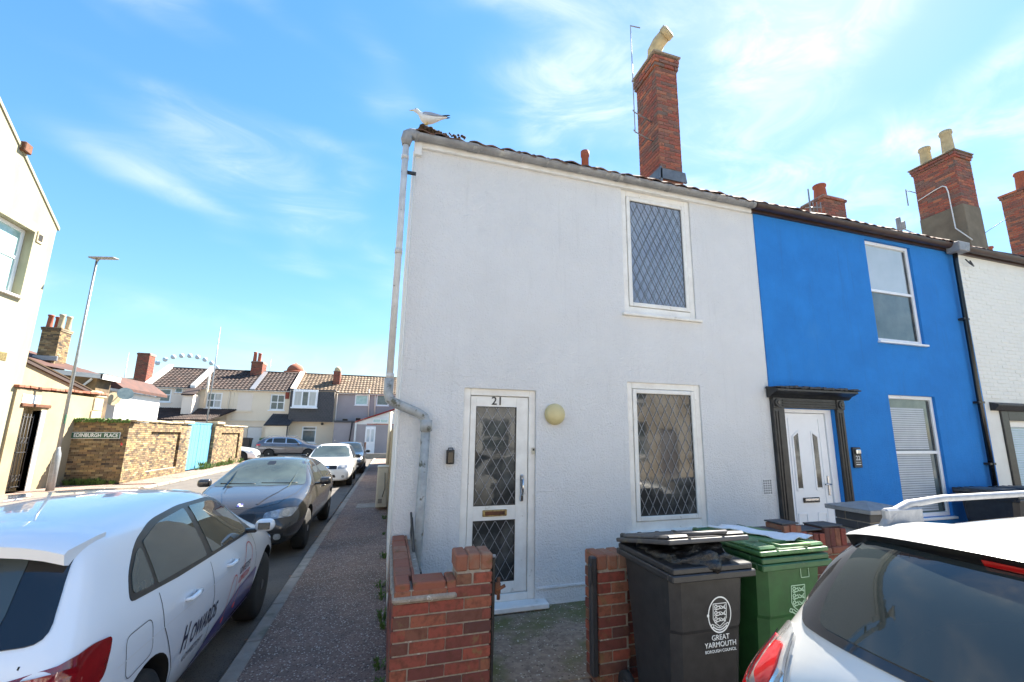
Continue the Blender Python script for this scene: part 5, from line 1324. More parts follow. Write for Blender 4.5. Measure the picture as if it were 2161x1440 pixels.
bmw.patch('roundel', 'chrome', rpoly([(1.925, -.042), (2.01, -.042), (2.01, .042), (1.925, .042)], .041, 6), 'top', .006)
for k, (a, b) in enumerate(((0, 0), (1, 0), (0, 1), (1, 1))):
    x0_, y0_ = 1.9345+a*.033, -.033+b*.033
    bmw.patch('roundel_quarter', 'livery_purple' if (a+b) % 2 else 'print_white', [(x0_+.002, y0_+.002), (x0_+.031, y0_+.002), (x0_+.031, y0_+.031), (x0_+.002, y0_+.031)], 'top', .009)

# ---------------------------------------------------------------- white hatch facing the camera
SDC = [(-2.0, .4, .6, .68, .55, .66, .84, .55, 1.0), (-1.9, .25, .76, .83, .56, .80, .93, .64, 1.3), (-1.5, .22, .80, .86, .58, .815, .95, .60, 1.47), (-.6, .2, .80, .86, .58, .81, .95, .58, 1.51), (.1, .2, .80, .86, .58, .81, .95, .57, 1.49), (.35, .2, .80, .86, .58, .81, .94, .62, 1.44), (.72, .2, .80, .86, .58, .805, .935, .70, 1.2),
       (1.05, .2, .80, .86, .58, .80, .93, .76, 1.02), (1.2, .2, .80, .86, .58, .79, .92, .64, 1.0), (1.6, .2, .79, .85, .55, .77, .87, .60, .95), (1.88, .2, .74, .80, .50, .70, .76, .56, .85), (2.0, .22, .68, .74, .48, .64, .62, .50, .72), (2.04, .28, .60, .66, .44, .56, .52, .42, .60)]
def small_front_car(name, label, loc, rz, paint, group=None, st=SDC, glass='car_glass_green'):
    c = Car(name, label, 'car', loc, rz, st, paint, (-1.25, 1.25), wr=.30, rim='rim_silver', spokes=6, hw=.855)
    c.patch('windscreen', glass, rpoly([(-.70, 1.01), (.70, 1.01), (.56, 1.42), (-.56, 1.42)], .06), 'front', .004)
    for s in (-1, 1):
        c.patch('window_trim', 'car_trim', rpoly([(-1.5, 1.0), (.78, .96), (.34, 1.38), (-.6, 1.44), (-1.4, 1.38)], .06), 'side', .003, side=s)
        c.patch('side_window', 'car_glass', rpoly([(-1.4, 1.03), (-.42, 1.01), (-.46, 1.40), (-1.33, 1.35)], .04), 'side', .006, side=s)
        c.patch('side_window', 'car_glass', rpoly([(-.34, 1.01), (.60, .99), (.28, 1.34), (-.38, 1.40)], .04), 'side', .006, side=s)
        c.wing_mirror(.62, s*.85, 1.02, s, 'car_trim')
        c.patch('headlamp', 'lamp_head', rpoly([(s*.36, .64), (s*.68, .66), (s*.76, .78), (s*.64, .80), (s*.38, .76)], .03), 'front', .006)
        c.patch('lamp_lens', 'lamp_clear', rpoly([(s*.46, .67), (s*.58, .67), (s*.58, .77), (s*.46, .77)], .05), 'front', .012)
        c.patch('fog_lamp', 'lamp_clear', rpoly([(s*.50, .33), (s*.60, .33), (s*.60, .42), (s*.50, .42)], .05), 'front', .008)
        c.line('door_seam', 'gap', [(-.38, .97), (-.36, .3)], 'side', side=s); c.handle(-.2, .86, s, paint if paint != 'car_white2' else 'car_white2')
    return c
dac = small_front_car('compact_hatch', 'white hatchback with black grille facing the camera, third car along the kerb', (-2.02, 19.75, RD), R(-89), 'car_white2')
dac.patch('grille', 'car_trim', rpoly([(-.33, .63), (.33, .63), (.33, .75), (-.33, .75)], .03), 'front', .008)
for k in range(3): dac.line('grille_bar', 'rim_dark', [(-.31, .66+k*.03), (.31, .66+k*.03)], 'front', w_=.008, off=.012)
dac.patch('grille_badge', 'chrome', rpoly([(-.09, .66), (.09, .66), (.07, .72), (-.07, .72)], .015), 'front', .016)
dac.patch('lower_intake', 'car_trim', rpoly([(-.32, .34), (.32, .34), (.28, .44), (-.28, .44)], .03), 'front', .006)
dac.patch('number_plate', 'print_white', [(-.26, .50), (.26, .50), (.26, .60), (-.26, .60)], 'front', .010)
pm_ = text_mesh('      Y', .10, depth=0)
for v in pm_.vertices:
    y = v.co.x*.72; hp, n = dac.hit(Vector((3, y, .55+v.co.y)), (-1, 0, 0)); v.co = hp+n*.013
pm_.materials.clear(); pm_.materials.append(MT['livery_navy']); inst(pm_, 'plate_letters', dac.root, (0, 0, 0))
MB().tube([(-.1, 0, 1.5), (-.25, 0, 1.66)], .006, 6).build('aerial', 'car_trim', dac.root)
drk = small_front_car('dark_hatch', 'dark car parked close behind the white hatchback, mostly hidden by it', (-1.86, 25.2, RD), R(-89), 'car_dark', glass='car_glass')

# ---------------------------------------------------------------- grey SUV side-on and a white saloon
SS = [(-2.35, .5, .66, .74, .68, .72, .96, .62, 1.10), (-2.28, .38, .80, .88, .66, .86, 1.06, .72, 1.22), (-2.05, .3, .86, .91, .66, .87, 1.10, .68, 1.45), (-1.85, .28, .87, .92, .66, .87, 1.11, .64, 1.60), (-1.2, .26, .87, .92, .66, .86, 1.10, .62, 1.66), (-.3, .26, .87, .92, .66, .86, 1.08, .61, 1.67), (.3, .26, .87, .92, .66, .86, 1.06, .61, 1.62),
      (.8, .26, .87, .92, .66, .85, 1.05, .66, 1.36), (1.15, .26, .87, .92, .66, .85, 1.04, .72, 1.14), (1.35, .26, .87, .92, .66, .84, 1.02, .70, 1.10), (1.9, .28, .84, .90, .62, .80, .94, .66, 1.02), (2.2, .30, .76, .83, .58, .72, .82, .58, .90), (2.35, .36, .64, .70, .52, .58, .64, .46, .72)]
suv = Car('grey_suv', 'metallic grey sport utility vehicle parked side-on before the cream terrace', 'car', (-7.25, 40.4, RD), 0, SS, 'car_grey', (-1.36, 1.36), wr=.35, rim='rim_silver', spokes=10, hw=.915)
for s in (-1, 1):
    suv.patch('window_trim', 'chrome', rpoly([(-1.78, 1.16), (.92, 1.09), (.35, 1.50), (-.3, 1.575), (-1.3, 1.56), (-1.68, 1.42)], .05), 'side', .003, side=s)
    for p in ([(-1.66, 1.20), (-1.22, 1.185), (-1.24, 1.51), (-1.35, 1.515), (-1.58, 1.40)], [(-1.16, 1.185), (-.30, 1.16), (-.34, 1.53), (-1.18, 1.52)], [(-.22, 1.155), (.70, 1.13), (.30, 1.45), (-.26, 1.525)]):
        suv.patch('side_window', 'car_glass', rpoly(p, .04), 'side', .006, side=s)
    suv.patch('tail_lamp', 'lamp_red_bright', rpoly([(-2.40, .92), (-1.98, .98), (-2.0, 1.08), (-2.36, 1.08)], .02), 'side', .006, side=s)
    suv.line('door_seam', 'gap', [(-.26, 1.12), (-.24, .4)], 'side', w_=.012, side=s); suv.line('door_seam', 'gap', [(-1.18, 1.14), (-1.1, .8), (-.95, .5)], 'side', w_=.012, side=s); suv.line('door_seam', 'gap', [(.92, 1.05), (.95, .4)], 'side', w_=.012, side=s)
    suv.patch('sill_trim', 'car_trim', [(-.9, .30), (.95, .30), (.92, .38), (-.9, .38)], 'side', .006, side=s)
    suv.handle(-.98, .98, s, 'car_grey'); suv.handle(-.08, .97, s, 'car_grey'); suv.wing_mirror(.62, s*.90, 1.12, s, 'car_grey')
    MB().tube([(-1.7, s*.60, 1.60), (-1.55, s*.60, 1.68), (.1, s*.59, 1.70), (.3, s*.59, 1.64)], .018, 8).build('roof_rail', 'chrome', suv.root)
sal = Car('white_saloon', 'white saloon car nosing out from behind the end of the yellow brick wall', 'car', (-10.55, 35.6, RD), R(2), SB, 'car_white', (-1.33, 1.33), wr=.33, rim='rim_silver', spokes=10, hw=.875)
for s in (-1, 1):
    sal.patch('side_windows', 'car_glass', rpoly([(-1.35, 1.01), (.56, .975), (.16, 1.32), (-.3, 1.355), (-.9, 1.335), (-1.28, 1.20)], .05), 'side', .004, side=s)
    sal.patch('headlamp', 'lamp_head', rpoly([(1.80, .66), (2.06, .60), (2.10, .66), (1.86, .76)], .02), 'side', .008, side=s)
    sal.line('door_seam', 'gap', [(.72, .92), (.76, .3)], 'side', side=s)
sal.patch('lower_intake', 'car_trim', rpoly([(-.5, .30), (.5, .30), (.45, .42), (-.45, .42)], .03), 'front', .004)

# ---------------------------------------------------------------- pearl estate (right foreground, seen from behind)
SE = [(-2.24, .50, .58, .64, .66, .64, .86, .52, .96), (-2.21, .38, .68, .74, .66, .72, .92, .56, 1.04), (-2.15, .30, .74, .80, .68, .77, .99, .555, 1.15), (-2.05, .28, .78, .835, .70, .80, 1.03, .565, 1.25), (-1.94, .27, .80, .865, .70, .82, 1.05, .60, 1.37), (-1.82, .26, .82, .89, .70, .84, 1.06, .63, 1.47),
      (-1.68, .26, .83, .905, .70, .87, 1.09, .66, 1.535), (-1.2, .25, .83, .90, .68, .86, 1.09, .64, 1.56), (-.3, .25, .83, .90, .66, .85, 1.06, .61, 1.57), (.3, .25, .83, .90, .66, .85, 1.04, .60, 1.53), (.65, .25, .83, .90, .66, .85, 1.02, .64, 1.34), (1.1, .25, .83, .90, .64, .84, 1.0, .70, 1.08), (1.3, .25, .82, .89, .62, .82, .98, .68, 1.04), (1.9, .27, .78, .85, .58, .76, .88, .60, .93), (2.2, .30, .66, .72, .52, .64, .70, .5, .78), (2.3, .36, .56, .62, .5, .5, .6, .42, .64)]
EX, EY = 3.47, .745
est = Car('estate_car', 'pearl white estate car with roof rails seen from behind in the right foreground', 'car', (EX, EY, RD), R(0), SE, 'car_pearl', (-1.32, 1.35), wr=.33, rim='rim_silver', spokes=10, hw=.90)
trim = rpoly([(-.60, 1.20), (.60, 1.20), (.66, 1.24), (.65, 1.50), (-.65, 1.50), (-.66, 1.24)], [.03, .03, .03, .02, .02, .03])
est.patch('tailgate_trim', 'car_trim_gloss', trim, 'rear', .005, grid=.04)
est.patch('rear_window', 'car_glass', rpoly([(-.53, 1.222), (.53, 1.222), (.545, 1.30), (.55, 1.475), (-.55, 1.475), (-.545, 1.30)], [.06, .06, .04, .02, .02, .04]), 'rear', .010, grid=.04)
# roof spoiler with black underside and high brake lamp
sp = MB(); n = 24; rows = []
for k in range(n+1):
    y = -.655+1.31*k/n; e = abs(y/.655); cv = .10*e**2.5; dz = -.035*e**2
    dz = -.030*e**2-.02*e**6
    prof = [(-1.45, 1.553), (-1.62, 1.551), (-1.78, 1.530), (-1.80, 1.522), (-1.79, 1.510), (-1.745, 1.435), (-1.68, 1.44), (-1.45, 1.46)]
    rows.append([sp.v((x+cv*(1 if x < -1.5 else 0), y, z+dz)) for x, z in prof])
for a, b in zip(rows, rows[1:]):
    for k in range(8):
        f = sp.bm.faces.new((a[k], a[(k+1) % 8], b[(k+1) % 8], b[k])); f.material_index = 1 if k in (3, 4, 5, 6) else 0
sp.bm.faces.new(rows[0]); sp.bm.faces.new(rows[-1][::-1])
spo = sp.build('spoiler', ['car_pearl', 'car_trim'], est.root, origin=(0, 0, 0))
for p in spo.data.polygons: p.use_smooth = True
spo.data.set_sharp_from_angle(angle=R(30))
bl_ = MB(); nn_ = 10
for k in range(nn_):
    y0, y1 = -.17+.34*k/nn_, -.17+.34*(k+1)/nn_
    bl_.prism([(-1.792, 1.503), (-1.780, 1.485), (-1.76, 1.485), (-1.77, 1.503)], y0, y1, 'xz')
bl_.build('high_brake_lamp', 'lamp_red_bright', spo)
for s in (-1, 1):
    # clustered lamp: clear shell, chrome border and red lenses
    est.patch('tail_lamp', 'lamp_clear', rpoly([(s*0.604, 1.175), (s*0.677, 1.180), (s*0.787, 1.105), (s*0.801, 0.985), (s*0.778, 0.785), (s*0.512, 0.825), (s*0.522, 0.975), (s*0.567, 1.105)], .03), 'rear', .010, grid=.04)
    est.patch('tail_lamp', 'lamp_clear', rpoly([(-2.13, .82), (-2.00, .84), (-1.95, 1.00), (-1.98, 1.09), (-2.08, 1.09)], .02), 'side', .010, side=s, grid=.04)
    est.patch('lamp_lens', 'lamp_red_bright', rpoly([(s*0.714, 1.120), (s*0.764, 1.090), (s*0.778, 0.995), (s*0.746, 0.945), (s*0.723, 1.005)], .012), 'rear', .017, grid=.03)
    est.patch('lamp_lens', 'lamp_red_bright', rpoly([(s*0.622, 1.130), (s*0.673, 1.115), (s*0.691, 1.020), (s*0.640, 0.995), (s*0.599, 1.030), (s*0.599, 1.075)], .012), 'rear', .017, grid=.03)
    est.patch('lamp_lens', 'lamp_red_bright', rpoly([(s*0.549, 1.010), (s*0.599, 0.990), (s*0.640, 0.960), (s*0.700, 0.980), (s*0.732, 0.925), (s*0.741, 0.835), (s*0.549, 0.865)], .015), 'rear', .017, grid=.03)
    est.line('lamp_chrome', 'chrome', [(s*0.691, 1.135), (s*0.709, 1.035), (s*0.705, 0.990), (s*0.640, 0.975), (s*0.590, 1.010), (s*0.572, 1.075)], 'rear', w_=.014, off=.022, step=.02)
    est.line('lamp_chrome', 'chrome', [(s*0.599, 1.165), (s*0.549, 1.045), (s*0.535, 0.945), (s*0.526, 0.845)], 'rear', w_=.012, off=.016)
    # rails on feet
    rl = MB(); rl.tube([(-1.60, s*.585, 1.485), (-1.53, s*.588, 1.55), (-1.42, s*.592, 1.585), (-1.2, s*.595, 1.600), (.05, s*.59, 1.604), (.22, s*.588, 1.59), (.34, s*.585, 1.54)], [.018, .019, .016, .014, .014, .016, .018], 12)
    rl.box(-1.57, -1.36, s*.585-.014, s*.585+.014, 1.45, 1.575, .008); rl.box(.12, .34, s*.585-.016, s*.585+.016, 1.50, 1.575, .01)
    rl.build('roof_rail', 'chrome' if False else 'car_grey', est.root).data.materials[0] = MT['lead_light']
    est.patch('window_trim', 'car_trim', rpoly([(-1.86, 1.16), (.86, 1.06), (.36, 1.43), (-.3, 1.495), (-1.2, 1.48), (-1.66, 1.42)], .04), 'side', .003, side=s)
    for p in ([(-1.76, 1.19), (-1.15, 1.165), (-1.17, 1.45), (-1.60, 1.40)], [(-1.08, 1.16), (-.26, 1.13), (-.30, 1.46), (-1.10, 1.45)], [(-.18, 1.125), (.66, 1.09), (.30, 1.38), (-.22, 1.455)]):
        est.patch('side_window', 'car_glass', rpoly(p, .03), 'side', .006, side=s)
    est.handle(-.95, .95, s, 'car_pearl'); est.handle(-.05, .94, s, 'car_pearl'); est.wing_mirror(.62, s*.89, 1.08, s, 'car_pearl')
    est.line('tailgate_seam', 'gap', [(s*.60, 1.10), (s*.55, .95), (s*.54, .74)], 'rear', w_=.005)
est.line('roof_seam', 'gap', [(-1.60, -.56), (-1.58, -.2), (-1.58, .2), (-1.60, .56)], 'top', w_=.005, off=.003)
est.patch('number_plate', 'print_white', [(-.26, .74), (.26, .74), (.26, .85), (-.26, .85)], 'rear', .008)

est.line('rear_wiper', 'car_trim', [(.0, 1.235), (-.20, 1.25), (-.42, 1.262)], 'rear', w_=.014, off=.022)
for k in range(8): hat.line('heater_line', 'car_trim', [(-.46, 1.12+k*.024), (.46, 1.12+k*.024)], 'rear', w_=.0012, off=.0116)
# ================================================================ LEFT SIDE OF THE STREET
XL = -10.40
TL = TX(XL)          # local x -> world y, local z -> z, outside faces the street (+X)
# --- tall gable house
gh = top('gable_house', 'tall cream washed gable end house with white windows at the left edge', 'house', (XL, 15, 0))
Y1 = 17.12
wi = (13.1, 16.34, 5.60, 7.62)
wall_holes(gh, 'wall', 'gable_wall', 6.0, Y1, 0, 7.9, [wi, (12.9, 16.1, 1.3, 3.68)], TL, th=.3)
g_ = MB(TL); g_.prism([(6.0, 7.9), (Y1, 7.9), (Y1+.02, 8.12), (14.3, 10.3), (12.2, 11.9), (6.0, 11.9)], .0, .3, 'xz'); g_.build('gable', 'gable_wall', gh)
MB(TL).box(6.3, Y1, .3, 6, 0, 7.9).build('rear_wall', 'gable_wall', gh)
q = [(Y1+.08, 8.06), (14.35, 10.27), (12.2, 11.92)]
ck = MB(TL)
for a, b in zip(q, q[1:]):
    ck.prism([(a[0], a[1]), (b[0], b[1]), (b[0], b[1]+.10), (a[0], a[1]+.10)], -.03, .34, 'xz')
ck.build('verge', 'gable_wall', gh)
MB(TL).box(15.15, 15.42, -.12, .02, 9.58, 9.86, .02).build('verge_bracket', 'rust', gh)
window(gh, *wi, T=TL, fr=.10, hbars=(.56,), vbars=(.5,), glass=['glass_aqua', 'glass_aqua'], sill=(.03, .10, .06), recess=.22)
window(gh, 12.9, 16.1, 1.3, 3.68, T=TL, fr=.10, hbars=(.5,), glass=['glass_far'], sill=(.03, .10, .06), recess=.15)
MB(TL).box(16.42, 16.66, -.03, .05, 7.35, 7.70, .01).build('gable_vent', 'stone_sand', gh)
MB(TL).box(16.46, 16.62, -.036, -.028, 7.42, 7.62).build('vent_hole', 'gap', gh)
MB(TL).box(15.95, 16.35, -.012, .02, 3.72, 3.95, .004).build('air_vent', 'brass', gh)
# --- boundary wall with gate doorway, running up to the street sign wall
cw = top('cream_boundary_wall', 'cream rendered boundary wall with brick coping, a gated doorway and stone quoins', 'wall', (XL, 18, 0))
dw = (17.30, 18.02, 0, 2.50)
TW = TX(XL+.06)
wall_holes(cw, 'wall', 'cream_wall', 16.9, 20.60, 0, 3.02, [dw], TW, th=.34)
for i in range(6):
    zz = .2+i*.47
    for k in range(1): MB(TX(XL+.10)).box(20.45+(.06 if i % 2 else 0), 21.05, 0, .36, zz, zz+.455, .012).build('quoin', 'stone_sand', cw)
cp = 16.95
while cp < 21.2:
    inst(brick_mesh(.21, .46, .075, 'coping_worn', .01), 'coping_brick', cw, (XL+.12+random.uniform(-.01, .01), cp, 3.03+random.uniform(-.01, .012)+(cp-17)*.03), (0, 0, R(90)+random.uniform(-.03, .03))); cp += .22
MB(TW).box(17.15, 18.35, -.05, .02, 2.50, 2.60, .012).build('lintel', 'rust', cw)
MB(TW).box(17.15, 17.9, -.015, .0, 2.60, 2.86, .01).build('patch_of_fresh_paint', 'plain_white', cw)
MB(TW).box(18.02, 18.20, -.03, .2, 0, 2.42, .01).build('door_jamb', 'plain_white', cw)
MB(TW).box(17.28, 18.03, .33, .36, 0, 2.5).build('passage', 'stone_sand', cw)
gt_ = top('iron_gate', 'dark scrolled wrought iron gate in the doorway of the cream boundary wall', 'gate', (XL, 17.66, 0))
gm_ = MB(TW)
for k in range(6): gm_.tube([(17.33+k*.13, .12, .1), (17.33+k*.13, .12, 2.3)], .012, 6)
for z in (.15, 1.15, 2.2): gm_.tube([(17.30, .12, z), (18.02, .12, z)], .014, 6)
for k in range(5):
    for z0 in (.4, 1.5):
        gm_.tube([(17.395+k*.13+.045*math.cos(t*PI/4), .12, z0+.09*math.sin(t*PI/4)) for t in range(9)], .007, 5)
gm_.build('bars', 'timber_black', gt_)
# lean-to roof behind the wall
lt = top('lean_to', 'cream outbuilding whose mossy sloping verge rises behind the boundary wall', 'outbuilding', (XL-.4, 19, 0))
TO = TX(XL-.30)
MB(TO).prism([(16.9, 0), (20.9, 0), (20.9, 3.15), (20.3, 3.32), (17.15, 3.95), (16.9, 3.98)], 0, 2.6, 'xz').build('wall', 'cream_wall', lt)
vg = MB(TO); vg.prism([(16.95, 3.96), (20.95, 3.16), (20.95, 3.26), (16.95, 4.07)], -.08, 2.7, 'xz'); vg.build('roof', 'tile_brown', lt)
MB(TO).prism([(16.95, 4.07), (20.95, 3.27), (20.95, 3.31), (16.95, 4.11)], -.1, .2, 'xz').build('verge_moss', 'moss', lt)
MB(TO).box(20.6, 21.35, -.42, .3, 3.02, 3.30, .06, taper=(.5, .6)).build('stone_cap', 'stone_sand', cw)

# --- lamp post
lx, ly = -9.72, 18.0
lpst = top('street_lamp', 'slim grey street lamp column with a flat head by the cream wall', 'street lamp', (lx, ly, 0))
MB().lathe([(.10, -.05), (.10, 1.02), (.092, 1.10), (.055, 1.24), (.05, 1.3)], (lx, ly, 0), 'z', 20).build('base_section', 'lamp_metal', lpst)
MB().lathe([(.050, 1.29), (.030, 7.50)], (lx, ly, 0), 'z', 16).build('column', 'lamp_metal', lpst)
MB().box(lx-.05, lx+.05, ly-.106, ly-.098, .25, .85, .004).build('access_door', 'gutter_grey', lpst)
hd_ = MB(Matrix.Translation((lx+.06, ly-.02, 7.52)) @ Matrix.Rotation(R(-6), 4, 'Y') @ Matrix.Rotation(R(10), 4, 'X'))
hd_.box(-.22, .48, -.17, .17, 0, .055, .02); hd_.tube([(-.06, 0, -.08), (0, 0, .01)], .04, 10); hd_.build('lamp_head', 'gutter_grey', lpst)
for i in range(5):
    for k in range(3): MB(Matrix.Translation((lx+.06, ly-.02, 7.52)) @ Matrix.Rotation(R(-6), 4, 'Y') @ Matrix.Rotation(R(10), 4, 'X')).lathe([(.022, -.006), (.022, .001)], (-.08+i*.11, -.09+k*.09, 0), 'z', 8).build('led', 'paint_white', lpst)
MB().box(lx+.03, lx+.062, ly-.08, ly-.02, 2.02, 2.30, .006).build('band_sticker', 'gate_blue', lpst).data.materials[0] = MT['sign_green']

# --- yellow brick wall with the street name plate (faces the camera), then turning along the street
YS = 19.70; XW = -8.78
sw = top('yellow_brick_wall', 'old yellow stock brick wall with mossy coping, recessed panels and piers', 'brick wall', (XW, YS, 0))
MB().box(XL, XW-.02, YS+.03, YS+.30, -.1, 2.14).build('core', 'mortar_yellow', sw)
MB().box(XW-.42, XW-.14, YS+.28, 24.9, -.1, 2.14).build('core', 'mortar_yellow', sw)
MB().box(XW-.42, XW-.14, 28.3, 33.1, -.1, 2.14).build('core', 'mortar_yellow', sw)
H_ = .075
lay_bricks(sw, (XL, YS), (XW, YS), -.03, 29, 'brick_yellow', depth=.06, proud=.0, stuff='front_brickwork', cut=lambda s, z: False)
def ylay(y0, y1, x, z0, n, nm): return lay_bricks(sw, (x, y0), (x, y1), z0, n, 'brick_yellow', depth=.13 if 'panel_b' not in nm else .06, proud=0, stuff=nm)
ylay(YS, 21.35, XW, -.03, 29, 'corner_brickwork'); ylay(24.0, 25.05, XW, -.03, 29, 'pier_brickwork')
ylay(21.35, 24.0, XW-.09, -.03, 25, 'panel_brickwork'); ylay(21.35, 24.0, XW, 1.80, 5, 'panel_head'); ylay(21.35, 24.0, XW, -.03, 4, 'panel_foot')
ylay(28.15, 29.2, XW, -.03, 30, 'pier_brickwork'); ylay(29.2, 32.45, XW-.09, -.03, 25, 'panel_brickwork'); ylay(29.2, 32.45, XW, 1.80, 5, 'panel_head'); ylay(29.2, 32.45, XW, -.03, 4, 'panel_foot'); ylay(32.45, 33.15, XW, -.03, 29, 'end_brickwork')
lay_bricks(sw, (XW-.45, 28.15), (XW, 28.15), -.03, 31, 'brick_yellow', depth=.06, stuff='pier_return'); lay_bricks(sw, (XW, 33.15), (XW-.33, 33.15), -.03, 29, 'brick_yellow', depth=.06, stuff='end_return')
ylay(21.35, 21.36, XW-.0, 0, 0, 'x') if False else None
x = XL+.02
while x < XW-.1:
    wv = random.uniform(.42, .58); inst(brick_mesh(round(min(wv, XW-x), 1), .40, .075, 'stone_sand', .02), 'coping_stone', sw, (x+wv/2, YS-.05, 2.155+random.uniform(-.012, .012)), (random.uniform(-.02, .02), random.uniform(-.02, .02), 0)); x += wv+.01
y = YS+.1
while y < 33.1:
    wv = .62
    if y < 24.7 or y > 28.9: inst(brick_mesh(wv, .42, .08, 'stone_sand', .02), 'coping_stone', sw, (XW+.06, y+wv/2, 2.155+random.uniform(-.012, .015)), (random.uniform(-.03, .03), random.uniform(-.02, .02), R(90)))
    y += wv+.012
for (y0, y1, z) in ((24.0, 25.1, 2.25), (28.1, 29.25, 2.32)): MB().box(XW-.42, XW+.10, y0, y1, z-.08, z+.06, .03).build('pier_cap', 'stone_sand', sw)
MB().box(XW-.095, XW-.0, 21.4, 24.0, .255, .30, .02).build('panel_ledge', 'concrete', sw)
mo = MB(); rr_ = random.Random(5)
for k in range(180):
    x, s = rr_.uniform(XL, XW), rr_.uniform(.02, .05); mo.lathe([(s, -.02), (s*.9, .01), (s*.2, .03)], (x, YS-.03-rr_.uniform(0, .04), 2.17+rr_.uniform(-.06, .07)), 'z', 6)
mo_ = mo.build('coping_moss', 'grass_leaf', sw); mo_['kind'] = 'stuff'
sg = top('street_name_sign', 'green and white street name plate lettered EDINBURGH PLACE on the brick wall', 'street sign', (-9.69, YS, 1.54))
MB().box(-10.40, -8.985, YS-.03, YS-.012, 1.545, 1.765, .006).build('border', 'print_white', sg)
MB().box(-10.385, -9.0, YS-.034, YS-.0302, 1.56, 1.75, .002).build('plate', 'sign_green', sg)
text('sign_lettering', 'EDINBURGH', .17, (-9.90, YS-.036, 1.655), FACE_FRONT, 'print_white', sg, spacing=1.0, bold=.003).scale = (.80, 1.05, 1)
text('sign_lettering', 'PLACE', .17, (-9.24, YS-.036, 1.655), FACE_FRONT, 'print_white', sg, spacing=1.0, bold=.003).scale = (.80, 1.05, 1)
stk = MB().box(-8.62+.0, -8.60+.0, YS-.01, YS, 1, 1.01); stk.bm.free()
pr_ = MB(); pr_.prism([(-8.95, 1.33), (-8.88, 1.30), (-8.86, 1.36), (-8.92, 1.42)], YS-.010, YS-.006, 'xz'); tag(pr_.build('red_sticker', 'lamp_red_bright'), 'small red sticker stuck on the yellow brick wall below the name plate', 'sticker')
bgz = top('blue_gate', 'double boarded gate painted light blue between yellow brick piers', 'gate', (XW-.12, 26.6, 0))
for k in range(14):
    y0 = 25.06+k*(3.08/14); MB().box(XW-.20, XW-.16+(.004 if k % 2 else 0), y0+.004, y0+3.08/14-.004, .04, 2.20, .006).build('board', 'gate_blue', bgz)
MB().box(XW-.22, XW-.14, 25.04, 28.16, 2.20, 2.27, .006).build('top_rail', 'gate_blue', bgz)
MB().box(XW-.161, XW-.146, 26.56, 26.64, .05, 2.19).build('meeting_strip', 'gate_blue', bgz)
# weeds along wall feet
def tuft(label, spots, mat='grass_leaf', h=.22, n=26, parent=None, seed=1):
    rr = random.Random(seed); mb = MB()
    for (x, y, z, sz) in spots:
        for k in range(n):
            a = rr.uniform(0, 2*PI); r0 = rr.uniform(0, .10)*sz; l = h*sz*rr.uniform(.5, 1.1); ln = rr.uniform(.1, .8); wd = .007*sz+.004
            bx_, by_ = x+r0*math.cos(a), y+r0*math.sin(a); dx, dy = math.cos(a)*ln*l, math.sin(a)*ln*l; px2, py2 = -math.sin(a)*wd, math.cos(a)*wd
            mb.face([(bx_-px2, by_-py2, z), (bx_+px2, by_+py2, z), (bx_+dx*.5+px2*1.4, by_+dy*.5+py2*1.4, z+l*.6)], 0); mb.face([(bx_+dx*.5-px2*1.4, by_+dy*.5-py2*1.4, z+l*.55), (bx_+dx*.5+px2*1.4, by_+dy*.5+py2*1.4, z+l*.6), (bx_+dx, by_+dy, z+l)], 0)
    o = mb.build('weeds', mat, parent, recalc=False); o['kind'] = 'stuff'; o['label'] = label; return o
rr_ = random.Random(9)
tuft('green weeds along the foot of the yellow wall under the name plate', [(rr_.uniform(-10.2, -8.8), YS-.08, 0, rr_.uniform(.6, 1.3)) for k in range(22)], seed=2)
tuft('tall green weeds along the blue gate and end of the yellow wall', [(XW+rr_.uniform(.02, .25), rr_.uniform(26, 33), 0, rr_.uniform(.4, 1.3)*(1.8 if k % 9 == 0 else 1)) for k in range(45)], seed=3)
tuft('small weeds growing at the foot of the white side wall on the pavement', [(.08+rr_.uniform(-.05, 0), y, 0, rr_.uniform(.35, .8)) for y in (3.2, 3.35, 3.7, 3.95, 4.7, 4.9, 5.5, 5.9, 7.2, 8.8, 10.4)], seed=4, h=.12)
lf = MB(); rr_ = random.Random(11)
for k in range(34):
    x, y = rr_.choice((rr_.uniform(-1.13, -1.06), rr_.uniform(-1.1, -1.0))), rr_.uniform(2.6, 14); a = rr_.uniform(0, PI); s = rr_.uniform(.02, .05)
    lf.face([(x+s*math.cos(a+t), y+s*math.sin(a+t)*.7, -.094+rr_.uniform(0, .015)) for t in (0, 1.4, 2.6, 4.0, 5.2)])
o = lf.build('gutter_litter', 'coping_worn', None, recalc=False); o['kind'] = 'stuff'; o['label'] = 'fallen leaves and scraps lying in the gutter beside the kerb'

# --- houses behind the boundary wall
def P(px, py, ax, v): return at(px, py, ax, v)
hb_ = top('hipped_house', 'yellow brick house with brown hipped roof, white fascia and tall yellow chimney', 'house', (-15, 27, 0))
pa = lambda x, y, v=25.0: at(x, y, 'y', v)
a, b, c, d = pa(56, 764), pa(215, 795), pa(172, 778, 27.5), pa(58, 738, 27.5)
rb = MB(); rb.face([a, b, c, d]); rb.face([b, b+Vector((0, 1.4, 0)), c+Vector((0, .4, 0)), c]); rb.face([a-Vector((4, 0, -.0)), a, d, d-Vector((4, 0, 0))])
rb.build('roof', 'tile_red', hb_, recalc=False)
fa = MB(); fa.face([a+Vector((-4, -.05, -.10)), b+Vector((.05, -.05, -.10)), b+Vector((.05, -.05, .10)), a+Vector((-4, -.05, .10))]); fb = fa; fa.box(b.x-.02, b.x+.06, b.y-.05, b.y+1.4, b.z-.12, b.z+.10); fa.build('fascia', 'plain_white', hb_)
zr = min(a.z, b.z)
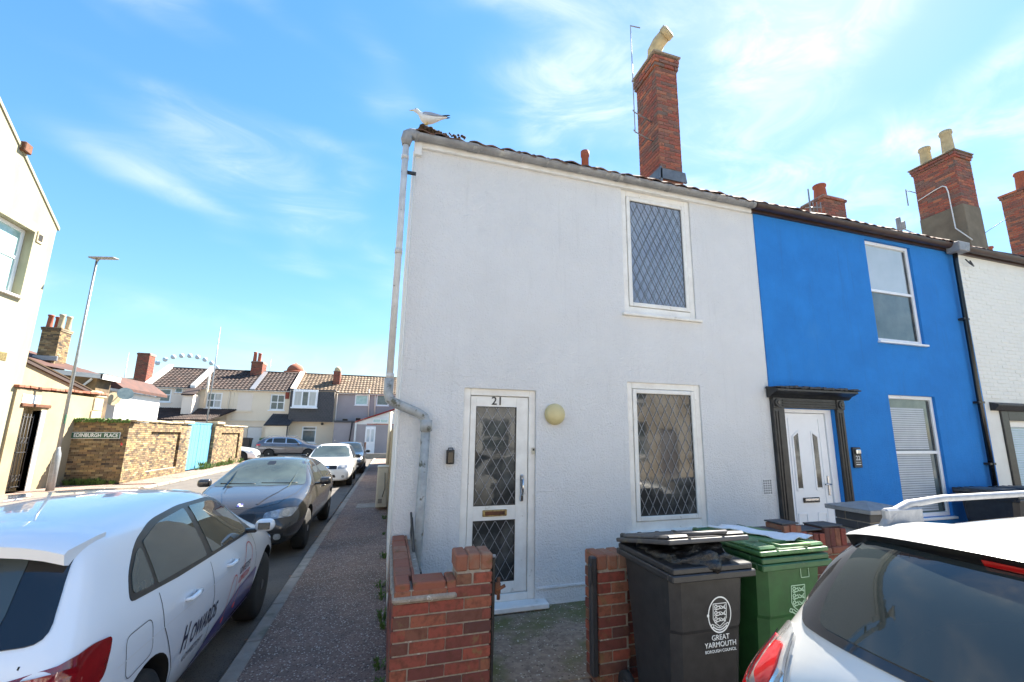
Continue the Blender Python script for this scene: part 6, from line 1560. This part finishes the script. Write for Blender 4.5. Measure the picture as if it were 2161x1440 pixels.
MB().box(a.x-4, b.x-.25, a.y+.2, a.y+1.3, 0, zr+.1).build('wall', 'brick_yellow', hb_)
MB().tube([(b.x-.4, b.y+.12, b.z-.1), (b.x-.75, b.y+.15, b.z-.5), (b.x-.75, b.y+.15, 1)], .05, 8).build('downpipe', 'plain_white', hb_)
cA, cB = pa(78, 745, 26.5), pa(104, 690, 26.5)
cc = chimney(hb_, cA.x, cA.x+.68, 26.5, 27.3, cA.z-1.0, cB.z, 'brick_yellow', core='mortar_yellow', separate=False, corbel=2)
MB().box(cA.x-.10, cA.x+.82, 26.4, 26.48, cA.z-.35, cA.z-.12, .02).build('flashing', 'lead_light', cc)
for k in range(4): pot(cc, cA.x+.10+(k % 2)*.42+(k//2)*.06, 26.72+(k//2)*.4, cB.z, .11, .62+.06*(k % 2), 'stone_sand' if k % 2 else 'terracotta')
wh = top('white_low_house', 'low white rendered house with a small tiled roof and a satellite dish bracket', 'house', (-16, 33, 0))
a, b = at(203, 880, 'y', 31), at(256, 824, 'y', 31); c2 = at(204, 815, 'y', 31)
MB().prism([(a.x-1.5, 0), (b.x-.15, 0), (b.x-.15, b.z-.05), (c2.x-1.5, c2.z+.2)], 31, 36, 'xz').build('wall', 'plain_white', wh)
r_ = MB(); r_.prism([(c2.x-2, c2.z+.35), (b.x+.15, b.z-.02), (b.x+.15, b.z+.14), (c2.x+.3, c2.z+.70), (c2.x-2, c2.z+.70)], 30.8, 36.2, 'xz'); r_.build('roof', 'tile_red', wh)
MB().prism([(c2.x-2, c2.z+.20), (b.x+.2, b.z-.14), (b.x+.2, b.z-.0), (c2.x-2, c2.z+.36)], 30.7, 30.8, 'xz').build('fascia', 'plain_white', wh)
dsh = top('satellite_dish', 'satellite dish held on a bracket beside the red brick block', 'satellite dish', (-14.6, 30.5, 3.5))
dc_ = at(264, 832, 'y', 30.5)
Md = Matrix.Translation(dc_) @ Matrix.Rotation(R(35), 4, 'Z') @ Matrix.Rotation(R(-20), 4, 'X')
MB(Md).lathe([(.36, -.06), (.30, -.01), (.15, .04), (.02, .055), (.02, .045), (.15, .03), (.30, -.02), (.355, -.07)], (0, 0, 0), 'y', 24).build('dish', 'glass_far', dsh)
MB().tube([dc_+Vector((-.9, .1, -.1)), dc_+Vector((-.1, .05, -.05))], .02, 6).build('bracket', 'lead', dsh)
d2_ = at(238, 842, 'y', 30.4); Md = Matrix.Translation(d2_) @ Matrix.Rotation(R(60), 4, 'Z')
ds2 = tag(MB(Md).lathe([(.36, -.06), (.30, -.01), (.15, .04), (.02, .055), (.02, .045), (.15, .03), (.30, -.02), (.355, -.07)], (0, 0, 0), 'y', 24).build('satellite_dish', 'stone_sand'), 'pale satellite dish in front of the low white house wall', 'satellite dish')
rbk = top('red_brick_block', 'red brick building with flat cream parapet and white sash window', 'building', (-20, 46, 0))
a, b = at(215, 880, 'y', 47), at(300, 800, 'y', 47); win0, win1 = at(253, 828, 'y', 47), at(276, 853, 'y', 47)
wall_holes(rbk, 'wall', 'brick_far_red', a.x-6, b.x+2, 0, b.z-.45, [(win0.x, win1.x, win1.z, win0.z)], TY(47), th=.4)
MB().box(a.x-6, b.x+2, 46.8, 52, b.z-.45, b.z).build('parapet', 'stone_sand', rbk)
window(rbk, win0.x, win1.x, win1.z, win0.z, T=TY(47), fr=.09, hbars=(.5,), glass=['glass_far'], sill=(.1, .1, .1))
MB().box(a.x-6, b.x+2, 47.4, 47.5, 0, b.z-.5).build('inner_wall', 'gap', rbk)

# ================================================================ THE TERRACE AT THE END OF THE STREET (front at Y=45)
YT = 45.0
T_ = lambda x, y, v=YT: at(x, y, 'y', v)
def hole(x0, y0, x1, y1, v=YT):
    a, b = T_(x0, y0, v), T_(x1, y1, v); return (a.x, b.x, b.z, a.z)
EZT = 5.55; RY = 48.6; RZ = 7.62
def terr(name, label, x0, x1, wallmat, holes, rows=11, cols=None, tmat='tile_brown', ez=EZT, rz=RZ, zt=0):
    t = top(name, label, 'house', (x0, YT, 0))
    wall_holes(t, 'wall', wallmat, x0+.005, x1-.005, -.1, ez, holes, TY(YT), th=.3)
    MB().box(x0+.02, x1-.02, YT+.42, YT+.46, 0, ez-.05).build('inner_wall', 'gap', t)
    sm_ = MB(); sm_.prism([(YT+.3, 0), (52.2, 0), (52.2, ez), (RY, rz-.08), (YT+.3, ez)], x0+.02, x0+.30, 'yz'); sm_.prism([(YT+.3, 0), (52.2, 0), (52.2, ez), (RY, rz-.08), (YT+.3, ez)], x1-.30, x1-.02, 'yz'); sm_.build('party_walls', wallmat, t)
    roof_tiles(t, (x0, YT-.15, ez), (x1, YT-.15, ez), (x0, RY, rz), rows, cols or int((x1-x0)/.30), tmat, amp=.05, step=.045)
    MB().prism([(RY, rz+.0), (52.4, ez), (52.4, ez-.1), (RY, rz-.1)], x0, x1, 'yz').build('rear_roof', tmat, t)
    MB().tube([(x0, RY, rz+.02), (x1, RY, rz+.02)], .11, 8).build('ridge', tmat, t)
    gutter(t, x0, x1, YT-.20, ez-.02, .06, 'plain_white')
    return t
XA0, XA1 = T_(304, 840).x, T_(404, 840).x
XB1 = T_(519, 860).x; XC1 = T_(612, 860).x; XD1 = T_(708, 860).x; XE1 = 6.0
hA = hole(329, 820, 359, 849); hA2 = hole(371, 817, 384, 829)
tA = terr('end_terrace_house', 'leftmost cream terrace house with gable parapet, tall stack and small bathroom window', XA0, XA1, 'terrace_pink', [hA, hA2])
window(tA, *hA, T=TY(YT), fr=.10, hbars=(.55,), glass=['glass_far'], sill=(.08, .1, .08), recess=.02)
window(tA, *hA2, T=TY(YT), fr=.05, glass=['glass_far'], sill=(.05, .08, .05), recess=.02)
MB().box(XA0-1.35, XA0-.006, YT-.2, YT+1.4, 0, 5.6).build('stack_base', 'plain_white', tA)
ca, cb = T_(293, 808, 45), T_(303, 744, 45)
chimney(tA, XA0-1.05, XA0-.2, 45.2, 46.2, 5.6, cb.z, 'brick_red_stuff', separate=False, corbel=2)
for (nm, ho, x) in (('parapet', tA, XA0), ('parapet', tA, XA1)):
    MB().prism([(YT-.25, EZT-.1), (YT-.25, EZT+.25), (RY, RZ+.35), (RY, RZ-.1)], x-.12, x+.24, 'yz').build(nm, 'plain_white', ho)
MB().tube([(XA0+.35, YT-.08, EZT-.1), (XA0+.25, YT-.08, 3.9)], .05, 8).build('downpipe', 'plain_white', tA)
# lean-to with dark roof and the small cream bay box
la, lb_, lc, ld = T_(262, 884, 42.6), T_(440, 888, 42.6), T_(436, 866), T_(304, 860)
lt2 = top('dark_roof_lean_to', 'low lean-to with dark tiled roof behind the yellow wall', 'outbuilding', (la.x, 43, 0))
roof_tiles(lt2, la, (lb_.x, la.y, la.z), (la.x+1.2, YT-.02, ld.z), 8, 34, 'tile_brown', amp=.04, step=.04)
MB().box(la.x+.2, lb_.x-.2, 42.75, 44.8, 0, la.z-.1).build('wall', 'terrace_pink', lt2)
MB().tube([(la.x+.2, la.y, la.z+.1), (XA0+.1, YT-.1, ld.z+.25)], .05, 6).build('white_verge', 'plain_white', lt2)
q0_, q1_ = T_(385, 873, 44.0), T_(413, 833, 44.0)
bx_ = top('cream_roof_box', 'small cream rendered box with tiled lid rising through the lean-to roof', 'dormer', (q0_.x, 44, 2.5))
MB().box(q0_.x, q1_.x, 43.6, YT-.01, q0_.z-.4, q1_.z).build('wall', 'terrace_pink', bx_)
MB().prism([(43.45, q1_.z), (YT, q1_.z+.75), (YT, q1_.z+.62), (43.45, q1_.z-.12)], q0_.x-.1, q1_.x+.1, 'yz').build('roof', 'tile_brown', bx_)
# B
hB = hole(437, 828, 466, 862); hB2 = hole(505, 829, 531, 868)
tB = terr('middle_terrace_house', 'cream terrace house with one sash window behind the flagpole-like mast', XA1, XB1-1.0, 'terrace_cream', [hB])
window(tB, *hB, T=TY(YT), fr=.12, hbars=(.5,), vbars=(.5,), glass=['glass_far', 'curtain'], sill=(.1, .1, .1), recess=.06)
mst = T_(428, 861, 44.3); MB().tube([(mst.x, 44.6, mst.z), (mst.x+.05, 44.6, mst.z+3.0)], .09, 8).build('soil_pipe', 'terrace_cream', tB)
MB().tube([(T_(483, 850).x, YT-.06, EZT-.1), (T_(483, 850).x, YT-.06, 2.9)], .04, 8).build('downpipe', 'terrace_cream', tB)
hC = hole(572, 832, 599, 866); hCd = hole(523, 901, 547, 955)
tC = terr('blind_window_house', 'cream terrace house with a blocked-up window, dark sash and white back door', XB1-1.0, XC1, 'terrace_cream', [hC, hCd])
window(tC, *hC, T=TY(YT), fr=.10, hbars=(.5,), vbars=(.5,), glass=['glass_far'], sill=(.1, .1, .1), recess=.06)
bb_ = hole(504, 829, 530, 867)
MB(TY(YT)).box(bb_[0], bb_[1], -.02, .0, bb_[2], bb_[3], .01).build('blocked_window', 'terrace_pink', tC); MB(TY(YT)).box(bb_[0]-.1, bb_[1]+.1, -.09, .0, bb_[2]-.12, bb_[2]-.01, .01).build('sill', 'terrace_cream', tC)
MB(TY(YT)).box(hCd[0]+.02, hCd[1]-.02, .06, .12, 0, hCd[3]-.03, .01).build('door', 'plain_white', tC)
a_, b_ = T_(541, 788, 47.6), T_(559, 758, 47.6)
cc = chimney(tC, T_(528, 788, 47.8).x, T_(552, 788, 47.8).x, 47.8, 49.3, 7.0, T_(530, 762, 47.8).z, 'brick_red_stuff', separate=False, corbel=2)
for k in range(2): pot(cc, T_(537+k*10, 760, 48.2).x, 48.3, T_(530, 762, 47.8).z, .16, .95-.1*k, 'terracotta')
MB().box(T_(534, 790).x-.2, T_(534, 790).x+.12, YT-.15, RY, 0, .01).bm if False else None
vv = MB(); x_ = T_(531, 800).x; vv.prism([(YT-.2, EZT+.02), (YT-.2, EZT+.10), (RY, RZ+.12), (RY, RZ+.02)], x_, x_+.38, 'yz'); vv.build('lead_valley', 'lead_light', tC)
MB().prism([(44.9, 2.83), (YT-.02, 2.83), (YT-.02, 2.93), (44.9, 2.90)], XA1+.5, XC1, 'yz').build('string_course', 'terrace_cream', tC)
# shed with corrugated roof
s0, s1, s2 = T_(556, 897, 43.8), T_(610, 897, 43.8), T_(566, 877)
shd = top('corrugated_lean_to', 'small cream store with a dark corrugated roof against the terrace', 'outbuilding', (s0.x, 44, 0))
roof_tiles(shd, s0, (s1.x, s0.y, s0.z), (s0.x+.35, YT-.02, T_(570, 874).z), 1, 12, 'slate', amp=.07, step=.0)
MB().box(s0.x+.15, s1.x-.15, 43.95, YT-.02, 0, s0.z).build('wall', 'terrace_cream', shd)
MB().tube([(s1.x-.12, 43.9, s1.z), (s1.x-.12, 43.9, .2)], .05, 6).build('downpipe', 'black_paint', shd)
# D: slate-hung box house
hD = hole(638, 900, 665, 935)
tD = terr('slate_hung_house', 'terrace house with a dark slate hung projecting upper storey and white bay window', XC1, XD1, 'terrace_cream', [hD], tmat='tile_tan')
window(tD, *hD, T=TY(YT), fr=.10, hbars=(.78,), glass=['glass_far'], sill=(.1, .1, .1), recess=.06)
u0, u1 = T_(607, 889, 44.4), T_(707, 826, 44.4)
bxm = MB().box(u0.x, u1.x, 44.4, YT-.01, u0.z, u1.z).build('slate_box', 'mortar', tD)
k_ = 0; zz = u0.z-.03; rws = int((u1.z-u0.z)/.17); sl_ = MB()
for r_ in range(rws):
    xx = u0.x-(.12 if r_ % 2 else 0)
    while xx < u1.x:
        x0_, x1_ = max(xx, u0.x), min(xx+.235, u1.x); xx += .245
        if x1_-x0_ > .03: sl_.box(x0_, x1_, 44.355+random.uniform(0, .008), 44.395, zz+r_*.17, zz+r_*.17+.166)
sl_ = sl_.build('hung_slates', 'slate', tD); sl_['kind'] = 'stuff'
MB().box(u0.x-.06, u1.x+.06, 44.3, YT+.2, u1.z+.0, u1.z+.10).build('flat_top', 'slate', tD)
wb0, wb1 = T_(616, 859, 44.2), T_(672, 825, 44.2)
window(tD, wb0.x, wb1.x, wb0.z, wb1.z, T=TY(44.1), fr=.16, vbars=(.37, .64), glass=['curtain', 'glass_far', 'curtain'], sill=(.08, .12, .12), recess=.0, name='bay_window')
MB().box(wb0.x, wb1.x, 44.17, 44.36, wb0.z, wb1.z+.05).build('bay_casing', 'upvc', tD)
MB().lathe([(.10, -.06), (.12, 0)], (T_(680, 895).x, YT-.02, T_(680, 895).z), 'y', 12).build('flue', 'black_paint', tD)
x_ = T_(640, 800).x; vv = MB(); vv.prism([(YT-.2, EZT-.05), (YT-.2, EZT+.28), (RY, RZ+.30), (RY, RZ)], XC1-.1, XC1+.28, 'yz'); vv.build('parapet', 'terrace_pink', tD)
cD = chimney(tD, T_(703, 800, 46.5).x, T_(717, 800, 46.5).x, 46.5, 47.4, 6.2, T_(710, 783, 46.5).z, 'brick_red_stuff', separate=False, corbel=1)
MB().lathe([(.28, 0), (.30, .15), (.26, .35), (.12, .45)], ((T_(703, 800, 46.5).x+T_(717, 800, 46.5).x)/2, 46.95, T_(710, 783, 46.5).z), 'z', 12).build('chimney_cap', 'stone_sand', cD)
# small white clapboard bits under the eaves, dark vent box
MB().box(T_(603, 830).x, T_(611, 830).x, 44.9, YT, T_(603, 842).z, T_(603, 828).z, .01).build('flue_box', 'brick_far_red', tC)
# E: grey house
hE = hole(750, 833, 776, 856); hE2 = hole(795, 833, 820, 857)
tE = terr('grey_house', 'grey rendered house with tan pantile roof at the end of the street', XD1, XE1, 'terrace_grey', [hE, hE2], rows=8, cols=22+14, tmat='tile_tan')
window(tE, *hE, T=TY(YT), fr=.10, glass=['glass_aqua'], sill=(.05, .08, .06), recess=.02)
window(tE, *hE2, T=TY(YT), fr=.10, glass=['glass_far'], sill=(.05, .08, .06), recess=.02)
for (x, y0, y1) in ((779, 822, 884), (792, 830, 880)):
    p, q = T_(x, y0), T_(x-1, y1); MB().tube([(p.x, YT-.08, p.z), (q.x, YT-.08, q.z)], .055, 8).build('downpipe', 'terrace_pink', tE)
p, q = T_(713, 826), T_(707, 890); MB().tube([(p.x, YT-.08, p.z), (q.x, YT-.08, .2)], .06, 8).build('downpipe', 'terrace_pink', tE)
ex0, ex1 = T_(706, 888, 43).x, T_(750, 888, 43).x; ez_ = T_(720, 889, 43).z
fx = top('flat_roof_extension', 'grey flat roofed extension of the grey house with dark roof edge', 'extension', (ex0, 43, 0))
MB().box(ex0, ex1, 43, YT-.01, 0, ez_-.12).build('wall', 'terrace_grey', fx); MB().box(ex0-.05, ex1+.05, 42.9, YT-.02, ez_-.12, ez_+.05).build('roof_edge', 'slate', fx)
MB().tube([(ex1-.25, 42.95, ez_-.1), (ex1-.45, 42.95, .1)], .05, 6).build('downpipe', 'black_paint', fx)
for k in range(3): MB().box(ex0+.6+k*1.1, ex0+1.0+k*1.1, 43.4, 43.9, ez_+.05, ez_+.22+.1*(k % 2), .02).build('rooflight', 'gap', fx)
g0, g1 = T_(752, 892, 42.4), T_(826, 868, 42.4)
gx = top('white_gabled_extension', 'grey extension with white sloping gable, red verge and glazed white door', 'extension', (g0.x, 42.4, 0))
zb_ = T_(790, 896, 42.4).z
MB().box(g0.x, 3.2, 42.4, YT-.02, 0, zb_).build('wall', 'terrace_grey', gx)
sl2 = (g1.z-g0.z)/(g1.x-g0.x)
MB().prism([(g0.x, zb_+.001), (3.2, zb_+.001), (3.2, g0.z+sl2*(3.2-g0.x)), (g0.x, g0.z)], 42.4, YT-.02, 'xz').build('white_gable', 'plain_white', gx)
MB().prism([(g0.x-.1, g0.z-.02), (3.2, g0.z+sl2*(3.2-g0.x)), (3.2, g0.z+sl2*(3.2-g0.x)+.14), (g0.x-.1, g0.z+.10)], 42.25, YT, 'xz').build('red_verge', 'lamp_red', gx)
MB().box(g0.x+.9, 3.2, 42.37, 42.40, zb_-.02, zb_+.05).build('red_band', 'lamp_red', gx)
dd = hole(772, 900, 790, 947, 42.4)
dr = MB().box(dd[0], dd[1], 42.33, 42.39, .05, dd[3], .02).build('door', 'upvc', gx)
for k in (0, 1): MB().box(dd[0]+.14+k*.36, dd[0]+.36+k*.36, 42.31, 42.329, 1.15, dd[3]-.25, .005).build('pane', 'glass_pale', dr)
wt = hole(787, 884, 819, 893, 42.4); window(gx, wt[0], wt[1], wt[2], wt[3], T=TY(42.33), fr=.06, vbars=(.5,), glass=['glass_aqua'], recess=-.02, name='transom_window')
MB().box(g0.x-.1, g0.x+.05, 42.3, 42.4, 0, g0.z, .01).build('white_post', 'plain_white', gx)
fw = tag(MB().box(-1.6, 6, 37.6, 37.8, -.12, .30).build('low_front_wall', 'concrete'), 'low pale kerb wall edging the yard in front of the grey house', 'wall')
wp = tag(MB().box(-1.75, -1.60, 38.9, 39.05, 0, 1.15, .02, taper=(.8, .8)).build('wooden_post', 'rust'), 'short brown timber post beside the dark parked car', 'post')
gb = T_(548, 945, 42.6)
wheelie('far green wheelie bin against the cream terrace behind the grey car', (gb.x+.3, 43.2, 0), 0, 'bin_green', 'bin_green_lid', R(1.5), 'bins before the far terrace', w=.9, d=.8, h=1.35)
wheelie('far black wheelie bin beside the white back door of the terrace', (T_(513, 945, 42.6).x, 43.4, 0), 0, 'bin_black', 'bin_lid_grey', R(1.5), 'bins before the far terrace', w=.7, d=.8, h=1.35)
# tall thin masts
for (xb, yb, xt, yt, Y, r, lb_) in ((443, 845, 466, 690, 41.0, .06, 'tall slender grey mast rising in front of the cream terrace'), (263, 795, 272, 744, 60, .07, 'thin distant pole above the red brick block'), (569, 785, 573, 758, 60, .05, 'thin distant pole between the terrace chimneys and the dome')):
    a, b = at(xb, yb, 'y', Y), at(xt, yt, 'y', Y)
    o = MB().tube([(a.x, Y, 0 if Y < 50 else a.z-2), (a.x, Y, b.z*.62), (b.x*.5+a.x*.5, Y, b.z)], [r, r*.8, r*.35], 8).build('mast', 'lamp_metal'); tag(o, lb_, 'mast')
# dome beyond
dcn = at(622, 795, 'y', 120); dmr = at(644, 795, 'y', 120).x-dcn.x
dm_ = top('brick_dome', 'round red brick dome and parapet rising behind the terrace roofs', 'domed tower', (dcn.x, 120, 0))
zt_ = at(620, 768, 'y', 120).z
zb2 = at(622, 784, 'y', 120).z
rd = (at(640, 784, 'y', 120).x-at(603, 784, 'y', 120).x)/2
MB().lathe([(rd*1.2, 0), (rd*1.2, zb2-.6), (rd*1.3, zb2-.5), (rd*1.3, zb2-.1), (rd*1.05, zb2)], (dcn.x, 120, 0), 'z', 24).build('drum', 'dome_brick', dm_)
MB().lathe([(rd*math.cos(t*PI/2/8)*.98, zb2+(zt_-zb2)*math.sin(t*PI/2/8)) for t in range(8)]+[(rd*.06, zt_+.2)], (dcn.x, 120, 0), 'z', 24).build('dome', 'dome_brick', dm_)
MB().box(dcn.x-rd*1.3, dcn.x+rd*2.6, 119, 126, 0, zb2-1.2, .1).build('wing', 'dome_brick', dm_)
# distant observation wheel: cabins faded by haze put into their colour; thin rim behind them
cx_, cz_ = at(390, 800, 'y', 300).x, at(390, 830, 'y', 300).z
top_p = at(386, 748.5, 'y', 300); R0 = None
# circle through three cabins measured in the photograph
p1, p2, p3 = at(324, 772, 'y', 300), at(385, 751, 'y', 300), at(451, 770, 'y', 300)
ax_, az_, bx2, bz2, cx2, cz2 = p1.x, p1.z, p2.x, p2.z, p3.x, p3.z
D_ = 2*(ax_*(bz2-cz2)+bx2*(cz2-az_)+cx2*(az_-bz2))
ox = ((ax_**2+az_**2)*(bz2-cz2)+(bx2**2+bz2**2)*(cz2-az_)+(cx2**2+cz2**2)*(az_-bz2))/D_
oz = ((ax_**2+az_**2)*(cx2-bx2)+(bx2**2+bz2**2)*(ax_-cx2)+(cx2**2+cz2**2)*(bx2-ax_))/D_
rw = math.hypot(ax_-ox, az_-oz)
ow = top('observation_wheel', 'distant observation wheel with pale cabins above the terrace roofs', 'big wheel', (ox, 300, 0))
n_c = 34
mb = MB()
for k in range(n_c*2):
    a, b = 2*PI*k/(n_c*2), 2*PI*(k+1)/(n_c*2)
    mb.tube([(ox+rw*.97*math.cos(a), 300, oz+rw*.97*math.sin(a)), (ox+rw*.97*math.cos(b), 300, oz+rw*.97*math.sin(b))], .04, 4)
mb.build('rim', 'pod_hazy', ow)
pdm = MB().lathe([(.5, -1.1), (1.05, -.6), (1.15, .1), (.9, .8), (.3, 1.1)], (0, 0, 0), 'z', 10)
bmesh.ops.recalc_face_normals(pdm.bm, faces=pdm.bm.faces); pme = bpy.data.meshes.new('cabin'); pdm.bm.to_mesh(pme); pdm.bm.free(); pme.materials.append(MT['pod_hazy'])
for k in range(n_c):
    a = 2*PI*(k+.3)/n_c
    if math.sin(a) > .2: inst(pme, 'cabin', ow, (ox+rw*math.cos(a), 300, oz+rw*math.sin(a)), (0, 0, 0), (1.15, 1.15, 1.15))

# houses on the opposite side of the front street (behind the viewer; they show in glass and paint)
TB = Matrix.Translation((0, -8.0, 0)) @ Matrix.Rotation(PI, 4, 'Z')      # local x -> -world x, faces +Y
for i, (x0, lb_, m_) in enumerate(((-21.6, 'white terrace house across the front street, farthest right of the row', 'plain_white'), (-15.2, 'cream terrace house across the front street, second from the right', 'terrace_cream'), (-8.8, 'white terrace house across the front street, third from the right', 'plain_white'), (-2.4, 'cream terrace house across the front street, directly opposite the white corner house', 'terrace_cream'), (4.0, 'white terrace house across the front street, second from the left', 'plain_white'), (10.4, 'pinkish terrace house across the front street, farthest left of the row', 'terrace_pink'))):
    t = top('opposite_house', lb_, 'house', (-(x0+3.2), -8, 0), 'houses across the front street')
    u = x0+.3
    ws2 = [(u+.6, u+1.7, .9, 2.4), (u+3.9, u+5.0, .9, 2.4), (u+.6, u+1.7, 3.3, 4.6), (u+3.9, u+5.0, 3.3, 4.6), (u+2.4, u+3.3, 0, 2.1)]
    wall_holes(t, 'wall', m_, x0, x0+6.4, -.1, 5.3, ws2, TB, th=.3)
    MB(TB).box(x0+.02, x0+6.38, .5, .56, 0, 5.1).build('inner_wall', 'gap', t)
    for q in ws2[:4]: window(t, *q, T=TB, fr=.08, hbars=(.5,), glass=['glass_far'], sill=(.06, .08, .06))
    MB(TB).box(*ws2[4][:2], .06, .12, 0, 2.1, .01).build('door', 'terrace_grey', t)
    MB(TB).prism([(-.2, 5.25), (3.4, 7.1), (7, 5.25), (7, 5.1), (3.4, 6.95), (-.2, 5.1)], x0, x0+6.4, 'yz').build('roof', 'tile_brown', t)
